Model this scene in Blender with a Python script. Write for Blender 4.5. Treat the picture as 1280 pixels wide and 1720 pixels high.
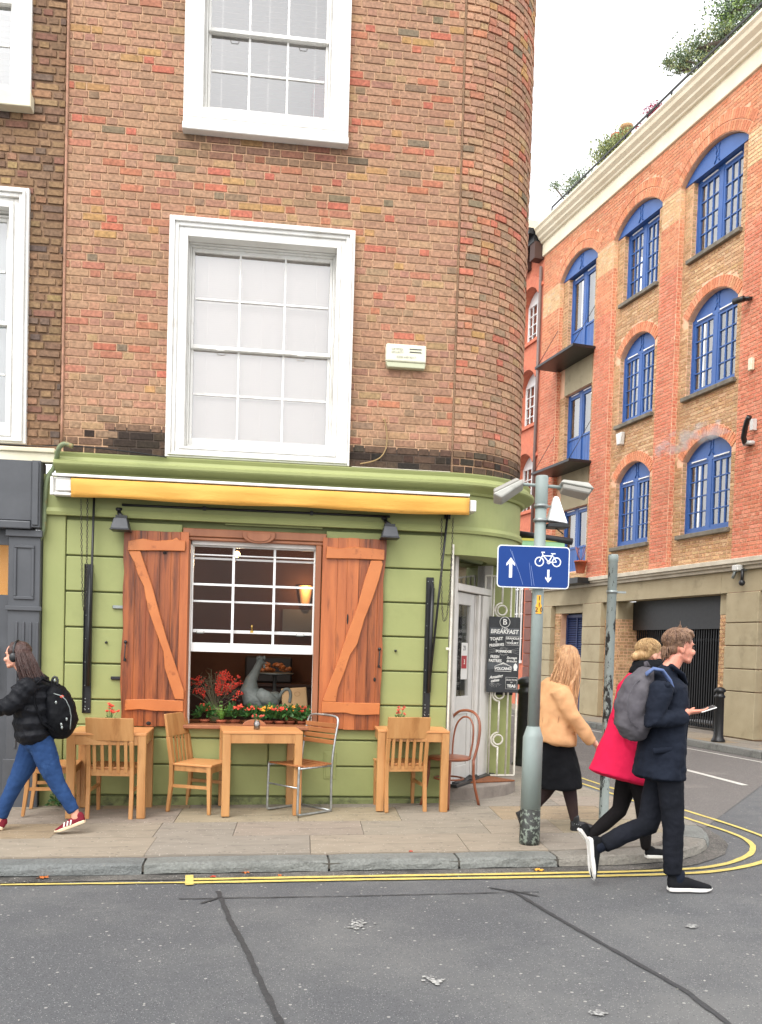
import bpy, math, random
from math import sin, cos, pi, radians, atan2, hypot
from mathutils import Vector, Matrix
random.seed(7)
sc = bpy.context.scene
for o in list(bpy.data.objects): bpy.data.objects.remove(o)
col = sc.collection

# ------------------------------------------------------------------ camera
F, CX, CY = 1500.0, 640.0, 1139.2            # focal length and principal point in pixels of a 1280 x 1720 picture
YAW, PITCH, ROLL = .12319, -.034035, .028974
DIST, EYE = 8.45, 1.62
_f = Vector((sin(YAW) * cos(PITCH), cos(YAW) * cos(PITCH), sin(PITCH)))
_r = Vector((cos(YAW), -sin(YAW), 0)); _u = _r.cross(_f)
_rt = _r * cos(ROLL) + _u * sin(ROLL); _up = -_r * sin(ROLL) + _u * cos(ROLL)
CAM = Vector((0, -DIST, EYE))
cd = bpy.data.cameras.new('camera'); cam = bpy.data.objects.new('camera', cd); col.objects.link(cam)
M = Matrix((_rt, _up, -_f)).transposed().to_4x4(); M.translation = CAM
cam.matrix_world = M
cd.sensor_fit = 'VERTICAL'; cd.sensor_height = 36.0; cd.lens = 36.0 * F / 1720
cd.shift_x = 0.0; cd.shift_y = (CY - 860) / 1720
cd.clip_start = .1; cd.clip_end = 900
sc.camera = cam

# ------------------------------------------------------------------ sky, sun, exposure
w = bpy.data.worlds.new('World'); sc.world = w; w.use_nodes = True
nt = w.node_tree; nt.nodes.clear()
SUN_EL, SUN_AZ = radians(52), radians(215)    # azimuth clockwise from +Y
sky = nt.nodes.new('ShaderNodeTexSky'); sky.sky_type = 'NISHITA'; sky.sun_disc = False
sky.sun_elevation = SUN_EL; sky.sun_rotation = SUN_AZ
sky.air_density = 1.0; sky.dust_density = 6.0; sky.ozone_density = 1.0
hs = nt.nodes.new('ShaderNodeHueSaturation'); hs.inputs['Saturation'].default_value = .10; hs.inputs['Value'].default_value = 4.2
bg = nt.nodes.new('ShaderNodeBackground'); bg.inputs['Strength'].default_value = .15
wo = nt.nodes.new('ShaderNodeOutputWorld')
nt.links.new(sky.outputs[0], hs.inputs['Color']); 
cl = nt.nodes.new('ShaderNodeMix'); cl.data_type = 'RGBA'; cl.inputs[0].default_value = .70; cl.inputs[7].default_value = (15.6, 15.7, 16.0, 1)   # even cloud cover over the clear sky
nt.links.new(hs.outputs[0], cl.inputs[6]); nt.links.new(cl.outputs[2], bg.inputs[0]); nt.links.new(bg.outputs[0], wo.inputs[0])
sd = bpy.data.lights.new('sun', 'SUN'); sd.energy = .7; sd.angle = radians(22); sd.color = (1, .96, .9)
sun = bpy.data.objects.new('sun', sd); col.objects.link(sun)
_sdir = Vector((sin(SUN_AZ) * cos(SUN_EL), cos(SUN_AZ) * cos(SUN_EL), sin(SUN_EL)))
sun.rotation_euler = (-_sdir).to_track_quat('-Z', 'Y').to_euler(); sun.location = (-6, -14, 22)
vs = sc.view_settings; vs.view_transform = 'Standard'; vs.look = 'None'; vs.gamma = 1; vs.use_curve_mapping = False
vs.exposure = -.17
sc.cycles.max_bounces = 7; sc.cycles.transparent_max_bounces = 12; sc.cycles.use_denoising = True

# ------------------------------------------------------------------ picture point -> place
def ray(u, v): return _f + _rt * ((u - CX) / F) - _up * ((v - CY) / F)
def P(u, v, y=0.0):
    d = ray(u, v); return CAM + d * ((y - CAM.y) / d.y)
def lift(x, y=0):                              # the street rises gently to the right, levels out in the side street
    if x < 3: return .014 * max(x, -8)
    return .042 * max(0, 1 - (x - 3) / 3)
PAVE, FP = .08, .12                            # kerb upstand here, and across the side street
def cross(y): return .04 * min(1, max(0, (y + 2.1) / 2.1))     # the pavement falls from the wall to the kerb
def gp(u, v, h=0.0):
    d = ray(u, v); z = 0
    for _ in range(12):
        p = CAM + d * ((z - CAM.z) / d.z); z = lift(p.x, p.y) + h + (cross(p.y) if h >= .05 else 0)
    return p
A2 = .175719
def _g0(u, v, z): d = ray(u, v); return CAM + d * ((z - CAM.z) / d.z)
P0 = _g0(1215, 1237, .12)
NX = Vector((cos(A2), sin(A2), 0)); D2 = Vector((-sin(A2), cos(A2), 0))
def S(u, v, off=0.0):                          # picture point -> (s, z) on the warehouse front, off metres behind its pier faces
    d = ray(u, v); q = P0 + NX * off
    t = ((q - CAM) @ NX if False else (q - CAM).dot(NX)) / d.dot(NX); p = CAM + d * t
    return (p - P0).dot(-D2), p.z

# ------------------------------------------------------------------ objects
def tag(o, label=None, cat=None, group=None, kind=None):
    if label: o['label'] = label
    if cat: o['category'] = cat
    if group: o['group'] = group
    if kind: o['kind'] = kind
    return o
def thing(name, label, cat, loc=(0, 0, 0), rz=0, group=None):
    o = bpy.data.objects.new(name, None); col.objects.link(o)
    o.empty_display_size = .2
    o.location = loc; o.rotation_euler = (0, 0, rz)
    return tag(o, label, cat, group)
def local_mat(o):
    m = Matrix.LocRotScale(o.location, o.rotation_euler, o.scale)
    return (local_mat(o.parent) @ o.matrix_parent_inverse @ m) if o.parent else m
def attach(o, p, world=False):
    o.parent = p
    if world: o.matrix_parent_inverse = local_mat(p).inverted()
def copy_tree(o, parent=None):
    c = o.copy(); col.objects.link(c)
    if parent: c.parent = parent
    for ch in KIDS.get(o.name, []): copy_tree_sub(ch, c)
    return c
KIDS = {}
def copy_tree_sub(o, parent):
    c = o.copy(); col.objects.link(c); c.parent = parent
    for ch in KIDS.get(o.name, []): copy_tree_sub(ch, c)

class MB:
    def __init__(s, M=None):
        s.v = []; s.f = []; s.c = []; s.M = M or Matrix(); s.sm = []
    def add(s, vs_, fs, smooth=False, col_=None):
        b = len(s.v)
        s.v += [tuple(s.M @ Vector(p)) for p in vs_]
        s.f += [tuple(b + i for i in f) for f in fs]
        s.sm += [smooth] * len(fs)
        s.c += [col_] * len(fs)
        return s
    def box(s, x0, x1, y0, y1, z0, z1, T=None, c=None):
        p = [Vector((x, y, z)) for z in (z0, z1) for x, y in ((x0, y0), (x1, y0), (x1, y1), (x0, y1))]
        if T: p = [T @ q for q in p]
        return s.add(p, [(3, 2, 1, 0), (4, 5, 6, 7), (0, 1, 5, 4), (1, 2, 6, 5), (2, 3, 7, 6), (3, 0, 4, 7)], col_=c)
    def bar(s, a, b, w, h=None, up=(0, 0, 1)):   # box beam from a to b
        a, b = Vector(a), Vector(b); h = h or w; t = (b - a); L = t.length; t = t / L
        upv = Vector(up)
        if abs(t.dot(upv)) > .97: upv = Vector((0, 1, 0))
        x = t.cross(upv).normalized(); z = x.cross(t)
        p = [q + x * sx * w / 2 + z * sz * h / 2 for q in (a, b) for sx, sz in ((-1, -1), (1, -1), (1, 1), (-1, 1))]
        return s.add(p, [(0, 1, 2, 3), (7, 6, 5, 4), (0, 4, 5, 1), (1, 5, 6, 2), (2, 6, 7, 3), (3, 7, 4, 0)])
    def prism(s, poly, a, b, axis='y', hole=False):   # 2-D outline extruded along an axis, poly counter-clockwise
        def q(p, t):
            return {'y': (p[0], t, p[1]), 'z': (p[0], p[1], t), 'x': (t, p[0], p[1])}[axis]
        n = len(poly); pts = [q(p, a) for p in poly] + [q(p, b) for p in poly]
        return s.add(pts, [tuple(range(n)), tuple(range(2 * n - 1, n - 1, -1))] + [(i, i + n, (i + 1) % n + n, (i + 1) % n) for i in range(n)])
    def tube(s, pts, r, n=8, closed=False, cap=True, smooth=True):
        pts = [Vector(p) for p in pts]; m = len(pts); rs = r if hasattr(r, '__len__') else [r] * m
        out = []; prev = None
        for i, p in enumerate(pts):
            if closed: t = pts[(i + 1) % m] - pts[i - 1]
            else: t = pts[min(i + 1, m - 1)] - pts[max(i - 1, 0)]
            t.normalize()
            if prev is None:
                a = Vector((0, 0, 1)) if abs(t.z) < .9 else Vector((1, 0, 0)); x = t.cross(a).normalized()
            else: x = (prev - t * prev.dot(t)).normalized()
            prev = x; y = t.cross(x)
            out += [p + (x * cos(2 * pi * k / n) + y * sin(2 * pi * k / n)) * rs[i] for k in range(n)]
        fs = []
        for i in range(m if closed else m - 1):
            j = (i + 1) % m
            fs += [(i * n + k, i * n + (k + 1) % n, j * n + (k + 1) % n, j * n + k) for k in range(n)]
        if cap and not closed: fs += [tuple(range(n - 1, -1, -1)), tuple((m - 1) * n + k for k in range(n))]
        return s.add(out, fs, smooth)
    def lathe(s, prof, n=20, c=(0, 0, 0), smooth=True, cap=True, a0=0, a1=2 * pi):
        c = Vector(c); full = abs(a1 - a0 - 2 * pi) < 1e-6; m = n if full else n + 1
        pts = [c + Vector((r * cos(a0 + (a1 - a0) * k / n), r * sin(a0 + (a1 - a0) * k / n), z)) for r, z in prof for k in range(m)]
        fs = []
        for i in range(len(prof) - 1):
            for k in range(n):
                k2 = (k + 1) % m
                fs.append((i * m + k, i * m + k2, (i + 1) * m + k2, (i + 1) * m + k))
        if cap and full: fs += [tuple(range(m - 1, -1, -1)), tuple((len(prof) - 1) * m + k for k in range(m))]
        return s.add(pts, fs, smooth)
    def ball(s, c, r, n=10, m=7, R=None):
        c = Vector(c); rr = r if hasattr(r, '__len__') else (r, r, r)
        pts = [Vector((0, 0, -1))] + [Vector((cos(2 * pi * k / n) * sin(pi * j / m), sin(2 * pi * k / n) * sin(pi * j / m), -cos(pi * j / m))) for j in range(1, m) for k in range(n)] + [Vector((0, 0, 1))]
        pts = [Vector((p.x * rr[0], p.y * rr[1], p.z * rr[2])) for p in pts]
        if R: pts = [R @ p for p in pts]
        fs = [(0, 1 + (k + 1) % n, 1 + k) for k in range(n)]
        for j in range(m - 2):
            fs += [(1 + j * n + k, 1 + j * n + (k + 1) % n, 1 + (j + 1) * n + (k + 1) % n, 1 + (j + 1) * n + k) for k in range(n)]
        L = len(pts) - 1; fs += [(L, 1 + (m - 2) * n + k, 1 + (m - 2) * n + (k + 1) % n) for k in range(n)]
        return s.add([c + p for p in pts], fs, True)
    def limb(s, pts, rad, side=(0, 1, 0), n=14, round_=.55):
        """closed tapering form with elliptical sections; rad = (across side axis, across the other)"""
        pts = [Vector(p) for p in pts]; rad = [r if hasattr(r, '__len__') else (r, r) for r in rad]
        t0 = (pts[1] - pts[0]).normalized(); t1 = (pts[-1] - pts[-2]).normalized()
        if round_:
            a, b = rad[0], rad[-1]
            e0 = min(a) * round_; e1 = min(b) * round_
            pts = [pts[0] - t0 * e0, pts[0] - t0 * e0 * .7] + pts + [pts[-1] + t1 * e1 * .7, pts[-1] + t1 * e1]
            rad = [(a[0] * .3, a[1] * .3), (a[0] * .75, a[1] * .75)] + rad + [(b[0] * .75, b[1] * .75), (b[0] * .3, b[1] * .3)]
        m = len(pts); out = []
        for i, p in enumerate(pts):
            t = (pts[min(i + 1, m - 1)] - pts[max(i - 1, 0)]).normalized()
            sd_ = Vector(side); x = (sd_ - t * sd_.dot(t)).normalized(); y = t.cross(x)
            out += [p + x * cos(2 * pi * k / n) * rad[i][0] + y * sin(2 * pi * k / n) * rad[i][1] for k in range(n)]
        fs = []
        for i in range(m - 1):
            fs += [(i * n + k, i * n + (k + 1) % n, (i + 1) * n + (k + 1) % n, (i + 1) * n + k) for k in range(n)]
        fs += [tuple(range(n - 1, -1, -1)), tuple((m - 1) * n + k for k in range(n))]
        return s.add(out, fs, True)
    def mesh(s, name, mat):
        me = bpy.data.meshes.new(name); me.from_pydata(s.v, [], s.f)
        me.polygons.foreach_set('use_smooth', s.sm)
        if any(c is not None for c in s.c):
            a = me.color_attributes.new('bc', 'FLOAT_COLOR', 'CORNER')
            buf = []
            for f, c in zip(s.f, s.c):
                c = c or (0, 0, 0)
                buf += [c[0], c[1], c[2], 1.0] * len(f)
            a.data.foreach_set('color', buf)
        me.materials.append(mat); me.update()
        return me
    def islands(s):
        n = len(s.v); p = list(range(n))
        def find(a):
            while p[a] != a: p[a] = p[p[a]]; a = p[a]
            return a
        for f in s.f:
            r = find(f[0])
            for i in f[1:]: p[find(i)] = r
        g = {}
        for k, f in enumerate(s.f): g.setdefault(find(f[0]), []).append(k)
        out = []
        for ks in g.values():
            m = MB(); used = sorted({i for k in ks for i in s.f[k]}); mp = {a: b for b, a in enumerate(used)}
            m.v = [s.v[i] for i in used]; m.f = [tuple(mp[i] for i in s.f[k]) for k in ks]; m.sm = [s.sm[k] for k in ks]; m.c = [s.c[k] for k in ks]; out.append(m)
        return out
    def each(s, name, mat, parent=None, world=False, **k):
        return [m.build(name, mat, parent, world, **k) for m in s.islands()][0]
    def build(s, name, mat, parent=None, world=False, bevel=0, remesh=0, smooth_it=0, seg=1, wrinkle=None):
        o = bpy.data.objects.new(name, s.mesh(name, mat)); col.objects.link(o)
        if parent is not None:
            attach(o, parent, world); KIDS.setdefault(parent.name, []).append(o)
        if remesh:
            m = o.modifiers.new('r', 'REMESH'); m.mode = 'VOXEL'; m.voxel_size = remesh; m.use_smooth_shade = True
            if smooth_it:
                m = o.modifiers.new('s', 'SMOOTH'); m.iterations = smooth_it; m.factor = .5
        if wrinkle:
            t = bpy.data.textures.new('w', 'CLOUDS'); t.noise_scale = wrinkle[0]
            m = o.modifiers.new('d', 'DISPLACE'); m.texture = t; m.strength = wrinkle[1]; m.mid_level = .5; m.texture_coords = 'LOCAL'
        if bevel:
            m = o.modifiers.new('b', 'BEVEL'); m.width = bevel; m.segments = seg; m.limit_method = 'ANGLE'; m.angle_limit = radians(40)
        return o

# ------------------------------------------------------------------ materials
def lin(h):
    h = h.lstrip('#'); c = [int(h[i:i + 2], 16) / 255 for i in (0, 2, 4)]
    return tuple(x / 12.92 if x <= .04045 else ((x + .055) / 1.055) ** 2.4 for x in c)
MATS = {}
def T_(h, k=1.62): return tuple(x / k for x in lin(h))     # paint colour from its look in even daylight
def mat(name, c1, c2=None, rough=.7, scale=8.0, bump=0.0, bscale=None, metal=0.0, stretch=(1, 1, 1), coords='Object', fac=(.35, .65), spec=.5, detail=6.0, c3=None, s3=1.5, f3=(.55, .7), bdist=.01, sheen=0):
    m = bpy.data.materials.new(name); m.use_nodes = True; n = m.node_tree; b = n.nodes['Principled BSDF']; L = n.links
    b.inputs['Roughness'].default_value = rough; b.inputs['Metallic'].default_value = metal
    b.inputs['Specular IOR Level'].default_value = spec
    if sheen: b.inputs['Sheen Weight'].default_value = sheen
    tc = n.nodes.new('ShaderNodeTexCoord'); mp = n.nodes.new('ShaderNodeMapping'); mp.inputs['Scale'].default_value = stretch
    L.new(tc.outputs[coords], mp.inputs[0])
    def noise(sc_, det=detail, rgh=.6):
        k = n.nodes.new('ShaderNodeTexNoise'); k.inputs['Scale'].default_value = sc_; k.inputs['Detail'].default_value = det; k.inputs['Roughness'].default_value = rgh
        L.new(mp.outputs[0], k.inputs[0]); return k
    def ramp(src, lo, hi):
        r = n.nodes.new('ShaderNodeMapRange'); r.inputs[1].default_value = lo; r.inputs[2].default_value = hi; L.new(src, r.inputs[0]); return r.outputs[0]
    def mix(f, a, b_):
        x = n.nodes.new('ShaderNodeMix'); x.data_type = 'RGBA'
        if f is not None: L.new(f, x.inputs[0])
        for i, s_ in ((6, a), (7, b_)):
            if isinstance(s_, tuple): x.inputs[i].default_value = (*s_[:3], 1)
            else: L.new(s_, x.inputs[i])
        return x.outputs[2]
    if c2:
        out = mix(ramp(noise(scale).outputs[0], *fac), c1, c2)
        if c3: out = mix(ramp(noise(s3, 8, .7).outputs[0], *f3), out, c3)
        L.new(out, b.inputs['Base Color'])
    else: b.inputs['Base Color'].default_value = (*c1, 1)
    if bump:
        k = noise(bscale or scale * 4, 5); bp = n.nodes.new('ShaderNodeBump'); bp.inputs['Strength'].default_value = bump; bp.inputs['Distance'].default_value = bdist
        L.new(k.outputs[0], bp.inputs['Height']); L.new(bp.outputs[0], b.inputs['Normal'])
    MATS[name] = m; return m
def glass(name, tint=(1, 1, 1), boost=1.0, rough=.01, base=.05):
    m = bpy.data.materials.new(name); m.use_nodes = True; n = m.node_tree; n.nodes.clear(); L = n.links
    o = n.nodes.new('ShaderNodeOutputMaterial'); t = n.nodes.new('ShaderNodeBsdfTransparent'); t.inputs[0].default_value = (*tint, 1)
    g = n.nodes.new('ShaderNodeBsdfGlossy'); g.inputs['Roughness'].default_value = rough
    fr = n.nodes.new('ShaderNodeFresnel'); fr.inputs[0].default_value = 1.5
    mt = n.nodes.new('ShaderNodeMath'); mt.operation = 'MULTIPLY_ADD'; mt.inputs[1].default_value = boost; mt.inputs[2].default_value = base; mt.use_clamp = True
    mx = n.nodes.new('ShaderNodeMixShader')
    L.new(fr.outputs[0], mt.inputs[0]); L.new(mt.outputs[0], mx.inputs[0]); L.new(t.outputs[0], mx.inputs[1]); L.new(g.outputs[0], mx.inputs[2]); L.new(mx.outputs[0], o.inputs[0])
    return m
def glow(name, c, s):
    m = bpy.data.materials.new(name); m.use_nodes = True; b = m.node_tree.nodes['Principled BSDF']
    b.inputs['Base Color'].default_value = (*c, 1); b.inputs['Emission Color'].default_value = (*c, 1); b.inputs['Emission Strength'].default_value = s
    return m
def brick_mat(name, rough=.88):
    """colour of each brick = mesh attribute 'bc' (joined brickwork) + object colour (single bricks), with grain, soot and relief"""
    m = bpy.data.materials.new(name); m.use_nodes = True; n = m.node_tree; b = n.nodes['Principled BSDF']; L = n.links
    b.inputs['Roughness'].default_value = rough; b.inputs['Specular IOR Level'].default_value = .25
    at = n.nodes.new('ShaderNodeAttribute'); at.attribute_name = 'bc'
    oi = n.nodes.new('ShaderNodeObjectInfo'); ad = n.nodes.new('ShaderNodeVectorMath'); ad.operation = 'ADD'
    L.new(at.outputs['Color'], ad.inputs[0]); L.new(oi.outputs['Color'], ad.inputs[1])
    ge = n.nodes.new('ShaderNodeNewGeometry')
    k = n.nodes.new('ShaderNodeTexNoise'); k.inputs['Scale'].default_value = 38; k.inputs['Detail'].default_value = 7; L.new(ge.outputs['Position'], k.inputs[0])
    r = n.nodes.new('ShaderNodeMapRange'); r.inputs[1].default_value = .3; r.inputs[2].default_value = .7; r.inputs[3].default_value = .68; r.inputs[4].default_value = 1.28; L.new(k.outputs[0], r.inputs[0])
    k3 = n.nodes.new('ShaderNodeTexNoise'); k3.inputs['Scale'].default_value = 1.1; k3.inputs['Detail'].default_value = 6; L.new(ge.outputs['Position'], k3.inputs[0])
    r3 = n.nodes.new('ShaderNodeMapRange'); r3.inputs[1].default_value = .3; r3.inputs[2].default_value = .7; r3.inputs[3].default_value = .90; r3.inputs[4].default_value = 1.10; L.new(k3.outputs[0], r3.inputs[0])
    mm = n.nodes.new('ShaderNodeMath'); mm.operation = 'MULTIPLY'; L.new(r.outputs[0], mm.inputs[0]); L.new(r3.outputs[0], mm.inputs[1])
    sc_ = n.nodes.new('ShaderNodeVectorMath'); sc_.operation = 'SCALE'; L.new(ad.outputs[0], sc_.inputs[0]); L.new(mm.outputs[0], sc_.inputs['Scale'])
    L.new(sc_.outputs[0], b.inputs['Base Color'])
    k2 = n.nodes.new('ShaderNodeTexNoise'); k2.inputs['Scale'].default_value = 90; k2.inputs['Detail'].default_value = 6; L.new(ge.outputs['Position'], k2.inputs[0])
    bp = n.nodes.new('ShaderNodeBump'); bp.inputs['Strength'].default_value = .55; bp.inputs['Distance'].default_value = .006
    L.new(k2.outputs[0], bp.inputs['Height']); L.new(bp.outputs[0], b.inputs['Normal'])
    return m
def text(s, size, mat_, parent, T, name='lettering', depth=.0015, shear=0, bold=0, align='CENTER', width=1.0):
    """flat lettering; T maps the text's own x-right, y-up, z-out frame into the parent's frame"""
    cu = bpy.data.curves.new('t', 'FONT'); cu.body = s; cu.size = size; cu.align_x = align; cu.align_y = 'CENTER'
    cu.extrude = depth; cu.shear = shear; cu.offset = bold; cu.resolution_u = 3
    o = bpy.data.objects.new('t', cu); col.objects.link(o)
    dg = bpy.context.evaluated_depsgraph_get(); me = bpy.data.meshes.new_from_object(o.evaluated_get(dg)); bpy.data.objects.remove(o)
    me.transform(T @ Matrix.Diagonal((width, 1, 1, 1))); me.materials.clear(); me.materials.append(mat_)
    q = bpy.data.objects.new(name, me); col.objects.link(q); attach(q, parent); KIDS.setdefault(parent.name, []).append(q)
    return q

B = brick_mat('brick')
MORTAR = mat('mortar', T_('#f4c8a2', 1.45), T_('#e2b48e', 1.5), .95, 14, .4, 60, coords='Object')
MORTAR_DARK = mat('old mortar', lin('#6e5644'), lin('#93755a'), .95, 5, .6, 50)
MORTAR_PALE = mat('pale mortar', T_('#ffd0ac',1.25), T_('#f8c09a',1.3), .95, 6, .4, 50)
WHITE = mat('white paint', lin('#e9e8e4'), lin('#dcdad4'), .5, 3, .08, 40, c3=lin('#b5ad9f'), s3=3.2, f3=(.56, .8))
WHITE_CLEAN = mat('white gloss paint', lin('#e6e6e4'), None, .35)
GREEN = mat('green masonry paint', T_('#b8be7a'), T_('#b0b874'), .6, 2.2, .18, 22, c3=T_('#a0a868'), s3=1.3, f3=(.52, .8), bdist=.006)
GREEN_DEEP = mat('green joint paint', lin('#6d7248'), lin('#5c623b'), .75, 3)
GREY_PAINT = mat('dark grey shopfront paint', lin('#44464a'), lin('#4c4e52'), .45, 4, .06, 30)
CREAM = mat('cream paint', lin('#e2dcc4'), lin('#d5cdb2'), .6, 3, .1, 30)
BLACK = mat('black paint', lin('#17181a'), lin('#232426'), .4, 12, .1, 60)
BLACK_MATT = mat('black matt', lin('#1a1a1b'), None, .8)
STEEL = mat('galvanised steel', lin('#9aa09d'), lin('#868d8b'), .45, 20, .1, 60, metal=.7)
GLASS = glass('window glass', boost=.28, base=.0)
GLASS_V = glass('top window glass', boost=1.0, base=.22)
GLASS_U = glass('upper window glass', boost=1.0, base=.24)
GLASS_B = glass('street glass', boost=1.6, base=.22)

# ================================================================== GROUND
ASPHALT = mat('asphalt', lin('#626365'), lin('#4d4e50'), .85, 160, .8, 260, c3=lin('#727270'), s3=.55, f3=(.42, .72), bdist=.012, fac=(.38, .62))
def speckle(m, colour, thr, scale, amt=1.0):
    n = m.node_tree; b = n.nodes['Principled BSDF']; L = n.links
    src = b.inputs['Base Color'].links[0].from_socket
    tc = n.nodes.new('ShaderNodeTexCoord'); v = n.nodes.new('ShaderNodeTexVoronoi'); v.inputs['Scale'].default_value = scale; L.new(tc.outputs['Object'], v.inputs[0])
    wn = n.nodes.new('ShaderNodeSeparateColor'); L.new(v.outputs['Color'], wn.inputs[0])
    g = n.nodes.new('ShaderNodeMath'); g.operation = 'GREATER_THAN'; g.inputs[1].default_value = thr; L.new(wn.outputs[0], g.inputs[0])
    d = n.nodes.new('ShaderNodeMath'); d.operation = 'LESS_THAN'; d.inputs[1].default_value = .33; L.new(v.outputs['Distance'], d.inputs[0])
    mu = n.nodes.new('ShaderNodeMath'); mu.operation = 'MULTIPLY'; L.new(g.outputs[0], mu.inputs[0]); L.new(d.outputs[0], mu.inputs[1])
    m2 = n.nodes.new('ShaderNodeMath'); m2.operation = 'MULTIPLY'; m2.inputs[1].default_value = amt; L.new(mu.outputs[0], m2.inputs[0])
    x = n.nodes.new('ShaderNodeMix'); x.data_type = 'RGBA'; L.new(m2.outputs[0], x.inputs[0]); L.new(src, x.inputs[6]); x.inputs[7].default_value = (*colour, 1)
    L.new(x.outputs[2], b.inputs['Base Color'])
speckle(ASPHALT, lin('#b9b9b4'), .80, 120, .42)
speckle(ASPHALT, lin('#2c2d2f'), .84, 75, .5)
speckle(ASPHALT, lin('#c9c6bd'), .975, 40, .5)
ASPHALT_OLD = mat('worn side street asphalt', lin('#77726e'), lin('#5d5956'), .9, 70, .9, 130, c3=lin('#86807a'), s3=.8, bdist=.015)
speckle(ASPHALT_OLD, lin('#b0a89d'), .8, 60, .5)

xs = [-150, -60, -20, -8] + [-8 + .25 * i for i in range(1, 57)] + [7, 8, 12, 30, 80, 150]
ys = [-60, -20, -9] + [-9 + .5 * i for i in range(1, 30)] + [8, 12, 20, 60, 160]
g = MB(); nx_ = len(xs)
g.add([(x, y, lift(x)) for y in ys for x in xs], [(j * nx_ + i, j * nx_ + i + 1, (j + 1) * nx_ + i + 1, (j + 1) * nx_ + i) for j in range(len(ys) - 1) for i in range(nx_ - 1)])
tag(g.build('road', ASPHALT), kind='structure')

# side street surfacing: a sheet 4 mm above the ground sheet
def sheet(pts, h, name, m, kind='structure'):
    b = MB(); b.add([(p[0], p[1], lift(p[0]) + h) for p in pts], [tuple(range(len(pts)))])
    return tag(b.build(name, m), kind=kind)
def strip(line, wid, h, name=None, m=None, jag=0, mb=None):
    b = mb or MB(); L = []; R = []
    for i, p in enumerate(line):
        a = line[max(i - 1, 0)]; c = line[min(i + 1, len(line) - 1)]
        t = Vector((c[0] - a[0], c[1] - a[1])).normalized(); n_ = Vector((-t.y, t.x)); ww = wid / 2
        j1 = random.uniform(-jag, jag); j2 = random.uniform(-jag, jag)
        for k, LR in ((ww + j1, L), (-ww + j2, R)):
            q = (p[0] + n_.x * k, p[1] + n_.y * k); LR.append((q[0], q[1], lift(q[0]) + h))
    m_ = len(line)
    b.add(L + R, [(i, m_ + i, m_ + i + 1, i + 1) for i in range(m_ - 1)])
    return None if mb else tag(b.build(name, m), kind='structure')
def dense(pts, step=.12):
    out = []
    for a, b_ in zip(pts, pts[1:]):
        n_ = max(1, int((Vector(b_[:2]) - Vector(a[:2])).length / step))
        out += [tuple(Vector(a[:2]).lerp(Vector(b_[:2]), k / n_)) for k in range(n_)]
    return out + [tuple(pts[-1][:2])]
def smooth_line(pts, it=2):
    for _ in range(it):
        q = [pts[0]]
        for a, b_ in zip(pts, pts[1:]):
            q += [(a[0] * .75 + b_[0] * .25, a[1] * .75 + b_[1] * .25), (a[0] * .25 + b_[0] * .75, a[1] * .25 + b_[1] * .75)]
        pts = q + [pts[-1]]
    return pts

# kerb face line of the near pavement, corner and side street
KY = -2.13
side0 = gp(1058, 1347)
corner = [(-9, KY - .02), (-2, KY - .02), (0, KY), (2.4, KY + .02), (2.95, KY + .08), (3.35, KY + .3), (3.68, -1.45), (3.86, -1.0), (3.92, -.55)]
ks = Vector((3.92, -.55, 0))
corner += [tuple((ks + Vector((-sin(.16), cos(.16), 0)) * t)[:2]) for t in (.8, 2, 4, 8, 14, 30)]
kerb_line = dense(smooth_line(corner, 2), .1)
def inset(line, d):
    out = []
    for i, p in enumerate(line):
        a = line[max(i - 1, 0)]; c = line[min(i + 1, len(line) - 1)]; t = Vector((c[0] - a[0], c[1] - a[1])).normalized()
        out.append((p[0] - t.y * d, p[1] + t.x * d))
    return out
KW = .215
inner = inset(kerb_line, KW)
STONE = mat('york stone bed', lin('#6f665d'), lin('#5a534c'), .9, 6, .4, 40)
b = MB()
ip = inner
# pavement bed: strips from the kerb's back edge to the building line and beyond
n0 = len(ip)
def wallpt(p):                      # the building side of the bed
    if p[0] < 2.3 and p[1] < 0: return (p[0], .95)
    return (min(p[0], 1.9), max(p[1], .95))
tops = [(p[0], p[1], lift(p[0]) + PAVE + cross(p[1]) - .012) for p in ip] + [(q[0], q[1], lift(q[0]) + PAVE + cross(q[1]) - .012) for q in map(wallpt, ip)]
b.add(tops, [(i, i + 1, n0 + i + 1, n0 + i) for i in range(n0 - 1)])
pavement = tag(b.build('pavement', STONE), kind='structure')

# paving slabs: rows parallel to the kerb, each slab its own flagstone
SLAB_TINTS = ['#c4b8a4', '#cbbca6', '#bbb09f', '#cfbf9f', '#bfb4a4', '#c6b6a4', '#d0b896']
slabm = []
for i, t in enumerate(SLAB_TINTS):
    a_ = T_(t, 2.05); slabm.append(mat('york stone %s' % 'abcdefg'[i], a_, tuple(x * .82 for x in a_), .85, 3.5, .3, 35, c3=tuple(x * .55 for x in a_), s3=5, f3=(.54, .72), stretch=(.8, 3.4, 1), coords='Object'))
from bisect import bisect
for m_ in slabm: speckle(m_, lin('#4a443e'), .90, 28, .45); speckle(m_, lin('#c9c2b6'), .94, 60, .5)
def clip_poly(poly, a, b_):         # keep the side left of a->b
    out = []; 
    def sd(p): return (b_[0] - a[0]) * (p[1] - a[1]) - (b_[1] - a[1]) * (p[0] - a[0])
    for i in range(len(poly)):
        p, q = poly[i - 1], poly[i]; sp, sq = sd(p), sd(q)
        if (sp >= 0) != (sq >= 0):
            t = sp / (sp - sq); out.append((p[0] + (q[0] - p[0]) * t, p[1] + (q[1] - p[1]) * t))
        if sq >= 0: out.append(q)
    return out
rows = [KY + KW + .03, KY + KW + .60, KY + KW + 1.12, KY + KW + 1.72, KY + KW + 2.25, 1.0, 1.6, 2.3, 3.0, 3.8, 4.7, 5.8, 7.0]
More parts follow.
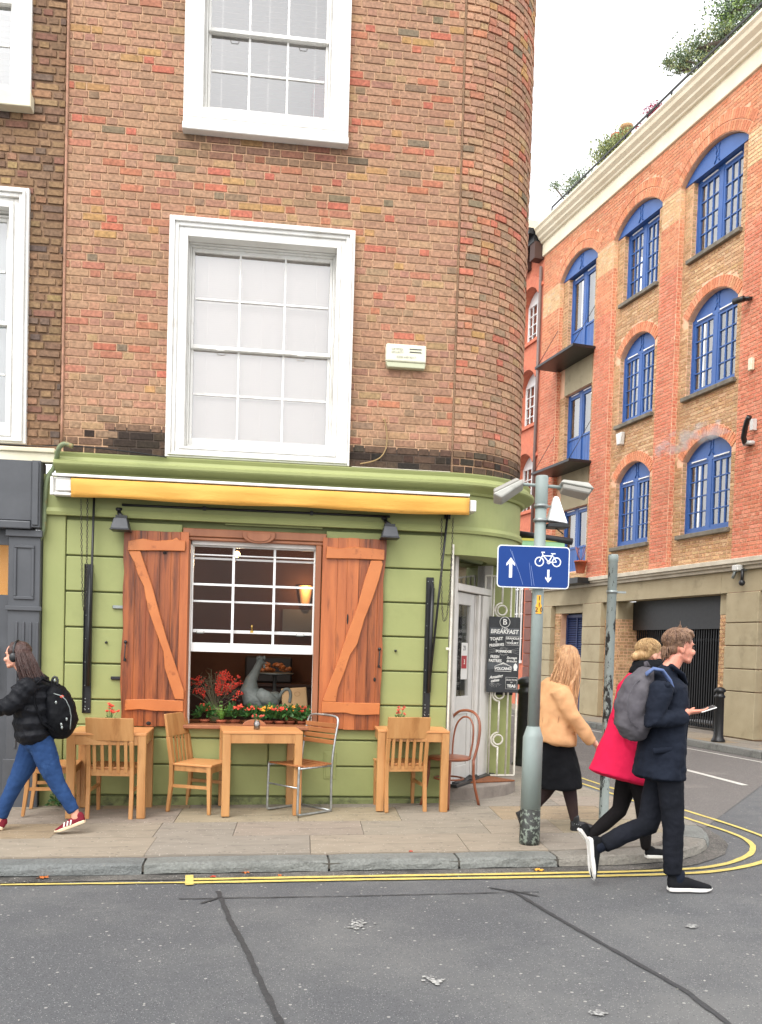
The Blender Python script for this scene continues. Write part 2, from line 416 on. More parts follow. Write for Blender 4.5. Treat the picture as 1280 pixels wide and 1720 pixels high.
slab_n = 0
inpoly = inset(kerb_line, KW + .006)
convex = [p for i, p in enumerate(inpoly) if i % 6 == 0 or i == len(inpoly) - 1]
for r_, (y0, y1) in enumerate(zip(rows, rows[1:])):
    x = -7.6 + random.uniform(0, .6)
    while x < 3.9:
        wd = random.choice([.62, .78, .9, 1.05, 1.2])
        sh = .10 * (1 if r_ % 2 else .6)
        poly = [(x, y0), (x + wd, y0), (x + wd + .02, y1), (x + .02, y1)]
        if y0 > .2: poly = [(max(px, 1.7), py) for px, py in poly]
        g_ = .0025
        poly = [(poly[0][0] + g_, poly[0][1] + g_), (poly[1][0] - g_, poly[1][1] + g_), (poly[2][0] - g_, poly[2][1] - g_), (poly[3][0] + g_, poly[3][1] - g_)]
        if poly[1][0] - poly[0][0] > .05:
            for a_, c_ in zip(convex, convex[1:]):
                if poly and hypot((a_[0]+c_[0])/2-x, (a_[1]+c_[1])/2-y0) < 6: poly = clip_poly(poly, a_, c_)
            if len(poly) > 2:
                area = abs(sum(p[0] * q[1] - q[0] * p[1] for p, q in zip(poly, poly[1:] + poly[:1]))) / 2
                if area > .01:
                    h = PAVE + random.uniform(-.002, .002)
                    cx_ = sum(p[0] for p in poly) / len(poly); cy_ = sum(p[1] for p in poly) / len(poly)
                    q = MB(); n_ = len(poly)
                    q.add([(p[0] - cx_, p[1] - cy_, lift(p[0]) + cross(p[1]) - lift(cx_) - .02) for p in poly] + [(p[0] - cx_, p[1] - cy_, lift(p[0]) + cross(p[1]) - lift(cx_)) for p in poly],
                          [tuple(range(n_, 2 * n_))] + [(i, (i + 1) % n_, (i + 1) % n_ + n_, i + n_) for i in range(n_)])
                    o = q.build('paving_slab', random.choice(slabm), pavement); o.location = (cx_, cy_, lift(cx_) + h); slab_n += 1
        x += wd

# grit and dirt washed into the gutter
GUT = mat('gutter dirt', lin('#6f6b65'), lin('#4c4945'), .95, 60, .8, 120, c3=lin('#3a3835'), s3=3, f3=(.45, .65)); speckle(GUT, lin('#b5ada0'), .8, 90, .5)
strip([p for p in inset(kerb_line, -.07) if p[1] < 4], .15, .0065, 'gutter', GUT, .012)
# granite kerb stones
GRAN = []
for i, t in enumerate(['#82847f', '#8b8b86', '#777a78', '#8f8a80']):
    a_ = lin(t); GRAN.append(mat('granite %s' % 'abcd'[i], a_, tuple(x * .72 for x in a_), .8, 45, 1.0, 60, c3=tuple(x * .5 for x in a_), s3=5, f3=(.5, .72), bdist=.02))
GRIME = mat('kerb grime', lin('#3f3c37'), lin('#57524a'), .95, 14, .8, 50)
kb = MB(); n1 = len(kerb_line); o2 = inset(kerb_line, .02); i2 = inset(kerb_line, KW - .004)
kb.add([(p[0], p[1], lift(p[0]) + .02) for p in o2] + [(p[0], p[1], lift(p[0]) + PAVE - .02) for p in o2] + [(p[0], p[1], lift(p[0]) + PAVE - .02) for p in i2],
       [(i, i + 1, n1 + i + 1, n1 + i) for i in range(n1 - 1)] + [(n1 + i, n1 + i + 1, 2 * n1 + i + 1, 2 * n1 + i) for i in range(n1 - 1)])
kerb = tag(kb.build('kerb', GRIME), kind='structure')
cum = [0]
for a_, c_ in zip(kerb_line, kerb_line[1:]): cum.append(cum[-1] + hypot(c_[0] - a_[0], c_[1] - a_[1]))
def on_kerb(d, off):
    i = max(0, min(len(cum) - 2, bisect(cum, d) - 1)); t = (d - cum[i]) / (cum[i + 1] - cum[i] + 1e-9)
    a_, c_ = kerb_line[i], kerb_line[i + 1]; p = Vector(a_).lerp(Vector(c_), t)
    tt = (Vector(c_) - Vector(a_)).normalized()
    return p.x - tt.y * off, p.y + tt.x * off
dist = 1.0
while dist < min(cum[-1] - 2, 30):
    ln = random.choice([.75, .95, 1.1, 1.3]); 
    if 11.2 < dist < 15: ln = .62
    st = [dist + .008 + (ln - .016) * k / 8 for k in range(9)]
    q = MB(); prof = [(0.0, .012), (.004, PAVE - .035), (.016, PAVE - .010), (.04, PAVE + .001), (KW - .012, PAVE + .002), (KW - .004, PAVE - .02)]
    pts = []
    for s_ in st:
        for k, (of, hh) in enumerate(prof):
            e = -.006 if s_ in (st[0], st[-1]) else 0
            x, y = on_kerb(s_, of + (random.uniform(-.006, .008) if k in (1, 2) else 0) - (e if k < 3 else 0)); pts.append((x, y, lift(x) + hh + e + (random.uniform(-.003, .003) if k < 3 else 0)))
    m_ = len(prof); fs = [(i * m_ + k, i * m_ + m_ + k, i * m_ + m_ + k + 1, i * m_ + k + 1) for i in range(8) for k in range(m_ - 1)]
    fs += [tuple(range(m_)), tuple(range(9 * m_ - 1, 8 * m_ - 1, -1))]
    q.add(pts, fs); x, y = on_kerb(dist + ln / 2, .1)
    o = q.build('kerb_stone', GRAN[1] if 7.5 < x < 9 else random.choice(GRAN), kerb)
    dist += ln

# far pavement along the warehouse, its kerb, and the street's own surfacing
def B2(s, off, z=0): q = P0 - D2 * s + NX * off; return (q.x, q.y, z)
fk = 1.15
far = [B2(s, -fk) for s in (7, 3, 0, -4, -8, -14, -22, -34)]
FAR_STONE = mat('far paving', lin('#8d857b'), lin('#7b736a'), .9, 3, .3, 30)
b = MB()
for a_, c_ in zip(far, far[1:]):
    q1 = Vector(a_) + NX * 3; q2 = Vector(c_) + NX * 3
    b.add([(a_[0], a_[1], FP - .008), (c_[0], c_[1], FP - .008), (q2.x, q2.y, FP - .008), (q1.x, q1.y, FP - .008)], [(3, 2, 1, 0)])
farp = tag(b.build('far_pavement', FAR_STONE), kind='structure')
for row in (0, 1):
    s = 6.0
    while s > -16:
        ln = random.uniform(.6, 1.1)
        q = MB(); o0, o1 = -fk + .2 + row * .48, -fk + .2 + row * .48 + .47
        q.prism([(-ln / 2 + .008, -.232), (ln / 2 - .008, -.232), (ln / 2 - .008, .232), (-ln / 2 + .008, .232)], -.02, 0, 'z')
        o = q.build('paving_slab', random.choice(slabm), farp)
        c_ = B2(s - ln / 2, (o0 + o1) / 2); o.location = (c_[0], c_[1], FP + random.uniform(-.002, .003)); o.rotation_euler = (0, 0, atan2(-D2.y, -D2.x))
        s -= ln
fkerb = MB(); fkerb.add([B2(s, o_, z_) for s in (7, -34) for o_, z_ in ((-fk + .02, .0), (-fk + .02, FP - .02), (-fk + .19, FP - .02))], [(0, 1, 4, 3), (1, 2, 5, 4)])
fkerb = tag(fkerb.build('far_kerb', GRIME), kind='structure')
s = 6.5
while s > -18:
    ln = random.uniform(.8, 1.2); q = MB()
    q.box(-ln / 2 + .008, ln / 2 - .008, 0, .19, 0, FP + .002)
    o = q.build('kerb_stone', random.choice(GRAN), fkerb, bevel=.015, seg=2); c_ = B2(s - ln / 2, -fk); o.location = c_; o.rotation_euler = (0, 0, atan2(-D2.y, -D2.x)); s -= ln
nk = [p for p in kerb_line if p[1] > -.9]
ss_poly = [(p[0], p[1]) for p in nk[::3]] + [B2(s, -fk - .002)[:2] for s in (-34, -14, -4, 0, 3.0)]
if sum(p[0] * q[1] - q[0] * p[1] for p, q in zip(ss_poly, ss_poly[1:] + ss_poly[:1])) < 0: ss_poly = ss_poly[::-1]
b = MB(); cuts = [-20, -3, 0, 1, 2, 3, 3.5, 4, 4.5, 5, 5.5, 6, 7, 9, 14]
for xa, xb in zip(cuts, cuts[1:]):
    pl = clip_poly(clip_poly(ss_poly, (xa, 1), (xa, 0)), (xb, 0), (xb, 1))
    if len(pl) > 2: b.add([(p[0], p[1], lift(p[0]) + .005) for p in pl], [tuple(range(len(pl)))])
tag(b.build('side_street', ASPHALT_OLD), kind='structure')

# painted lines
YEL = mat('yellow road paint', lin('#cdb968'), lin('#bda95c'), .75, 30, .3, 120, c3=lin('#8d8149'), s3=26, f3=(.56, .68))
WRD = mat('white road paint', lin('#cfccc4'), lin('#b5b2aa'), .75, 30, .3, 120, c3=lin('#8a8780'), s3=20, f3=(.56, .7))
def px_line(pts): return [tuple(gp(u, v)[:2]) for u, v in pts]
ya = px_line([(313, 1479), (600, 1473.5), (900, 1469), (1090, 1465), (1170, 1461), (1225, 1452), (1255, 1440), (1266, 1430), (1262, 1416), (1235, 1402), (1170, 1381), (1060, 1345), (1010, 1328), (960, 1311)])
yb = px_line([(313, 1484.5), (600, 1479), (900, 1475), (1090, 1471.5), (1180, 1468), (1245, 1459), (1290, 1447), (1312, 1432), (1305, 1416), (1262, 1398), (1180, 1371), (1060, 1335), (1010, 1319), (950, 1299)])
for L_ in (ya, yb): strip(dense(smooth_line(L_, 2), .09), .05, .009, 'yellow_line', YEL, .004)
strip(dense(px_line([(0, 1488), (150, 1486), (312, 1484)]), .1), .035, .009, 'yellow_line', YEL, .006)
strip(px_line([(313, 1474), (324, 1487)])[:2] if False else [tuple(gp(318, 1472)[:2]), tuple(gp(318, 1488.5)[:2])], .055, .010, 'yellow_line', YEL)
strip(dense(px_line([(1148, 1293), (1252, 1320)]), .3), .11, .009, 'white_line', WRD, .006)
strip(dense([B2(s, -fk - .32)[:2] for s in (6, 0, -10, -18)], .4), .06, .009, 'white_line', WRD, .004)
# bitumen seams cut across the carriageway
TAR = mat('bitumen seam', lin('#2c2d2f'), lin('#3a3a3b'), .7, 30, .6, 80)
def seam(pts, wd): strip(dense(px_line(pts), .05), wd, .006, 'bitumen_seam', TAR, wd * .16)
seam([(366, 1498), (385, 1545), (410, 1590), (438, 1650), (472, 1722)], .03)
seam([(858, 1496), (940, 1545), (1050, 1608), (1150, 1665), (1225, 1722)], .028)
strip(dense(px_line([(300, 1511), (600, 1506), (905, 1499)]), .05), .012, .006, 'bitumen_seam', TAR, .004)
strip(dense(px_line([(338, 1519), (372, 1507)]), .05), .022, .007, 'bitumen_seam', TAR, .006)
strip(dense(px_line([(820, 1492), (870, 1500), (905, 1507)]), .05), .018, .007, 'bitumen_seam', TAR, .005)
# chewing gum, paint splashes and grit
b = MB()
for (u, v, w_, h_) in [(604, 1557, .13, .05), (727, 1648, .09, .04), (1005, 1704, .05, .02), (600, 1554, .06, .06), (735, 1652, .04, .02), (1160, 1557, .05, .02)]:
    p = gp(u, v)
    for _ in range(26):
        cx_, cy_ = p.x + random.gauss(0, w_ * .32), p.y + random.gauss(0, h_ * .75); r0 = random.uniform(.004, .016); pts = []
        for k in range(7): a = 2 * pi * k / 7; r = r0 * random.uniform(.5, 1.2); pts.append((cx_ + cos(a) * r, cy_ + sin(a) * r, lift(cx_) + .0085))
        b.add(pts, [tuple(range(7))])
tag(b.build('paint_splash', mat('worn paint splash', lin('#b9b8b3'), lin('#7b7b79'), .8, 40, c3=lin('#6a6a69'), s3=60, f3=(.48, .56))), kind='structure')
b = MB()
for _ in range(300):
    x = random.uniform(-3, 4.5); y = random.uniform(-6, -2.2) if random.random() < .72 else random.uniform(-2.35, -2.18); r = random.uniform(.003, .007)
    z = lift(x) + .007
    b.add([(x - r, y, z), (x, y - r * 1.3, z), (x + r, y, z + .001), (x, y + r, z), (x, y, z + r * .7)], [(0, 1, 4), (1, 2, 4), (2, 3, 4), (3, 0, 4)])
tag(b.build('grit', mat('pale grit', lin('#a7a59e'), lin('#8b8880'), .9, 40)), 'scattered pale grit and litter specks on the road', 'grit', kind='stuff')

# ================================================================== BRICKWORK TOOLS
class Bricks:
    """collects bricks; the ones that show largest become objects, the rest one joined mesh"""
    def __init__(s): s.r = []
    def add(s, c, L, H, R, tint, proud=.008): s.r.append((Vector(c), L, H, R, tint, proud))
    @staticmethod
    def geo():
        # unit brick: x,z in -.5..+.5, back at y=0, face at y=-1
        i = .5; e = .485; f = .46
        v = [(-i, .2, -i), (i, .2, -i), (i, .2, i), (-i, .2, i), (-e, -.9, -f), (e, -.9, -f), (e, -.9, f), (-e, -.9, f)]
        return v, [(4, 5, 6, 7), (0, 1, 5, 4), (1, 2, 6, 5), (2, 3, 7, 6), (3, 0, 4, 7)]
    def build(s, parent, limit, world=True, name='brick', near=None):
        near = near or Vector((CAM.x, CAM.y, CAM.z))
        pm = local_mat(parent) if not world else Matrix()
        order = sorted(range(len(s.r)), key=lambda i: ((pm @ s.r[i][0]) - near).length - s.r[i][1] * 1.2)
        v, f = s.geo()
        unit = None; mb = MB()
        for k, i in enumerate(order):
            c, L, H, R, tint, pr = s.r[i]
            T = Matrix.Translation(c) @ R.to_4x4() @ Matrix.Diagonal((L, pr, H, 1))
            if k < limit:
                if unit is None:
                    b_ = MB(); b_.add(v, f); unit = b_.mesh('brick', B)
                o = bpy.data.objects.new(name, unit); col.objects.link(o); attach(o, parent, world)
                o.matrix_basis = T
                o.color = (*tint, 1)
            else:
                mb.add([T @ Vector(p) for p in v], f, col_=tint)
        if mb.v:
            o = mb.build('brickwork', B, parent, world); o.color = (0, 0, 0, 1); tag(o, kind='stuff'); return o
ID3 = Matrix.Identity(3)
def pick(pal): return random.choices([p[0] for p in pal], [p[1] for p in pal])[0]
def jit(c, a=.12):
    k = 1 + random.uniform(-a, a); return tuple(max(0, x * k * (1 + random.uniform(-.03, .03))) for x in c)
PAL = [(T_(h), w) for h, w in (('#c89c7e', 12), ('#c4987c', 12), ('#caa080', 10), ('#c0967a', 9), ('#cb987c', 7), ('#cc8c72', 2.6), ('#c9a47c', 4), ('#b89678', 4), ('#a98c72', 1.6), ('#c08f78', 5))]
PAL_HOT = [(T_(h), w) for h, w in (('#d6826a', 4), ('#d2a470', 3.5), ('#d08a6c', 5), ('#9a8870', 2))]
def tint_main(x, z):
    c = jit(pick(PAL if random.random() > (.16 if 5.3 < z < 6.6 or z > 7.2 else .07) else PAL_HOT), .07)
    d = z - 3.31
    k = 0
    if x < -.9: k = max(0, 1 - d / .34) if x > -1.62 + random.uniform(-.2, .1) else max(0, .5 - d / .5)
    elif x > .6: k = max(0, 1 - d / .28)
    k = min(1, k * 2.2) * random.uniform(.8, 1)
    if -1.0 < x < .72 and 6.02 < z < 6.24: k = max(k, .35)
    soot = lin('#25221f'); return tuple(a * (1 - k) + b_ * k for a, b_ in zip(c, soot))
COURSE = .0716
def lay(x0, x1, z0, z1, holes, fn, pattern=(.208, .10), jnt=.0115, seed=1, course=COURSE, bond='mixed'):
    """rows of bricks between x0..x1, calling fn(xc, zc, L, H) for each piece left after cutting the holes out"""
    rnd = random.Random(seed); row = 0; z = z0
    while z < z1 - course * .4:
        H = min(course, z1 - z) - jnt; x = x0 - (.154 if row % 2 else 0) + rnd.uniform(-.03, 0); fl = False
        while x < x1:
            if bond == 'mixed':
                if rnd.random() < .06: pass
                else: fl = not fl
                L = pattern[0] if fl else pattern[1]
            elif bond == 'header': L = pattern[1]
            else: L = pattern[0] if (bond == 'stretch' or row % 2) else pattern[1]
            L *= 1 + rnd.uniform(-.035, .035)
            a, b_ = max(x, x0), min(x + L, x1)
            segs = [(a, b_)]
            for h in holes:
                if z + H > h[2] + .01 and z + .01 < h[3]:
                    ns = []
                    for p, q in segs:
                        if q <= h[0] or p >= h[1]: ns.append((p, q)); continue
                        if p < h[0]: ns.append((p, h[0]))
                        if q > h[1]: ns.append((h[1], q))
                    segs = ns
            for p, q in segs:
                if q - p > .025: fn((p + q) / 2, z + course / 2 + rnd.uniform(-.0012, .0012), q - p - jnt, H)
            x += L
        z += course; row += 1

# ================================================================== CORNER CAFE BUILDING
XS, R0 = 1.665, .87            # seam where the flat front ends; radius of the rounded corner
XL = -1.93
TOPZ = 9.4
cafe = thing('corner_building', 'brown brick corner building with rounded corner and green cafe shopfront on its ground floor', 'building', (0, 0, PAVE))
def arc(R, a0=0, a1=90, n=24, y0=0):
    return [(XS + R * sin(radians(a0 + (a1 - a0) * k / n)), R0 - R * cos(radians(a0 + (a1 - a0) * k / n)) + y0) for k in range(n + 1)]
END = arc(R0)[-1]
SD = Vector((D2.x, D2.y))        # side street direction
W1 = (-1.004, .680, 3.305, 5.470)      # outer edges of the first floor window surround
W2 = (-.905, .588, 6.262, 8.40)
O1 = (-.84, .515, 3.41, 5.30); O2 = (-.735, .42, 6.45, 8.2)
def wall_with_holes(x0, x1, z0, z1, holes, y0, y1, m, name, parent, world=True):
    xs_ = sorted({x0, x1, *[h[0] for h in holes], *[h[1] for h in holes]}); zs = sorted({z0, z1, *[h[2] for h in holes], *[h[3] for h in holes]})
    q = MB()
    # one closed shell: front, back and reveals as grid cells
    idx = {}
    def vid(x, y, z):
        k = (round(x, 5), round(y, 5), round(z, 5))
        if k not in idx: idx[k] = len(q.v); q.v.append(tuple(q.M @ Vector((x, y, z))))
        return idx[k]
    def face(*p): q.f.append(tuple(vid(*a) for a in p)); q.sm.append(False); q.c.append(None)
    solid = {}
    for i in range(len(xs_) - 1):
        for j in range(len(zs) - 1):
            cx, cz = (xs_[i] + xs_[i + 1]) / 2, (zs[j] + zs[j + 1]) / 2
            solid[i, j] = not any(h[0] < cx < h[1] and h[2] < cz < h[3] for h in holes)
    for (i, j), s_ in solid.items():
        if not s_: continue
        a, b_, c_, d_ = xs_[i], xs_[i + 1], zs[j], zs[j + 1]
        face((a, y0, c_), (b_, y0, c_), (b_, y0, d_), (a, y0, d_)); face((a, y1, d_), (b_, y1, d_), (b_, y1, c_), (a, y1, c_))
        if not solid.get((i - 1, j)): face((a, y1, c_), (a, y0, c_), (a, y0, d_), (a, y1, d_))
        if not solid.get((i + 1, j)): face((b_, y0, c_), (b_, y1, c_), (b_, y1, d_), (b_, y0, d_))
        if not solid.get((i, j - 1)): face((a, y0, c_), (a, y1, c_), (b_, y1, c_), (b_, y0, c_))
        if not solid.get((i, j + 1)): face((a, y0, d_), (b_, y0, d_), (b_, y1, d_), (a, y1, d_))
    return q.build(name, m, parent, world)
wall_with_holes(XL, XS, 3.22, TOPZ, [(o[0] - .012, o[1] + .012, o[2] - .012, o[3] + .012) for o in (O1, O2)], .004, .3, MORTAR, 'wall', cafe)
# rounded corner and side wall core
a_in = arc(R0 - .3); a_out = arc(R0 - .004)
def corner_solid(z0, z1, dr=0.0, m=MORTAR, name='corner_wall', a0=0, a1=90, side=True, thick=.3, bevel=0):
    o_ = arc(R0 + dr, a0, a1); i_ = arc(R0 + dr - thick, a0, a1)
    if side and a1 == 90:
        e = Vector(o_[-1]) + SD * 9; e2 = Vector(i_[-1]) + SD * 9; o_ = o_ + [tuple(e)]; i_ = i_ + [tuple(e2)]
    q = MB(); q.prism(o_ + i_[::-1], z0, z1, 'z'); return q.build(name, m, cafe, True, bevel=bevel)
corner_solid(3.22, TOPZ, -.004)
bk = Bricks()
lay(XL + .012, XS - .004, 3.31, TOPZ, [(W1[0] + .02, W1[1] - .02, 3.3, W1[3] - .02), (W2[0] + .02, W2[1] - .02, W2[2] + .01, W2[3] - .02)],
    lambda x, z, L, H: bk.add((x, 0, z), L, H, Matrix.Rotation(random.uniform(-.004, .004), 3, 'Y'), tint_main(x, z), random.uniform(.0035, .0075)), seed=3)
def lay_corner(a, z, L, H):
    th = a / R0
    p = (XS + R0 * sin(th), R0 - R0 * cos(th), z)
    c = tint_main(2.0, z); k = random.uniform(1.0, 1.18)  # light on the curve put into the colour: corner bricks tinted brighter
    bk.add(p, L, H * .97, Matrix.Rotation(th, 3, 'Z') @ Matrix.Rotation(random.uniform(-.06, .06), 3, 'X') @ Matrix.Rotation(random.uniform(-.05, .05), 3, 'Z'), tuple(x * k for x in c), random.uniform(.008, .016))
lay(.008, R0 * pi / 2, 3.31, TOPZ, [], lay_corner, pattern=(.15, .085), seed=8)
sxy = Vector(END)
for o_ in (0,):
    def side_fn(x, z, L, H):
        p = sxy + SD * x; bk.add((p.x, p.y, z), L, H, Matrix.Rotation(atan2(SD.y, SD.x), 3, 'Z'), tint_main(2.0, z), .008)
    lay(0, 3.0, 3.31, 7.0, [], side_fn, seed=12)
bk.build(cafe, 300)
# straight joint between the flat front and the rounded corner; rod along the party line
for a_, b_ in ((-1.52, -1.0), (.69, XS - .006)):
    q = MB(); q.box(a_, b_, .0025, .02, 3.25, 3.56 if a_ < 0 else 3.50); q.build('sooty_joint', mat('sooty mortar', lin('#5e4f44'), lin('#463c35'), .95, 6, .4, 50) if 'sooty mortar' not in MATS else MATS['sooty mortar'], cafe, True)
q = MB(); q.box(XS - .004, XS + .006, -.013, .02, 3.31, TOPZ); q.build('straight_joint', MORTAR_DARK, cafe, True)
q = MB(); q.tube([(XL + .004, -.012, 3.36 + k * .25) for k in range(24)], .011, 6); q.build('party_line_joint', mat('pink joint', lin('#b88a72'), lin('#93705c'), .9, 9, .4, 40), cafe, True)

def sash_window(parent, X0, X1, Z0, Z1, y, cols, rows_u, rows_l, zmid, blinds, name='sash_window', gl=GLASS_U):
    """two sashes, the lower one 25 mm further in, glazing bars, glass, blinds behind"""
    w_ = MB()
    fr = .014
    w_.box(X0, X0 + fr, y - .03, y + .07, Z0, Z1); w_.box(X1 - fr, X1, y - .03, y + .07, Z0, Z1); w_.box(X0 + fr, X1 - fr, y - .03, y + .07, Z1 - fr, Z1); w_.box(X0 + fr, X1 - fr, y - .03, y + .07, Z0, Z0 + .05)
    win = w_.build(name, WHITE, parent, True, bevel=.004)
    def sash(z0, z1, yy, rows, bot, top):
        s_ = MB(); a, b_ = X0 + fr + .002, X1 - fr - .002; st = .024
        s_.box(a, a + st, yy, yy + .035, z0, z1); s_.box(b_ - st, b_, yy, yy + .035, z0, z1)
        s_.box(a + st, b_ - st, yy, yy + .035, z0, z0 + bot); s_.box(a + st, b_ - st, yy, yy + .035, z1 - top, z1)
        f = s_.build('sash_frame', WHITE, win, True, bevel=.003)
        gx0, gx1, gz0, gz1 = a + st, b_ - st, z0 + bot, z1 - top
        g_ = MB()
        for i in range(1, cols):
            x = gx0 + (gx1 - gx0) * i / cols; g_.box(x - .009, x + .009, yy + .003, yy + .03, gz0, gz1)
        for i in range(1, rows):
            z = gz0 + (gz1 - gz0) * i / rows
            for k in range(cols):
                xa = gx0 + (gx1 - gx0) * k / cols + .009; xb = gx0 + (gx1 - gx0) * (k + 1) / cols - .009; g_.box(xa, xb, yy + .004, yy + .029, z - .009, z + .009)
        if g_.v: g_.each('glazing_bar', WHITE, win, True)
        for i in range(cols):
            for j in range(rows):
                p_ = MB(); x0, x1 = gx0 + (gx1 - gx0) * i / cols, gx0 + (gx1 - gx0) * (i + 1) / cols; z0_, z1_ = gz0 + (gz1 - gz0) * j / rows, gz0 + (gz1 - gz0) * (j + 1) / rows
                t1, t2 = random.uniform(-.002, .002), random.uniform(-.002, .002)
                p_.add([(x0, yy + .016 + t1, z0_), (x1, yy + .016 + t2, z0_), (x1, yy + .016 - t1, z1_), (x0, yy + .016 - t2, z1_)], [(0, 1, 2, 3)]); p_.build('pane', gl, win, True)
        return gx0, gx1
    sash(zmid, Z1 - fr, y + .0, rows_u, .035, .035)
    sash(Z0 + .05, zmid + .036, y + .036, rows_l, .07, .036)
    # sash lifts
    l = MB()
    for fx in (.22, .78):
        x = X0 + (X1 - X0) * fx; l.tube([(x - .04, y - .003, zmid + .005), (x - .03, y - .02, zmid - .012), (x + .03, y - .02, zmid - .012), (x + .04, y - .003, zmid + .005)], .004, 6)
    l.each('sash_lift', WHITE, win, True)
    if blinds:
        bl = MB(); z = Z0 + .03
        pitch, tilt, dep = blinds
        while z < Z1 - .004:
            bl.add([(X0 + .04, y + .10, z), (X1 - .04, y + .10, z), (X1 - .04, y + .10 + dep * cos(tilt), z + dep * sin(tilt)), (X0 + .04, y + .10 + dep * cos(tilt), z + dep * sin(tilt))], [(0, 1, 2, 3)]); z += pitch
        for fx in (.12, .5, .88):
            x = X0 + (X1 - X0) * fx; bl.box(x - .003, x + .003, y + .097, y + .099, Z0 + .05, Z1 - .05)
        tag(bl.build('blind', BLIND, win, True), kind='stuff')
    return win
BLIND = mat('white blind', lin('#f5ece4'), None, .6)
BLIND_BACK = mat('room behind blind', lin('#b8b4b0'), None, .9)
def surround(parent, Wd, O, steps, label=None, sill=False):
    """moulded timber surround: stepped rings from the wall face inwards"""
    m_ = MB(); x0, x1, z0, z1 = Wd
    n = len(steps)
    for k, (t, proud) in enumerate(steps):            # t = 0 outer edge .. 1 opening
        tn = steps[k + 1][0] if k + 1 < n else 1
        A = [x0 + (O[0] - x0) * t, x1 + (O[1] - x1) * t, z0 + (O[2] - z0) * t, z1 + (O[3] - z1) * t]
        Bq = [x0 + (O[0] - x0) * tn, x1 + (O[1] - x1) * tn, z0 + (O[2] - z0) * tn, z1 + (O[3] - z1) * tn]
        y = -proud
        m_.box(A[0], Bq[0], y, .06 + k * .001, A[2], A[3]); m_.box(Bq[1], A[1], y, .06 + k * .001, A[2], A[3])
        m_.box(Bq[0], Bq[1], y, .06 + k * .001, Bq[3], A[3]); m_.box(Bq[0], Bq[1], y, .06 + k * .001, A[2], Bq[2])
    # lining back to the sashes
    m_.box(O[0], O[0] + .008, .0605, .22, O[2], O[3]); m_.box(O[1] - .008, O[1], .0605, .22, O[2], O[3]); m_.box(O[0] + .008, O[1] - .008, .0605, .22, O[3] - .008, O[3]); m_.box(O[0] + .008, O[1] - .008, .0605, .22, O[2], O[2] + .008)
    return m_.build('window_surround', WHITE, parent, True, bevel=.004)
surround(cafe, W1, O1, [(0, .075), (.16, .095), (.3, .07), (.5, .05), (.78, .062)])
surround(cafe, W2, O2, [(0, .07), (.5, .072)])
sash_window(cafe, O1[0] + .009, O1[1] - .009, O1[2] + .009, O1[3] - .009, .13, 3, 2, 2, 4.36, (.021, radians(70), .025))
sash_window(cafe, O2[0] + .009, O2[1] - .009, O2[2] + .009, O2[3] - .009, .10, 3, 2, 2, 7.24, (.05, radians(28), .045), gl=GLASS_V)
for O in (O1, O2):
    q = MB(); q.box(O[0] - .2, O[1] + .2, .9, .92, O[2] - .2, O[3] + .5); q.box(O[0] - .2, O[1] + .2, .31, .9, O[3] + .5, O[3] + .52); q.build('room_wall', BLIND_BACK, cafe, True)
q = MB(); q.box(W2[0] - .004, W2[1] + .004, -.10, -.0, W2[2] - .03, W2[2] + .035); q.build('window_sill', WHITE, cafe, True, bevel=.006)
# red lampshade and papers seen behind the upper blind
q = MB(); q.lathe([(.10, 6.6), (.11, 6.95), (.06, 7.15)], 16, (.36, .5, 0)); q.build('red_curtain', mat('red fabric', lin('#9c4a50'), None, .8), cafe, True)

# --- green shopfront: projecting cornice, fascia, rusticated blocks
def run_profile(prof, m, name, x0=XL - .02, ang=90, steps=30):
    """sweep a (projection, z) profile along the flat front and round the corner"""
    path = [((x0, 0), (0, -1)), ((XS, 0), (0, -1))] + [((XS + R0 * sin(t), R0 - R0 * cos(t)), (sin(t), -cos(t))) for t in [radians(ang) * k / steps for k in range(1, steps + 1)]]
    if ang == 90:
        e = Vector(END) + SD * 6; nn = (SD.y, -SD.x); path += [((END[0], END[1] + .0), nn), ((e.x, e.y), nn)]
    q = MB(); m_ = len(prof); pts = []
    for (px, py), (nx, ny) in path:
        for pr, z in prof: pts.append((px + nx * pr, py + ny * pr, z))
    fs = [(i * m_ + k, i * m_ + (k + 1) % m_, (i + 1) * m_ + (k + 1) % m_, (i + 1) * m_ + k) for i in range(len(path) - 1) for k in range(m_)]
    fs += [tuple(range(m_))[::-1], tuple((len(path) - 1) * m_ + k for k in range(m_))]
    fs = [f[::-1] for f in fs]
    q.add(pts, fs); return q.build(name, m, cafe, True, bevel=0)
run_profile([(-.05, 3.1000), (.06, 3.1000), (.075, 3.1208), (.11, 3.1415), (.155, 3.1664), (.165, 3.1788), (.165, 3.2037), (.13, 3.2179), (.115, 3.2494), (.125, 3.2784), (.125, 3.2884), (-.05, 3.2950)], GREEN, 'cornice', x0=XL - .03)
run_profile([(-.06, 2.80), (.03, 2.80), (.03, 3.099), (-.06, 3.099)], GREEN, 'fascia', x0=XL - .145)
run_profile([(-.06, 2.735), (.055, 2.735), (.062, 2.765), (.05, 2.799), (-.06, 2.799)], GREEN, 'fascia_moulding', x0=XL - .145)
run_profile([(-.30, 2.53), (.03, 2.53), (.03, 2.734), (-.30, 2.734)], GREEN, 'entrance_lintel', x0=1.62)
q = MB(); q.box(.70, 1.63, -.128, -.02, 3.2895, 3.294); q.build('lead_flashing', CREAM, cafe, True)
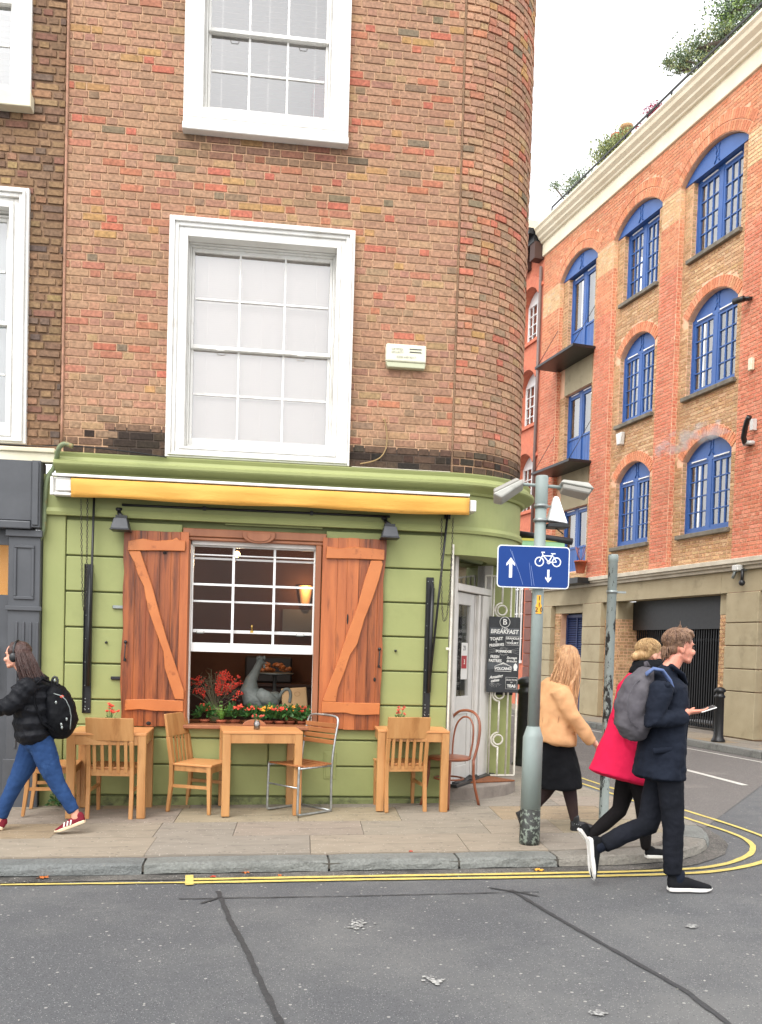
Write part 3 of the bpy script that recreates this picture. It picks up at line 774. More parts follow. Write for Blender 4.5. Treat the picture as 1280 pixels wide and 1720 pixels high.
# backing wall in joint colour with the window opening
WO = (-.78, .43, .855, 2.625)
wall_with_holes(XL - .145, 1.69, -.05, 2.735, [WO], .022, .28, GREEN_DEEP, 'ground_floor_wall', cafe)
gro = [.19, .48, .73, 1.07, 1.40, 1.73, 2.055, 2.38, 2.71]
def block(x0, x1, z0, z1):
    q = MB(); q.box(x0, x1, -.006, .03, z0, z1)
    o = q.build('stucco_block', GREEN, cafe, True, bevel=.009, seg=2)
g_ = .007
for a, b_ in zip(gro, gro[1:]):
    a += g_; b_ -= g_
    if b_ < .86: block(-1.87, 1.69, a, b_) if a < .47 else (block(-1.87, -.01, a, b_), block(.0, 1.69, a, b_))
    elif a < .86: block(-1.87, 1.69, a, .835); block(-1.87, -1.0, .842, b_); block(.66, 1.69, .842, b_)
    else: block(-1.87, WO[0] - .06, a, b_); block(WO[1] + .06, 1.69, a, b_)
q = MB(); q.box(XL - .145, -1.877, -.012, .03, -.02, 2.80); q.build('margin_strip', GREEN, cafe, True, bevel=.006)
q = MB(); q.box(-1.87, 1.70, -.03, .03, -.02, .183); q.build('plinth', mat('grimy shaded green plinth', T_('#98a068'), T_('#848c58'), .8, 5, .3, 30, c3=lin('#34362a'), s3=6, f3=(.48, .66)), cafe, True, bevel=.012, seg=2)  # grime and the shadow at the wall foot, both put into the colour
q = MB(); q.box(-.45, .45, -.010, .03, 2.717, 2.7345); q.build('moulding_fillet', GREEN, cafe, True)
q = MB(); q.box(.52, .64, -.014, .0, .36, .62); q.box(.54, .62, -.018, -.004, .38, .60); q.build('vent_cover', GREEN, cafe, True, bevel=.004)

# --- cafe window: timber frame, white sash, interior
OAK = mat('orange stained timber', T_('#c07c54'), T_('#a86844'), .45, 5, .15, 30, stretch=(1, 1, .25))
fr = MB(); x0, x1, z0, z1 = WO
fr.box(x0 - .05, x1 + .06, -.045, .05, z1 - .03, z1 + .045); fr.box(x0 - .02, x1 + .03, -.03, .05, z1 - .062, z1 - .031)
fr.box(x1 - .035, x1 + .02, -.03, .10, z0, z1 - .063); fr.box(x0 - .015, x0 + .02, -.03, .10, z0, z1 - .063)
fr.box(x0 - .04, x1 + .06, -.10, .14, z0 - .03, z0 + .005)
shopwin = fr.build('shop_window', OAK, cafe, True, bevel=.006)
q = MB(); cx_ = P(435, 905).x
q.prism([(cx_ - .15, z1 + .035)] + [(cx_ - .15 * cos(pi * k / 12), z1 + .0 - .075 * sin(pi * k / 12)) for k in range(13)] + [(cx_ + .15, z1 + .035)], -.075, -.046, 'y')
q.prism([(cx_ - .11, z1 + .02)] + [(cx_ - .11 * cos(pi * k / 12), z1 - .005 - .055 * sin(pi * k / 12)) for k in range(13)] + [(cx_ + .11, z1 + .02)], -.083, -.0755, 'y')
q.build('carved_boss', OAK, shopwin, True, bevel=.004)
q = MB(); q.prism([(cx_ + .11 * cos(pi * k / 12), z0 + .006 + .06 * sin(pi * k / 12)) for k in range(13)], -.095, -.06, 'y'); q.build('carved_boss', OAK, shopwin, True, bevel=.004)
X0, X1 = -.762, .398
sf = MB()
sf.box(X0, X0 + .012, .03, .12, z0 + .005, 2.563); sf.box(X1 - .004, X1 + .008, .03, .12, z0 + .005, 2.563); sf.box(X0, X1, .03, .12, 2.53, 2.563)
sf.build('window_lining', WHITE, shopwin, True)
def frame_rect(mb, a, b_, c_, d_, y0, y1, st, bot, top):
    mb.box(a, a + st, y0, y1, c_, d_); mb.box(b_ - st, b_, y0, y1, c_, d_); mb.box(a + st, b_ - st, y0, y1, c_, c_ + bot); mb.box(a + st, b_ - st, y0, y1, d_ - top, d_)
up = MB(); frame_rect(up, X0 + .012, X1 - .004, 1.715, 2.53, .09, .125, .012, .03, .012)
us = up.build('sash', WHITE_CLEAN, shopwin, True, bevel=.003)
lo = MB(); frame_rect(lo, X0 + .014, X1 - .006, 1.535, 2.445, .045, .08, .012, .085, .012)
ls = lo.build('sash', WHITE_CLEAN, shopwin, True, bevel=.003)
gb = MB()
for i in (1, 2):
    x = X0 + .012 + (X1 - X0 - .016) * i / 3; gb.box(x - .011, x + .011, .095, .12, 1.745, 2.518); gb.box(x - .011, x + .011, .05, .075, 1.62, 2.433)
for z in (2.41, 2.01): gb.box(X0 + .024, X1 - .016, .096, .119, z - .009, z + .009)
for z in (2.165, ): gb.box(X0 + .026, X1 - .018, .051, .074, z - .01, z + .01)
gb.each('glazing_bar', WHITE_CLEAN, shopwin, True)
for i in range(3):
    xa = X0 + .012 + (X1 - X0 - .016) * i / 3; xb = X0 + .012 + (X1 - X0 - .016) * (i + 1) / 3
    for (za, zb, yy) in ((1.745, 2.01, .107), (2.01, 2.41, .107), (2.41, 2.518, .107), (1.62, 2.165, .062), (2.165, 2.433, .062)):
        p_ = MB(); p_.add([(xa, yy, za), (xb, yy, za), (xb, yy, zb), (xa, yy, zb)], [(0, 1, 2, 3)]); p_.build('pane', GLASS, shopwin, True)
l = MB()
for x in (X0 + .1, X1 - .13): l.tube([(x - .035, .044, 1.725), (x - .03, .03, 1.71), (x + .03, .03, 1.71), (x + .035, .044, 1.725)], .004, 6)
l.each('sash_lift', STEEL, shopwin, True)
q = MB(); q.box(-.20, -.17, .03, .045, 1.725, 1.745); q.lathe([(.006, 1.745), (.004, 1.77), (.009, 1.785), (.003, 1.80)], 8, (-.185, .036, 0)); q.build('sash_catch', mat('brass', lin('#c9a55a'), None, .35, metal=1), shopwin, True)
# room
ROOM = mat('dark brown room wall', lin('#6e4630'), lin('#5c3a28'), .8, 2)
ROOM_D = mat('room floor', lin('#2e211a'), None, .7)
rm = MB(); rm.box(-1.8, 1.6, 2.6, 2.65, .0, 3.1); rm.box(-1.82, -1.8, .3, 2.6, 0, 3.1); rm.box(1.28, 1.30, .3, 2.6, 0, 3.1); rm.box(-1.8, 1.28, .285, 2.6, 3.0, 3.02)
rm.build('room_wall', ROOM, cafe, True)
rm = MB(); rm.box(-1.8, 1.28, .285, 2.6, .10, .13); rm.build('room_floor', ROOM_D, cafe, True)
sh = MB(); sh.box(-.80, .44, .142, .62, z0 - .06, z0 + .0); sh.build('display_shelf', OAK, cafe, True)

# --- shutters (board and ledge with waney edges)
RED_WOOD = mat('red brown stained board', T_('#bc6a36', 1.42), T_('#9a502a', 1.42), .38, 3.2, .3, 26, stretch=(4.5, 1, .3), c3=T_('#4e2414'), s3=4, f3=(.45, .68), bdist=.008)
RED_WOOD2 = mat('warm stained board', T_('#d67c44', 1.42), T_('#b46234', 1.42), .38, 4, .22, 22, stretch=(3.2, 1, .35), c3=T_('#7c4020'), s3=6, f3=(.58, .74), bdist=.008)
ORANGE_WOOD = mat('orange oiled ledge', T_('#ea9050', 1.55), T_('#d67c42', 1.55), .35, 3.5, .2, 20, stretch=(.6, 1, .6), c3=lin('#6f3213'), s3=8, f3=(.58, .72), bdist=.008)
def wavy(x0, x1, z0, z1, wl=0, wr=0, seed=0, n=14):
    r_ = random.Random(seed); a = [r_.uniform(-1, 1) for _ in range(n + 1)]; a = [(a[max(i - 1, 0)] + a[i] * 1.4 + a[min(i + 1, n)]) / 2.4 for i in range(n + 1)]
    c = [r_.uniform(-1, 1) for _ in range(n + 1)]; c = [(c[max(i - 1, 0)] + c[i] * 1.4 + c[min(i + 1, n)]) / 2.4 for i in range(n + 1)]
    Ls = [(x0 + a[i] * wl, z0 + (z1 - z0) * i / n) for i in range(n + 1)]; Rs = [(x1 + c[i] * wr, z0 + (z1 - z0) * i / n) for i in range(n + 1)]
    return Ls[::-1] + Rs
def ccw(p):
    a = sum(p[i - 1][0] * p[i][1] - p[i][0] * p[i - 1][1] for i in range(len(p))); return p if a > 0 else p[::-1]
def slab(poly, y0, y1, name, m, parent, bevel=.003):
    q = MB(); q.prism(ccw(poly), y0, y1, 'y'); return q.build(name, m, parent, True, bevel=bevel)
def shutter(side):
    hub = bpy.data.objects.new('shutter', None); col.objects.link(hub); attach(hub, cafe, True)
    if side == 'L':
        XA, XB, ZA, ZB = -1.352, -.772, .838, 2.628
        ed = [XA, -1.25, -1.145, -1.03, -.93, -.85, XB]
    else:
        XA, XB, ZA, ZB = .455, 1.048, .838, 2.638
        ed = [XA, .60, .69, .80, .90, .985, XB]
    for i, (a, b_) in enumerate(zip(ed, ed[1:])):
        outer = (i == 0 and side == 'L') or (i == len(ed) - 2 and side == 'R')
        slab(wavy(a + .0006, b_ - .0006, ZA + random.uniform(-.004, .004), ZB + random.uniform(-.006, .004), .022 if outer and side == 'L' else 0, .016 if outer and side == 'R' else 0, i * 3 + ord(side)),
             -.055 - random.uniform(0, .005), -.025, 'board', random.choice([RED_WOOD, RED_WOOD, RED_WOOD2]), hub, .0018)
    if side == 'L':
        top = [tuple(p)[::2] for p in map(lambda t: P(t[0], t[1], -.07), [(216, 909), (240, 905), (262, 909), (290, 907), (297, 903), (302, 908), (312, 909), (311, 926), (270, 925), (215, 925)])]
        bot = [tuple(P(u, v, -.07))[::2] for u, v in [(211, 1175), (250, 1174), (308, 1177), (308, 1195), (260, 1194), (236, 1191), (210, 1193)]]
        br = [tuple(P(u, v, -.07))[::2] for u, v in [(216, 926), (236, 926), (244, 950), (256, 985), (268, 1030), (281, 1075), (296, 1120), (309, 1160), (309, 1175), (294, 1174), (286, 1150), (277, 1122), (275, 1095), (262, 1060), (248, 1020), (242, 985), (232, 965), (226, 945)]]
    else:
        top = [tuple(P(u, v, -.07))[::2] for u, v in [(549, 918), (570, 922), (590, 919), (620, 921), (646, 924), (645, 941), (600, 939), (548, 938)]]
        bot = [tuple(P(u, v, -.07))[::2] for u, v in [(541, 1178), (580, 1180), (638, 1181), (637, 1200), (610, 1201), (592, 1200), (580, 1197), (540, 1197)]]
        br = [tuple(P(u, v, -.07))[::2] for u, v in [(623, 942), (641, 942), (643, 948), (636, 975), (626, 1005), (612, 1040), (600, 1082), (588, 1100), (578, 1130), (568, 1155), (564, 1179), (545, 1178), (542, 1176), (556, 1140), (570, 1105), (583, 1065), (600, 1020), (612, 975)]]
    slab(top, -.09, -.0605, 'ledge', ORANGE_WOOD, hub, .004); slab(bot, -.09, -.0605, 'ledge', ORANGE_WOOD, hub, .004); slab(br, -.088, -.061, 'brace', ORANGE_WOOD, hub, .004)
    # hook and knot hole
    hx, hz = (-1.325, 1.56) if side == 'L' else (1.0, 1.6)
    hx, hz = (P(213, 1080).x, P(213, 1080).z) if side == 'L' else (P(636, 1092).x, P(636, 1092).z)
    q = MB(); q.tube([(hx, -.075, hz), (hx, -.085, hz - .03), (hx - .004, -.085, hz - .13), (hx - .01, -.09, hz - .16), (hx + .012, -.09, hz - .165)], .006, 6); q.ball((hx, -.07, hz + .01), .016); q.ball((hx - .002, -.07, hz - .15), .012)
    q.build('hook', BLACK, hub, True)
    q = MB()
    if side == 'L': q.ball((P(251, 1214).x, -.062, P(251, 1214).z), (.022, .008, .018)); q.ball((P(278, 930).x, -.062, P(278, 930).z), (.018, .006, .01))
    else: q.ball((P(628, 1141).x, -.062, P(628, 1141).z), (.012, .006, .02)); q.ball((P(583, 1040).x, -.062, P(583, 1040).z), (.008, .006, .05))
    q.build('knot_hole', BLACK_MATT, hub, True)
shutter('L'); shutter('R')
# shutter stays on the wall
for (u, v) in ((200, 1020), (197, 1139)):
    p = P(u, v); q = MB(); q.box(p.x - .055, p.x + .045, -.03, -.008, p.z - .016, p.z + .016); q.build('shutter_stay', STEEL if v < 1100 else BLACK, cafe, True, bevel=.006)
for (u, v) in ((179, 1079), (664, 1093)):
    p = P(u, v); q = MB(); q.lathe([(.012, 0), (.012, .02), (.007, .03)], 10); q.M = Matrix(); o = q.build('wall_bolt', BLACK, cafe, True)
    o.matrix_basis = Matrix.Translation((p.x, -.006, p.z)) @ Matrix.Rotation(radians(90), 4, 'X')

# --- entrance on the corner
DOORP = mat('grey door paint', lin('#c4c1bc'), lin('#b6b3ae'), .45, 3, .06, 30, c3=lin('#86837f'), s3=3, f3=(.62, .8))
FRAMEP = mat('off white door frame', lin('#d2cec8'), lin('#c4bfb8'), .5, 3, .1, 30, c3=lin('#908a80'), s3=5, f3=(.62, .8))
da = Vector((1.72, .12, 0)); dd = Vector((.56, .83, 0)).normalized(); dn = Vector((dd.y, -dd.x, 0))   # door line, outward normal
ang = atan2(dd.y, dd.x)
step_z = .275
DM = Matrix.Translation((da.x, da.y, step_z)) @ Matrix.Rotation(ang, 4, 'Z')   # local x along the door, -y outward
def dmb(): return MB(DM)
q = dmb(); Wd = 1.07; H0 = 2.39
q.box(0, .07, -.05, .08, 0, H0); q.box(Wd - .07, Wd, -.05, .08, 0, H0); q.box(.07, Wd - .07, -.05, .08, H0 - .08, H0); q.box(.07, Wd - .07, -.06, .08, 1.93, 2.0)
dframe = q.build('door_frame', FRAMEP, cafe, True, bevel=.005)
q = dmb(); q.box(.07, Wd - .07, .03, .04, 2.0, H0 - .08); q.build('fanlight', GLASS_B, cafe, True)
q = dmb(); q.box(.05, Wd, .3, .32, 0, H0); q.build('hall_darkness', ROOM_D, cafe, True)
q = dmb()
lf, rf = .075, .60
q.box(lf, lf + .10, -.02, .02, .02, 1.92); q.box(rf - .10, rf, -.02, .02, .02, 1.92); q.box(lf + .1, rf - .1, -.02, .02, 1.80, 1.92); q.box(lf + .1, rf - .1, -.02, .02, .70, .88); q.box(lf + .1, rf - .1, -.02, .02, .02, .18); q.box(lf + .1, rf - .1, -.008, .008, .18, .70)
door = q.build('door', DOORP, cafe, True, bevel=.004)
q = dmb(); q.box(lf + .1, rf - .1, -.003, .003, .88, 1.80); q.build('pane', GLASS, door, True)
q = dmb(); q.box(rf + .03, Wd - .075, -.02, .02, .02, 1.92); q.box(rf + .05, rf + .11, -.05, -.0205, .02, 1.92); q.box(rf + .15, Wd - .09, -.06, -.0205, .02, 1.92); d2_ = q.build('side_door', FRAMEP, cafe, True, bevel=.004)
q = dmb()
for z0_, z1_ in ((.06, .52), (.62, 1.22), (1.3, 1.7), (1.76, 1.9)): q.box(rf + .121, rf + .142, -.032, -.0208, z0_, z1_)
q.build('dark_gap', BLACK_MATT, d2_, True)
# stickers on the door glass
q = dmb(); q.box(lf + .24, rf - .12, -.008, -.0035, 1.05, 1.42); st_ = q.build('door_notice', mat('paper', lin('#cfccc6'), None, .7), door, True)
q = dmb(); q.box(lf + .24, rf - .15, -.012, -.0085, 1.16, 1.29); q.build('notice_panel', mat('red print', lin('#9c2b2e'), None, .6), door, True)
DT = Matrix.Rotation(pi / 2, 4, 'X')
TXT_K = mat('dark print', lin('#2c2b2a'), None, .7); TXT_W = mat('white print', lin('#e4e2dc'), None, .7)
text('21', .07, TXT_K, cafe, Matrix.Translation((0, 0, -PAVE)) @ DM @ Matrix.Translation(((lf + rf) / 2 + .055, -.009, 1.365)) @ DT)
text('3', .07, TXT_W, cafe, Matrix.Translation((0, 0, -PAVE)) @ DM @ Matrix.Translation(((lf + rf) / 2 + .045, -.0135, 1.225)) @ DT)
# right-hand pier of the entrance and the soffit over the recess
de = da + dd * Wd
q = MB(); q.prism([(de.x - .0, de.y - .05), (2.60, de.y - .05), (2.62, de.y + .2), (de.x - .05, de.y + .2)], -.02, 2.53, 'z'); q.build('entrance_pier', GREEN, cafe, True, bevel=.01)
q = MB(); q.prism([(de.x - .002, de.y - .062), (2.601, de.y - .062), (2.601, de.y - .0505), (de.x - .002, de.y - .0505)], 1.03 + .12, 1.42 + .12, 'z'); q.build('painted_black_band', BLACK_MATT, cafe, True)
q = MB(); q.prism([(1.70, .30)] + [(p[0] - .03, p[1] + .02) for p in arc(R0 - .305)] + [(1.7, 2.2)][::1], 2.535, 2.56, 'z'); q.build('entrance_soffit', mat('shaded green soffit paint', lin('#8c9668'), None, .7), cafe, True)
q = MB(); q.box(1.695, 1.72, .282, .6, -.02, 2.53); q.build('entrance_reveal', GREEN, cafe, True)
q = MB(); e = Vector((2.62, de.y + .2)); q.prism([(e.x, e.y), (e.x + SD.x * 8, e.y + SD.y * 8), (e.x + SD.x * 8 - .3, e.y + SD.y * 8), (e.x - .3, e.y)], -.02, 2.53, 'z'); q.build('side_wall', GREEN, cafe, True)
# step
STEP = mat('worn stone step', lin('#8b8178'), lin('#746b63'), .85, 6, .4, 40, c3=lin('#5b544d'), s3=4, f3=(.56, .75))
sc_, sr = (1.80, .95), .83
q = MB(); q.prism([(sc_[0] + sr * cos(radians(t)), sc_[1] + sr * sin(radians(t))) for t in range(-95, 31, 5)] + [(1.70, 1.3), (1.70, .12)], PAVE, step_z, 'z'); q.build('entrance_step', STEP, cafe, True, bevel=.012, seg=2)
q = dmb(); q.box(.0, Wd + .02, -.13, .1, -.001, .03); q.build('threshold', BLACK, cafe, True, bevel=.008)
# folding gate leaves, white wrought iron
WIRON = mat('white gate iron', lin('#d9d5c8'), lin('#c2bcae'), .5, 20, .2, 60)
def gate(M_, wid, zt, nb, label, rings):
    G_ = bpy.data.objects.new('gate', None); col.objects.link(G_); attach(G_, cafe, True); KIDS.setdefault(cafe.name, []).append(G_)
    q = MB(M_); r = .008
    q.bar((0, 0, 0), (0, 0, zt), .018); q.bar((wid, 0, 0), (wid, 0, zt), .018); q.bar((0, 0, 0), (wid, 0, 0), .016); q.bar((0, 0, zt), (wid, 0, zt), .016)
    q.build('gate_frame', WIRON, G_, True)
    for i in range(1, nb):
        x = wid * i / nb; q = MB(M_)
        if i == nb // 2:
            ze = [0]
            for z in rings:
                q.tube([(x, 0, ze[-1]), (x, 0, z - .075)], .0105, 6); ze.append(z + .075)
                q.tube([(x + .052 * cos(2 * pi * k / 18), 0, z + .052 * sin(2 * pi * k / 18)) for k in range(18)], .0105, 6, closed=True)
                q.tube([(x + .078 * cos(a), 0, z + .078 * sin(a)) for a in [radians(90 + 180 * k / 12) for k in range(13)]], .0105, 6)
            q.tube([(x, 0, ze[-1]), (x, 0, zt)], .0105, 6)
        else: q.tube([(x, 0, 0), (x, 0, zt)], .0105, 6)
        q.build('gate_bar', WIRON, G_, True)
gate(Matrix.Translation((2.235, .83, step_z + .02)) @ Matrix.Rotation(radians(4), 4, 'Z'), .385, 2.12, 4, '', (.38, .87, 1.76))
gate(Matrix.Translation((1.694, -.07, step_z + .02)) @ Matrix.Rotation(radians(77), 4, 'Z'), .40, 2.32, 4, '', (.38, .87, 1.85))
q = MB(); 
for z in (1.63, .78): q.box(1.655, 1.70, -.075, -.045, z - .012, z + .012)
q.each('gate_hinge', WIRON, cafe, True)
# roof so that the building is closed
q = MB(); q.prism([(XL, .05), (XS, .05)] + arc(R0 - .1)[1:] + [(Vector(END) + SD * 9)[:2], (XL, 9)], TOPZ - .05, TOPZ + .0, 'z'); q.build('roof', MORTAR_DARK, cafe, True)
q = MB(); q.box(XL, XL + .25, .31, 9, .0, TOPZ - .06); q.build('party_wall', MORTAR_DARK, cafe, True)

# ================================================================== GREY FRONTED NEIGHBOUR (left)
nb = thing('terraced_building', 'old dark brick building with white windows and grey painted shopfront left of the green cafe', 'building', (-4, 0, PAVE))
NXL, NXR = -6.2, XL - .01
N1 = (-4.05, P(50, 330).x, 3.36, P(50, 318).z); N2 = (-3.9, P(52, 170).x, P(52, 182).z, 8.5)
NO1 = (N1[0] + .15, N1[1] - .17, N1[2] + .08, N1[3] - .18); NO2 = (N2[0] + .15, N2[1] - .17, N2[2] + .14, N2[3] - .18)
wall_with_holes(NXL, NXR, 3.3, TOPZ - .4, [(o[0] - .012, o[1] + .012, o[2] - .012, o[3] + .012) for o in (NO1, NO2)], .03, .3, MORTAR_DARK, 'wall', nb)
PAL2 = [(T_('#a48264'), 8), (T_('#aa8a68'), 6), (T_('#b08e6a'), 5), (T_('#9a7a62'), 6), (T_('#b48a6c'), 3), (T_('#bc9c70'), 2), (T_('#8c7464'), 3), (T_('#7c6a60'), 1), (T_('#a07462'), 3)]
bk = Bricks()
lay(NXL, NXR - .005, 3.36, TOPZ - .4, [(N1[0] + .02, N1[1] - .02, 3.3, N1[3] - .01), (N2[0] + .02, N2[1] - .02, N2[2] + .01, N2[3] - .02)],
    lambda x, z, L, H: bk.add((x, .026, z), L * random.uniform(.9, 1), H * random.uniform(.85, 1), Matrix.Rotation(random.uniform(-.02, .02), 3, 'Y') @ Matrix.Rotation(random.uniform(-.04, .04), 3, 'X'), jit(pick(PAL2), .12), random.uniform(.004, .013)), seed=21, jnt=.013)
bk.build(nb, 150)
surround(nb, N1, NO1, [(0, .02), (.16, .05), (.3, .03), (.5, .0), (.78, .02)])
surround(nb, N2, NO2, [(0, .02), (.5, .022)])
sash_window(nb, NO1[0] + .02, NO1[1] - .02, NO1[2] + .02, NO1[3] - .02, .13, 3, 2, 2, 4.45, None)
sash_window(nb, NO2[0] + .02, NO2[1] - .02, NO2[2] + .02, NO2[3] - .02, .13, 3, 2, 2, 7.3, (.05, radians(28), .045))
q = MB(); q.box(N2[0] - .03, N2[1] + .025, -.10, .02, N2[2] - .04, N2[2] + .09); q.build('window_sill', CREAM, nb, True, bevel=.006)
CURT = mat('pale curtain', lin('#c9d0cf'), lin('#b4bcbb'), .8, 4, stretch=(6, 1, .3))
for O in (NO1, NO2):
    q = MB(); q.box(O[0], O[1], .32, .34, O[2], O[3]); q.build('curtain', CURT, nb, True)
zt = P(40, 752).z
q = MB(); q.box(NXL, XL - .034, -.07, .03, 3.195, zt - .01); q.box(NXL, XL - .034, -.09, -.0705, zt - .05, zt - .01); q.build('fascia_band', CREAM, nb, True, bevel=.006)
gz_ = P(60, 905).z
q = MB(); q.box(NXL, -2.15, -.12, .05, 2.66, 3.194); q.build('signboard', GREY_PAINT, nb, True, bevel=.006)
q = MB(); q.box(-2.149, -2.07, -.14, .05, 2.60, 3.194); q.box(-2.139, -2.085, -.155, -.1405, 2.62, 3.18); q.build('console_bracket', GREY_PAINT, nb, True, bevel=.005)
q = MB(); q.box(NXL, -2.07, -.16, .05, 2.56, 2.62) if False else q.box(NXL, -2.15, -.15, .05, 2.585, 2.655); q.build('cornice', GREY_PAINT, nb, True, bevel=.01, seg=2)
pl0, pl1 = P(17, 1000).x, -2.078
q = MB(); q.box(pl0, pl1, -.075, .05, .0, 2.583)
q.box(pl0 - .02, pl1 + .02, -.105, -.0755, 2.52, 2.582)
q.box(pl0 - .02, pl1 + .02, -.10, -.0755, 1.86, 1.90); q.box(pl0 - .02, pl1 + .012, -.095, -.0755, -.02, .52)
for a, b_, c_, d_ in ((pl0 + .05, pl1 - .05, 2.42, 2.45), (pl0 + .05, pl1 - .05, 1.96, 1.99), (pl0 + .05, pl0 + .075, 1.99, 2.42), (pl1 - .075, pl1 - .05, 1.99, 2.42)): q.box(a, b_, -.09, -.0757, c_, d_)
pil = q.build('pilaster', GREY_PAINT, nb, True, bevel=.005)
for k in range(4):
    x = pl0 + .07 + k * .06; q = MB(); q.box(x, x + .022, -.088, -.0756, .62, 1.76); q.build('flute', GREY_PAINT, pil, True, bevel=.004)
wall_with_holes(NXL, pl0, 0, 2.584, [(-3.4, pl0 - .012, 2.0, 2.45)], .0, .05, GREY_PAINT, 'shopfront_wall', nb)
q = MB(); q.box(-3.4, pl0 - .05, .3, .32, 1.95, 2.5); q.build('lit_room', glow('warm lit room', lin('#c98a3a'), .55), nb, True)
q = MB(); q.box(-3.4, pl0 - .012, .02, .026, 2.0, 2.45); q.build('pane', GLASS, nb, True)
q = MB(); q.box(-2.58, pl0 - .11, -.02, -.001, .1, 1.9); q.box(-2.70, -2.6, -.03, -.0005, .1, 1.9); q.build('door', GREY_PAINT, nb, True, bevel=.006)
q = MB(); q.bar((-2.46, -.07, 1.15), (-2.46, -.07, 1.55), .014); q.bar((-2.46, -.07, 1.17), (-2.46, -.02, 1.17), .01); q.bar((-2.46, -.07, 1.53), (-2.46, -.02, 1.53), .01); q.build('door_handle', STEEL, nb, True)
q = MB(); q.box(NXL, NXR, .31, 6, 0, TOPZ - .45); q.build('house_body', MORTAR_DARK, nb, True) if False else None
q = MB(); q.box(NXL, NXR, .03, 8, TOPZ - .4, TOPZ - .35); q.build('roof', MORTAR_DARK, nb, True)

# ================================================================== WAREHOUSE WITH BLUE WINDOWS (right)
HW = thing('brick_warehouse', 'tall orange brick warehouse with blue arched windows across the side street', 'building', P0, atan2(-D2.y, -D2.x))
# local frame: x = s (towards the viewer), y = depth into the building, z from the pavement top (PAVE)
ZB = P0.z
def z_(z): return z - ZB
REDP = [(T_(h, 1.38), w) for h, w in (('#f2a47c', 6), ('#ee9c76', 6), ('#f4ae86', 4), ('#e6946e', 3))]
REDL = [(T_(h, 1.38), w) for h, w in (('#f0987a', 6), ('#ec9072', 6), ('#f4a284', 4), ('#e68a6c', 3))]
PALE = [(T_(h, 1.38), w) for h, w in (('#fcd6a4', 6), ('#f8cc9a', 5), ('#fcdcb0', 3))]
YELP = [(T_(h, 1.38), w) for h, w in (('#deb68a', 6), ('#d6ac7e', 6), ('#e6c094', 5), ('#ca9e72', 3), ('#d0aa80', 3))]
SANDST = mat('buff stone', T_('#c0b292', 1.3), T_('#b4a686', 1.3), .85, 2.5, .25, 25, c3=T_('#8e8468', 1.4), s3=1.4, f3=(.55, .78))
STRING = mat('string course paint', lin('#cfc7b5'), lin('#b8af9c'), .7, 4, .15, 30, c3=lin('#8b8475'), s3=5, f3=(.6, .78))
CORN = mat('cream cornice', lin('#ece2c8'), lin('#e2d6ba'), .65, 2, .08, 20)
BLUE = mat('blue window paint', T_('#4270ba', 1.4), T_('#3a66ae', 1.4), .4, 3, .05, 30)
SILL = mat('stone sill', lin('#7c7568'), lin('#625c51'), .85, 8, .3, 40)
PR, PN, FRY = 0.0, .12, .27                     # planes: pier face, panel face, window
piers = [(-8.2, -7.25), (-5.36, -4.62), (-2.7, -2.06), (0.0, 1.7)]
panels = [(-7.25, -5.36), (-4.62, -2.7), (-2.06, 0.0)]
ztop = 12.45
def arch_pts(a, b_, zs, rise, n=14):
    c = (a + b_) / 2; h = (b_ - a) / 2; R = (h * h + rise * rise) / (2 * rise); zc = zs + rise - R; t0 = math.asin(h / R)
    return [(c + R * sin(-t0 + 2 * t0 * k / n), zc + R * cos(-t0 + 2 * t0 * k / n)) for k in range(n + 1)], (c, zc, R, t0)
opens = []       # (s0, s1, z0, zspring, rise)
for i, (a, b_) in enumerate(panels):
    w0, w1 = b_ - 1.79 if i == 2 else (b_ - 1.70 if i == 1 else b_ - 1.62), b_ - .27 if i == 2 else b_ - .2
    w0 = a + .27; w1 = b_ - .27
    if i == 0:
        opens += [(i, w0, w1, 3.72, 5.35, 0, 'low'), (i, w0, w1, 6.42, 8.35, 0, 'mid'), (i, w0 + .0, w1, 9.2, 11.35, 0, 'top')]
    else:
        opens += [(i, w0, w1, 4.13, 5.66, .36, 'low'), (i, w0, w1, 6.98, 8.55, .36, 'mid'), (i, w0, w1, 9.8, 11.38, 0, 'top')]
def inside_arch(a, b_, zs, rise, x, z, extra=0.0):
    _, (c, zc, R, t0) = arch_pts(a, b_, zs, rise)
    return hypot(x - c, z - zc) < R + extra
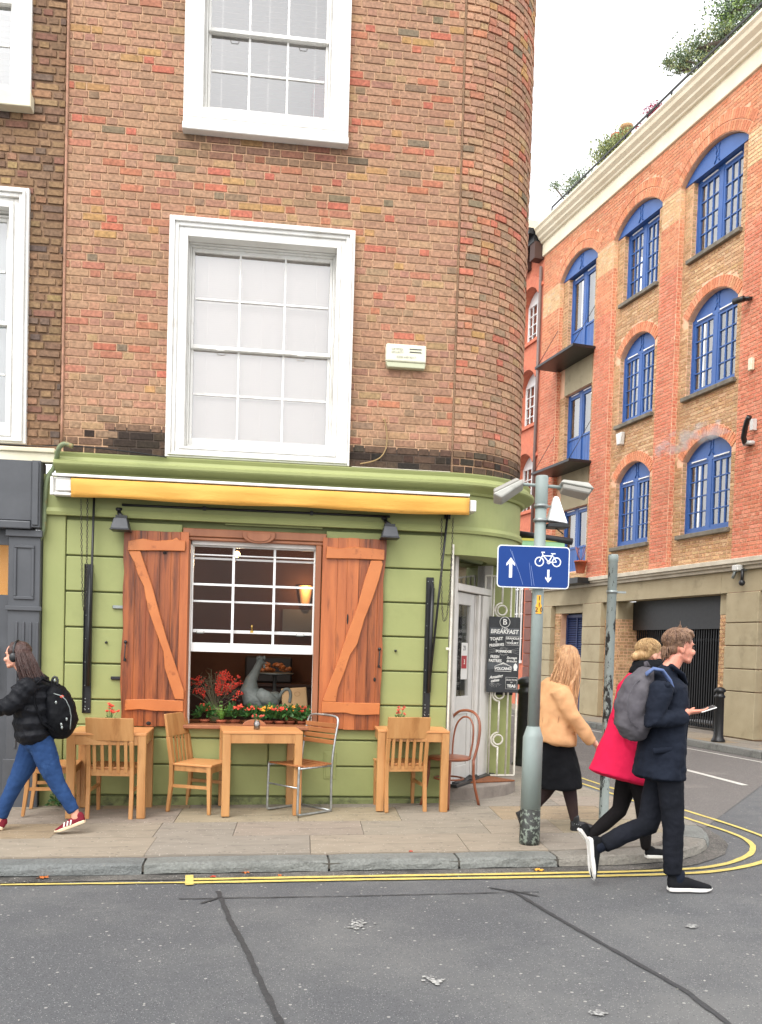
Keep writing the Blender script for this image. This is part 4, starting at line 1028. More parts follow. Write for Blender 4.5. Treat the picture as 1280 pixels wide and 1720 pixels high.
# core walls: piers proud of panels; the panels are walls with arch-headed holes cut as many-sided outlines
hb = Bricks()
WM = MORTAR_PALE
for a, b_ in piers:
    q = MB(); q.box(a, b_, PR + .006, .5, z_(3.45), z_(ztop)); q.build('pier', WM, HW)
q = MB(); q.box(-8.2, 1.7, PR + .0065, .5, z_(11.95), z_(ztop + .3)); q.build('upper_wall', WM, HW) if False else None
def plate_with_arches(i):
    a, b_ = panels[i]; q = MB()
    hs = [o for o in opens if o[0] == i]
    # vertical strips either side
    w0, w1 = hs[0][1], hs[0][2]
    for x0, x1 in ((a, w0), (w1, b_)): q.box(x0, x1, PN + .006, .5, z_(3.45), z_(11.38))
    zc = 3.45
    for k, o in enumerate(hs):
        q.box(w0, w1, PN + .0062, .5, z_(zc), z_(o[3])); 
        nxt = hs[k + 1][3] if k + 1 < len(hs) else None
        if o[5]:
            pts, _ = arch_pts(o[1], o[2], o[4], o[5]); top = o[4] + o[5] + .001
            poly = [(p[0], z_(p[1])) for p in pts] + [(w1, z_(top)), (w0, z_(top))]
            # strips between arch and flat top
            for p, r_ in zip(pts, pts[1:]):
                q.prism([(p[0], z_(p[1])), (r_[0], z_(r_[1])), (r_[0], z_(top)), (p[0], z_(top))], PN + .0064, .5, 'y')
            zc = top
        else: zc = o[4]
    # big top arch: full panel width, in the pier plane
    pts, _ = arch_pts(a, b_, 11.38, .42)
    for p, r_ in zip(pts, pts[1:]): q.prism([(p[0], z_(p[1])), (r_[0], z_(r_[1])), (r_[0], z_(ztop)), (p[0], z_(ztop))], PR + .006, .5, 'y')
    q.build('panel_wall', WM, HW)
for i in range(3): plate_with_arches(i)
def hole_test(x, z):
    for o in opens:
        if o[1] - .01 < x < o[2] + .01 and o[3] - .01 < z < o[4] + (.03 if not o[5] else 0): return True
        if o[5] and o[1] - .18 < x < o[2] + .18 and z >= o[4] - .12 and inside_arch(o[1], o[2], o[4], o[5], x, z, .25): return True
        if o[6] == 'mid' and o[0] == 0 and abs(x - (o[1] + o[2]) / 2) < 1 and 8.35 < z < 9.2: return True
        if o[6] == 'low' and o[0] == 0 and abs(x - (o[1] + o[2]) / 2) < 1 and 5.35 < z < 6.4: return True
    return False
LAYJ = .014
def hfn(plane, pal):
    def f(x, z, L, H):
        if plane == PN and hole_test(x, z): return
        if z > 11.38 and any(a < x < b_ and inside_arch(a, b_, 11.38, .42, x, z, .40) for a, b_ in panels): return
        hb.add((x, plane, z_(z)), L, H, ID3, jit(pick(pal(x, z) if callable(pal) else pal), .1), .0035)
    return f
def pier_pal(x, z): return PALE if 10.75 < z < 11.5 else (REDP if z >= 11.5 else (REDP if z > 9.8 else REDL))
for a, b_ in piers: lay(a + .004, b_ - .004, 3.47, 11.38, [], hfn(PR, pier_pal), seed=int(a * 10) + 99, jnt=LAYJ, course=.075, pattern=(.215, .105), bond='alt')
for i, (a, b_) in enumerate(panels):
    w0, w1 = [(o[1], o[2]) for o in opens if o[0] == i][0]
    lay(a + .003, b_ - .003, 3.47, 11.38, [(w0, w1, o[3], o[4]) for o in opens if o[0] == i], hfn(PN, YELP), seed=int(a * 10) + 50, jnt=LAYJ, course=.075, pattern=(.215, .105), bond='alt')
lay(-8.196, 1.7, 11.38, ztop, [], hfn(PR, REDP), seed=77, jnt=LAYJ, course=.075, pattern=(.215, .105), bond='alt')
# reveals: brick returns seen on the left side of each recess, and pier returns
RZ = Matrix.Rotation(pi / 2, 3, 'Z')
for a, b_ in piers[:3]:
    lay(PR, PN, 3.47, 11.38, [], lambda x, z, L, H: hb.add((b_, x, z_(z)), L, H, RZ, jit(pick(pier_pal(0, z)), .1), .004), seed=5, jnt=LAYJ, course=.075, pattern=(.12, .12))
for o in opens:
    lay(PN, FRY - .04, o[3], o[4], [], lambda x, z, L, H: hb.add((o[1], x, z_(z)), L, H, RZ, jit(pick(YELP), .14), .004), seed=6, jnt=LAYJ, course=.075, pattern=(.13, .13))
def voussoirs(a, b_, zs, rise, plane, thick, pal, proud, rings=1):
    _, (c, zc, R, t0) = arch_pts(a, b_, zs, rise)
    for r_ in range(rings):
        rr = R + thick * (r_ + .5); t1 = math.asin(min(.999, ((b_ - a) / 2 + .0) / R)) * 1.0; n = int(2 * t1 * rr / .078)
        for k in range(n):
            t = -t1 + 2 * t1 * (k + .5) / n
            hb.add((c + rr * sin(t), plane, z_(zc + rr * cos(t))), 2 * t1 * rr / n - .012, thick - .012, Matrix.Rotation(t, 3, 'Y'), jit(pick(pal), .1), proud)
for o in opens:
    if o[5]: voussoirs(o[1] - .0, o[2] + .0, o[4], o[5], PN, .235, REDP if o[3] < 9 else REDP, .012)
for a, b_ in panels: voussoirs(a, b_, 11.38, .42, PR, .2, REDP, .008, 2)
hb.build(HW, 300, world=False, near=Vector((CAM.x, CAM.y, CAM.z)))
# sheets behind voussoirs for the lower arches (mortar)
# windows
CURTW = mat('net curtain', lin('#b9b8ae'), lin('#9f9e94'), .8, 3, stretch=(5, 1, .3))
ROOMW = mat('dim room', lin('#55524c'), lin('#3f3d39'), .8, 2.5)
def casement(o):
    i, a, b_, z0, zs, rise, kind = o
    q = MB(); f = .055; y0, y1 = FRY - .04, FRY + .04; top = zs
    q.box(a, a + f, y0, y1, z_(z0), z_(top)); q.box(b_ - f, b_, y0, y1, z_(z0), z_(top)); q.box(a + f, b_ - f, y0, y1, z_(z0), z_(z0 + .09)); q.box(a + f, b_ - f, y0, y1, z_(top - .08), z_(top))
    m = (a + b_) / 2; q.box(m - .05, m + .05, y0, y1, z_(z0 + .09), z_(top - .08))
    win = q.build('window', BLUE, HW)
    gz0, gz1 = z0 + .09, top - .08
    if kind == 'top' or rise: cols, rows = 3, 4
    if i == 0: cols, rows = 1, 1; gz0 = z0 + (.75 if kind != 'low' else .6)
    bars = MB()
    for c_, (x0, x1) in enumerate(((a + f, m - .05), (m + .05, b_ - f))):
        st = .05; bars.box(x0, x0 + st, y0 + .01, y1 - .01, z_(gz0), z_(gz1)); bars.box(x1 - st, x1, y0 + .01, y1 - .01, z_(gz0), z_(gz1)); bars.box(x0 + st, x1 - st, y0 + .01, y1 - .01, z_(gz0), z_(gz0 + .05)); bars.box(x0 + st, x1 - st, y0 + .01, y1 - .01, z_(gz1 - .05), z_(gz1))
        xa, xb, za, zb = x0 + st, x1 - st, gz0 + .05, gz1 - .05
        for k in range(1, cols): x = xa + (xb - xa) * k / cols; bars.box(x - .011, x + .011, y0 + .015, y1 - .02, z_(za), z_(zb))
        for k in range(1, rows): z = za + (zb - za) * k / rows; bars.box(xa, xb, y0 + .016, y1 - .021, z_(z - .011), z_(z + .011))
        for k in range(cols):
            for j in range(rows):
                p_ = MB(); u0, u1 = xa + (xb - xa) * k / cols, xa + (xb - xa) * (k + 1) / cols; v0, v1 = za + (zb - za) * j / rows, za + (zb - za) * (j + 1) / rows
                t1, t2 = random.uniform(-.003, .003), random.uniform(-.003, .003)
                p_.add([(u0, FRY + t1, z_(v0)), (u1, FRY + t2, z_(v0)), (u1, FRY - t1, z_(v1)), (u0, FRY - t2, z_(v1))], [(0, 1, 2, 3)]); p_.build('pane', GLASS_B, win)
    bars.each('glazing_bar', BLUE, win)
    if i == 0:
        q = MB(); q.box(a + f + .001, b_ - f - .001, FRY - .01, FRY + .02, z_(z0 + .09), z_(gz0)); q.build('door_panel', BLUE, win, bevel=.003)
        # boarded joints
        for k in range(1, 9):
            x = a + f + (b_ - a - 2 * f) * k / 9; q = MB(); q.box(x - .004, x + .004, FRY - .014, FRY - .0105, z_(z0 + .1), z_(gz0 - .02)); q.build('board_joint', BLUE, win)
    # white vent strip above the sash
    q = MB(); q.box(m + .12, b_ - f - .12, y0 - .02, y0 - .001, z_(top - .055), z_(top - .03)); q.box(a + f + .12, m - .12, y0 - .02, y0 - .001, z_(top - .055), z_(top - .03)); q.each('trickle_vent', WHITE_CLEAN, win)
    if rise:
        pts, _ = arch_pts(a, b_, zs, rise); q = MB(); q.prism([(p[0], z_(p[1])) for p in pts[::-1]] + [], y0 + .02, y1, 'y') if False else q.prism([(p[0], z_(p[1])) for p in pts][::-1], y0 + .02, y1, 'y')
        tym = q.build('tympanum', BLUE, win); oy = y0 + .012; zc = zs + rise * .5
    else:
        A_, B_ = panels[i]; pts, _ = arch_pts(A_ + .02, B_ - .02, 11.38, .40); q = MB(); q.prism([(p[0], z_(p[1])) for p in pts][::-1], PN - .02, PN + .06, 'y')
        if kind != 'top': tym = None
        else:
            tym = q.build('tympanum', BLUE, win); q = MB(); q.box(A_ + .02, B_ - .02, PN + .0605, FRY + .05, z_(11.381), z_(11.45)); q.build('soffit_board', BLUE, win); oy = PN - .03; zc = 11.38 + .2
    if tym:
        q = MB(); c = m; rr = .06
        for sg in (1, -1):
            q.tube([(c + sg * .075, oy, z_(zc + .17)), (c + sg * .03, oy, z_(zc + .09)), (c + sg * .045, oy, z_(zc + .03)), (c + sg * .04, oy, z_(zc - .05)), (c + sg * .03, oy, z_(zc - .09)), (c + sg * .08, oy, z_(zc - .17))], .011, 6)
        q.tube([(c + .04 * cos(2 * pi * k / 12), oy, z_(zc + .06 * sin(2 * pi * k / 12))) for k in range(12)], .008, 5, closed=True)
        q.build('ornament', BLUE, tym)
    # sill and what is seen behind the glass
    if i: q = MB(); q.box(a - .06, b_ + .06, PN - .09, FRY - .041, z_(z0 - .09), z_(z0)); q.build('window_sill', SILL, win, bevel=.01)
    q = MB(); n_ = 40; yy = FRY + .14
    cut = .5 if kind == 'low' else .75
    pts = []
    for k in range(n_ + 1):
        x = a + (b_ - a) * k / n_; pts += [(x, yy + .025 * sin(k * 1.7), z_(z0)), (x, yy + .025 * sin(k * 1.7 + .5), z_(top))]
    fs = [(2 * k, 2 * k + 2, 2 * k + 3, 2 * k + 1) for k in range(n_) if random.Random(k + i * 7 + int(z0)).random() < .92 and not (.42 < k / n_ < .58 and kind == 'low') and not (kind == 'mid' and .6 < k / n_ < .75)]
    q.add(pts, fs, True); q.build('net_curtain', CURTW, win)
    q = MB(); q.box(a - .1, b_ + .1, FRY + .5, FRY + .52, z_(z0 - .1), z_(zs + rise + .1)); q.build('room_wall', ROOMW, win)
for o in opens: casement(o)
# rendered lintel panels between the loading doors
for z0, z1 in ((8.35, 9.2), (5.35, 6.42)):
    q = MB(); q.box(panels[0][0] + .25, panels[0][1] - .25, PN - .01, FRY - .05, z_(z0 + .003), z_(z1 - .003)); q.build('rendered_lintel', SANDST, HW)
# string course, frieze, ground floor piers
q = MB(); L0, L1 = -8.2, 3.2
for y, za, zb in ((-.16, 3.38, 3.47), (-.12, 3.33, 3.379), (-.06, 3.26, 3.329)): q.box(L0, L1, y, .5, z_(za), z_(zb))
q.build('string_course', STRING, HW, bevel=.008)
def ashlar(s0, s1, z0, z1, y=0.0):
    q = MB(); q.box(s0 + .006, s1 - .006, y - .03, y + .3, z_(z0 + .008), z_(z1 - .008)); q.build('ashlar_block', SANDST, HW, bevel=.012, seg=2)
q = MB(); q.box(-8.2, 3.2, .02, .4, z_(2.9), z_(3.259)); q.build('frieze', SANDST, HW)
for s0, s1, in ((-8.2, -3.9), (-3.898, -.25), (-.248, 1.4)): q = MB(); q.box(s0, s1, -.0, .0195, z_(2.85), z_(3.255)); q.build('frieze_block', SANDST, HW, bevel=.006)
q = MB(); q.box(-8.2, -.2, .02, .4, z_(2.86), z_(2.899)); q.build('lintel_soffit', SANDST, HW)
zr = [.13, 1.0, 1.42, 1.85, 2.28, 2.85]
for (s0, s1) in ((-.05, .85), (-5.42, -4.55), (-7.9, -7.05), (1.9, 3.0)):
    q = MB(); q.box(s0 + .02, s1 - .02, .0, .45, 0, z_(2.86)); q.build('pier_core', MORTAR_DARK, HW)
    for za, zb in zip(zr, zr[1:]): ashlar(s0, s1, za, zb)
# garage: brick jambs, lintel, dark gate
gb_ = Bricks()
for (s0, s1) in ((-4.55, -4.0), (-.36, -.05)):
    q = MB(); q.box(s0, s1, .106, .9, 0, z_(2.45)); q.build('jamb_wall', WM, HW); q = MB(); q.box(s0 - .0, s1 + .0, .09, .9, z_(2.452), z_(2.858)); q.build('jamb_lintel', SANDST, HW)
    lay(s0, s1, .13, 2.45, [], lambda x, z, L, H: gb_.add((x, .1, z_(z)), L, H, ID3, jit(pick(YELP), .14), .007), seed=31, jnt=LAYJ, course=.075, pattern=(.215, .105), bond='alt')
lay(.1, .85, .13, 2.45, [], lambda x, z, L, H: gb_.add((-4.0, x, z_(z)), L, H, RZ, jit(pick(YELP), .14), .004), seed=32, jnt=LAYJ, course=.075, pattern=(.215, .105), bond='alt')
for (s0, s1) in ((-7.05, -6.72), (-5.6, -5.42)):
    q = MB(); q.box(s0, s1, .106, .5, 0, z_(2.65)); q.build('jamb_wall', WM, HW)
    lay(s0, s1, .13, 2.65, [], lambda x, z, L, H: gb_.add((x, .1, z_(z)), L, H, ID3, jit(pick(YELP), .14), .007), seed=33, jnt=LAYJ, course=.075, pattern=(.215, .105), bond='alt')
tag(gb_.build(HW, 0, world=False), kind='stuff')
q = MB(); q.box(-4.0, -.36, .5, .56, z_(2.2), z_(2.86)); q.build('gate_header', BLACK, HW); q = MB(); q.box(-4.0, -.36, 3.4, 3.45, 0, z_(2.86)); q.box(-4.05, -4.0, .91, 3.4, 0, z_(2.86)); q.box(-.36, -.31, .91, 3.4, 0, z_(2.86)); q.box(-4.05, -.31, .6, 3.45, z_(2.87), z_(2.9)); q.build('garage_interior', BLACK_MATT, HW)
gt = MB(); 
for z in (.16, 1.95, .32): gt.box(-3.99, -.37, .62, .66, z_(z), z_(z + .06))
gate_ = gt.build('garage_gate', BLACK, HW)
for k in range(46):
    s_ = -3.95 + k * 3.55 / 45; q = MB(); q.box(s_ - .012, s_ + .012, .6, .619, z_(.16), z_(2.2)); q.build('gate_bar', BLACK, gate_)
# blue louvred door
q = MB(); frame_rect(q, -6.715, -5.605, z_(.14), z_(2.62), .25, .3, .07, .2, .08); q.box(-6.18, -6.14, .252, .298, z_(.34), z_(2.54)); q.box(-6.64, -5.68, .27, .295, z_(.34), z_(1.1)); lv = q.build('louvred_door', mat('navy paint', lin('#24335c'), None, .45), HW, bevel=.003)
for k in range(24):
    for x0, x1 in ((-6.64, -6.185), (-6.135, -5.68)):
        z = 1.13 + k * .06; q = MB(); q.add([(x0, .262, z_(z)), (x1, .262, z_(z)), (x1, .292, z_(z + .045)), (x0, .292, z_(z + .045))], [(0, 1, 2, 3)]); q.build('louvre', MATS['navy paint'], lv)
q = MB(); q.box(-6.72, -5.6, .31, .33, 0, z_(2.65)); q.build('door_backing', BLACK_MATT, HW)
for s0, s1 in ((-7.05, -5.42),): q = MB(); q.box(s0, s1, .1, .5, z_(2.651), z_(2.859)); q.build('door_lintel', SANDST, HW)
# blue shop door edge at far right
q = MB(); q.box(1.1, 1.85, .12, .2, z_(.2), z_(2.6)); q.build('blue_door', BLUE, HW, bevel=.005)
q = MB(); q.box(.86, 1.9, .25, .3, 0, z_(2.86)); q.build('recess_wall', WM, HW)
# main cornice
q = MB()
q.prism([(.6, z_(12.45)), (.6, z_(13.2)), (-.33, z_(13.2)), (-.33, z_(13.14)), (-.29, z_(13.09)), (-.27, z_(13.02)), (-.20, z_(12.95)), (-.19, z_(12.9)), (-.12, z_(12.84)), (-.11, z_(12.8)), (-.05, z_(12.78)), (-.05, z_(12.45))], -8.25, 1.75, 'x')
q.build('cornice', CORN, HW, bevel=.012)
q = MB(); q.box(-8.2, 3.2, .52, 7, 0, z_(12.9)) if False else q.box(-8.2, 1.7, .6, 7, z_(12.9), z_(13.1)); q.build('roof', SILL, HW)
q = MB(); q.box(1.7, 3.2, .006, .5, z_(3.48), z_(12.45)); q.build('end_wall', mat('end brick', lin('#b25b40'), lin('#a9523a'), .9, 20, .3, 60), HW)
# loading platforms with stays
for zp in (9.13, 6.36):
    q = MB(); q.box(-7.32, -5.30, -.62, PN - .01, z_(zp - .07), z_(zp)); pf = q.build('loading_platform', BLACK, HW, bevel=.006)
    for s_ in (-7.25, -5.37):
        q = MB(); q.tube([(s_, -.58, z_(zp)), (s_ , PR - .01, z_(zp + 1.0))], .008, 5); q.build('stay_rod', BLACK, pf)
# roof railing
q = MB()
for s_ in [-8.1 + k * .9 for k in range(11)]: q.bar((s_, .12, z_(13.2)), (s_, .12, z_(13.75)), .03)
q.bar((-8.1, .12, z_(13.75)), (1.0, .12, z_(13.75)), .035); q.bar((-8.1, .12, z_(13.5)), (1.0, .12, z_(13.5)), .02); q.build('roof_railing', BLACK, HW)

# ================================================================== RED TERRACE FURTHER UP THE STREET
RT = thing('red_brick_terrace', 'red brick building with white arched windows next beyond the orange warehouse', 'building', tuple(P0 - D2 * -8.3)[:2] + (FP,), atan2(-D2.y, -D2.x))
def t_(x): return x + 8.3
RBM = mat('red brick wall', lin('#cc7a5e'), lin('#c06c52'), .9, 9, .3, 60, c3=lin('#a8584a'), s3=1.2)
wins = [(z0, zs) for z0, zs in ((10.35, 11.55), (8.0, 9.25), (5.6, 6.9))]
q = MB(); s_l = -17
for (a, b_) in ((-8.45, -8.2), (-10.95, -9.55), (-13.7, -12.3), (-17, -15.05)): q.box(t_(a), t_(b_), 0, .4, z_(.1), z_(12.3))
cols_ = ((-9.55, -8.45), (-12.3, -10.95), (-15.05, -13.7))
for a, b_ in cols_:
    zc = .1
    for z0, zs in sorted(wins) + [(1.4, 2.9)][:0]:
        q.box(t_(a), t_(b_), .0006, .4, z_(zc), z_(z0)); pts, _ = arch_pts(a, b_, zs, .32)
        for p, r_ in zip(pts, pts[1:]): q.prism([(t_(p[0]), z_(p[1])), (t_(r_[0]), z_(r_[1])), (t_(r_[0]), z_(zs + .33)), (t_(p[0]), z_(zs + .33))], .0008, .4, 'y')
        zc = zs + .33
    q.box(t_(a), t_(b_), .0006, .4, z_(zc), z_(12.3))
q.build('wall', RBM, RT)
for a, b_ in cols_:
    for z0, zs in wins:
        q = MB(); c = (a + b_) / 2
        frame_rect(q, t_(a), t_(b_), z_(z0), z_(zs), .22, .28, .06, .07, .05); q.box(t_(c) - .02, t_(c) + .02, .225, .275, z_(z0 + .07), z_(zs - .05)); 
        for k in range(1, 4): z = z0 + .07 + (zs - z0 - .12) * k / 4; q.box(t_(a) + .06, t_(b_) - .06, .226, .274, z_(z) - .011, z_(z) + .011)
        for xx in (.25, .75): x = a + (b_ - a) * xx; q.box(t_(x) - .011, t_(x) + .011, .227, .273, z_(z0 + .07), z_(zs - .05))
        w_ = q.build('window', WHITE_CLEAN, RT)
        pts, _ = arch_pts(a, b_, zs, .32); q = MB(); q.prism([(t_(p[0]), z_(p[1])) for p in pts][::-1], .23, .27, 'y'); q.build('tympanum', WHITE_CLEAN, w_)
        q = MB(); q.box(t_(a), t_(b_), .25, .253, z_(z0), z_(zs)); q.build('pane', GLASS_B, w_)
        q = MB(); q.box(t_(a), t_(b_), .36, .37, z_(z0), z_(zs)); q.build('net_curtain', CURTW, w_)
        q = MB(); q.box(t_(a) - .1, t_(b_) + .1, -.06, .218, z_(z0) - .09, z_(z0)); q.build('window_sill', RBM, w_)
        _, (cc, zc_, R_, t0_) = arch_pts(a, b_, zs, .32); q = MB(); o1 = [(t_(cc + (R_ + .30) * sin(-t0_ + 2 * t0_ * k / 12)), z_(zc_ + (R_ + .30) * cos(-t0_ + 2 * t0_ * k / 12))) for k in range(13)]; i1 = [(t_(cc + (R_ + .01) * sin(-t0_ + 2 * t0_ * k / 12)), z_(zc_ + (R_ + .01) * cos(-t0_ + 2 * t0_ * k / 12))) for k in range(13)]
        q.prism(ccw(o1 + i1[::-1]), -.05, -.001, 'y'); q.build('arch', RBM, w_)
q = MB(); q.box(t_(-17), t_(-8.28), -.45, .5, z_(13.05), z_(13.2)); q.box(t_(-17), t_(-8.28), -.3, .5, z_(12.85), z_(13.049)); q.build('eaves', BLACK, RT)
q = MB(); 
for k in range(12): x = t_(-16.8) + k * .75; q.box(x, x + .3, -.28, 0, z_(12.4), z_(12.849))
q.each('eaves_bracket', mat('dark brown timber', lin('#4a332c'), None, .7), RT)
q = MB(); q.box(t_(-17), t_(-8.2), .01, .4, z_(12.3), z_(12.85)); q.build('upper_wall', RBM, RT)
q = MB(); q.box(t_(-8.75), t_(-8.3), -.5, .3, z_(13.21), z_(13.42)); q.build('gutter_end', CREAM, RT)
# white barred ground floor window and drain pipe
q = MB(); q.box(t_(-9.75), t_(-8.75), -.05, .0, z_(1.3), z_(1.38))
for k in range(7): x = t_(-9.72) + k * .155; q.bar((x, -.04, z_(1.38)), (x, -.04, z_(3.6)), .03)
for z in (2.0, 2.7, 3.4): q.bar((t_(-9.75), -.03, z_(z)), (t_(-8.75), -.03, z_(z)), .03)
q.each('window_bar', WHITE_CLEAN, RT); q = MB(); q.box(t_(-9.75), t_(-8.75), -.018, -.002, z_(1.38), z_(3.7)); q.build('dark_window', BLACK, RT)
q = MB()
for k in range(9): q.box(t_(-8.62), t_(-8.21), -.04, -.001, z_(.15 + k * .36), z_(.15 + k * .36 + .34))
q.each('brown_quoin', mat('brown glazed brick', lin('#7b4a3c'), lin('#6a4035'), .5, 6), RT, bevel=.01)
q = MB(); q.tube([(t_(-8.28), -.06, z_(3.5)), (t_(-8.28), -.06, z_(12.2))], .045, 8); q.build('drain_pipe', mat('pipe', lin('#6b5a55'), None, .5), RT)

# ================================================================== AWNING
YAWN = mat('yellow awning canvas', T_('#f7be5c',1.35), T_('#f0b24e',1.35), .75, 2.5, .3, 7, c3=T_('#dca040'), s3=3, f3=(.58, .8), stretch=(.6, 1, 2.5), bdist=.02)
aw = thing('awning', 'retracted yellow canvas awning in a white cassette above the orange shutters', 'awning', (0, -.03, 2.9))
q = MB(); q.box(-1.93, 1.81, -.15, -.032, 3.00, 3.065); q.build('cassette', BLACK, aw, True, bevel=.006)
q = MB(); q.box(-1.95, 1.80, -.245, -.215, 3.05, 3.074); q.box(-1.95, 1.80, -.2, -.15, 3.066, 3.08); q.build('front_rail', WHITE_CLEAN, aw, True, bevel=.004)
for s_ in (-1, 1):
    x0, x1 = (-1.97, -1.80) if s_ < 0 else (1.81, 1.875)
    q = MB(); q.box(x0, x1, -.20, -.033, 2.90 if s_ < 0 else 2.92, 3.046 if s_ < 0 else 3.025)
    if s_ < 0: q.box(x0, x0 + .03, -.225, -.2005, 2.885, 3.048); q.box(x0 + .031, x1 + .02, -.225, -.2005, 2.885, 2.91); q.box(x0 + .05, x1 + .02, -.225, -.2005, 2.925, 3.03)
    q.build('end_cap', WHITE, aw, True, bevel=.006)
q = MB(); n = 60; pts = []
for k in range(n + 1):
    x = -1.79 + 3.59 * k / n; r_ = random.Random(k // 2)
    for j, (y, z) in enumerate(((-.16, 3.042), (-.232, 3.040), (-.243, 3.028), (-.243 - .006 * sin(k * .9), 2.975), (-.236 + .010 * sin(k * .5 + 1), 2.915 + .004 * sin(k * .35)), (-.234 + .012 * sin(k * .5 + 1), 2.872 + .007 * sin(k * .23)))): pts.append((x, y, z))
q.add(pts, [(k * 6 + j, k * 6 + j + 1, k * 6 + 7 + j, k * 6 + 6 + j) for k in range(n) for j in range(5)], True)
o = q.build('valance', YAWN, aw, True); m = o.modifiers.new('t', 'SOLIDIFY'); m.thickness = .003
q = MB()
for z in (2.892, ): q.box(-1.79, 1.80, -.2525, -.2505, z, z + .002)
q.build('hem_stitching', mat('stitch', lin('#b8822a'), None, .8), aw, True)
def awning_track(xt, xb, zt, zb, xr):
    q = MB(); T = 1
    q.box(xt - .036, xt + .036, -.02, -.007, zb, zt); q.box(xt - .036, xt - .03, -.045, -.0205, zb, zt); q.box(xt + .006, xt + .036, -.045, -.0205, zb + .28, zt - .06)
    t_ = q.build('arm_track', BLACK, aw, True, bevel=.003)
    q = MB()
    for k in range(7):
        z = zb + .04 + (zt - zb - .08) * k / 6
        for dx in (-.018, .024): q.ball((xt + dx, -.0225 if dx < 0 else -.046, z), (.006, .003, .006), 8, 4)
    for dz in (.03, .06, .1, .13): q.ball((xt - .012, -.022, zb + dz), (.007, .003, .007), 8, 4)
    q.each('screw', STEEL, t_, True)
    q = MB(); q.tube([(xt + .015, -.05, zb + .25), (xt + .02, -.055, zt - .1)], .02, 8); q.tube([(xt + .02, -.055, zb + .35), (xr, -.10, 2.93)], .011, 8); q.build('folding_arm', BLACK, aw, True)
awning_track(-1.665, -1.663, 2.305, .945, -1.615)
awning_track(1.488, 1.486, 2.305, .955, 1.625)
CHAIN = mat('dark chain', lin('#4a4640'), None, .5, metal=.6)
def chain(pts, r=.011):
    pts = smooth3(pts); q = MB(); L = 0; last = None; k = 0
    for a, b_ in zip(pts, pts[1:]):
        a, b_ = Vector(a), Vector(b_); d = (b_ - a).length; n_ = max(1, int(d / .024)); t = (b_ - a).normalized()
        for i in range(n_):
            c = a.lerp(b_, (i + .5) / n_); s_ = Vector((1, 0, 0)) if k % 2 else Vector((0, 1, 0)); s_ = (s_ - t * s_.dot(t)).normalized(); k += 1
            q.tube([c + t * .015 * cos(2 * pi * j / 6) + s_ * .008 * sin(2 * pi * j / 6) for j in range(6)], .0028, 4, closed=True)
    return q.build('chain', CHAIN, aw, True)
def smooth3(p, it=1):
    p = [Vector(a) for a in p]
    for _ in range(it):
        q = [p[0]]
        for a, b_ in zip(p, p[1:]): q += [a.lerp(b_, .25), a.lerp(b_, .75)]
        p = q + [p[-1]]
    return p
chain([P(u, v, -.13) for u, v in ((136, 838), (137, 900), (138, 980), (140, 1026), (143, 1020), (146, 950), (147, 838))])
chain([P(u, v, -.13) for u, v in ((742, 870), (741, 960), (743, 1035), (747, 1046), (752, 1030), (758, 960), (761, 870))])
q = MB(); q.box(1.60, 1.66, -.07, -.03, 2.86, 2.95); q.build('gear_box', BLACK, aw, True, bevel=.005)

# ================================================================== WALL FLOODLIGHTS AND THEIR CONDUIT
LAMPM = mat('dark grey lamp body', lin('#3c3e42'), lin('#303236'), .5, 10, .1, 60)
def flood(u, v, label):
    p = P(u, v, -.16); t = thing('floodlight', label, 'lamp', (p.x, -.0, p.z), 0, 'floodlights under the awning')
    q = MB(); x, z = 0, 0
    a = [(-.055, -.09, .045), (.055, -.09, .045), (.055, -.2, .045), (-.055, -.2, .045)]; b_ = [(-.08, -.06, -.055), (.08, -.06, -.055), (.08, -.235, -.055), (-.08, -.235, -.055)]
    q.add(b_ + a, [(3, 2, 1, 0), (4, 5, 6, 7), (0, 1, 5, 4), (1, 2, 6, 5), (2, 3, 7, 6), (3, 0, 4, 7)]); q.box(-.087, .087, -.24, -.055, -.066, -.0555)
    q.build('lamp_housing', LAMPM, t, bevel=.004)
    q = MB(); q.box(-.05, .05, -.15, -.09, .0455, .075); q.tube([(0, -.12, .07), (-.03, -.08, .10), (-.04, -.02, .14)], .018, 8); q.lathe([(.03, 0), (.03, .03)], 10, (-.04, -.03, .125)); q.build('bracket', BLACK, t)
    return t
flood(203, 879, 'dark grey floodlight under the left end of the yellow awning'); flood(655, 893, 'dark grey floodlight under the right end of the yellow awning above the right shutter')
a, b_ = P(205, 848, -.04), P(655, 868, -.04)
q = MB(); q.tube([a.lerp(b_, k / 10) for k in range(11)], .012, 6); 
for k in (3, 7): c = a.lerp(b_, k / 10); q.box(c.x - .014, c.x + .014, -.058, -.02, c.z - .018, c.z + .018)
tag(q.build('conduit', BLACK), 'black electrical conduit running along the wall between the two floodlights', 'conduit')

# green painted pipe beside the grey shopfront, cables on the cornice and brickwork
GP = mat('green grey pipe', lin('#7f8b66'), lin('#6b775a'), .6, 6, .2, 30, c3=lin('#8f7a4a'), s3=7, f3=(.6, .7))
q = MB(); q.tube(smooth3([P(u, v, y) for u, v, y in ((122, 750, -.2), (108, 744, -.2), (98, 752, -.19), (94, 775, -.1), (90, 788, -.06), (78, 802, -.05), (75, 850, -.05), (74, 885, -.05), (70, 900, -.05), (60, 918, -.05), (58, 935, -.05), (57, 1000, -.05), (55, 1080, -.05), (48, 1200, -.05), (44, 1345, -.05))], 2), .021, 10)
tag(q.build('service_pipe', GP), 'green painted service pipe bent down the edge of the green wall beside the grey shopfront', 'pipe')
q = MB(); q.tube(smooth3([P(u, v, -.14) for u, v in ((0, 746), (60, 750), (100, 748), (150, 751), (220, 759), (280, 768))], 1), .006, 5)
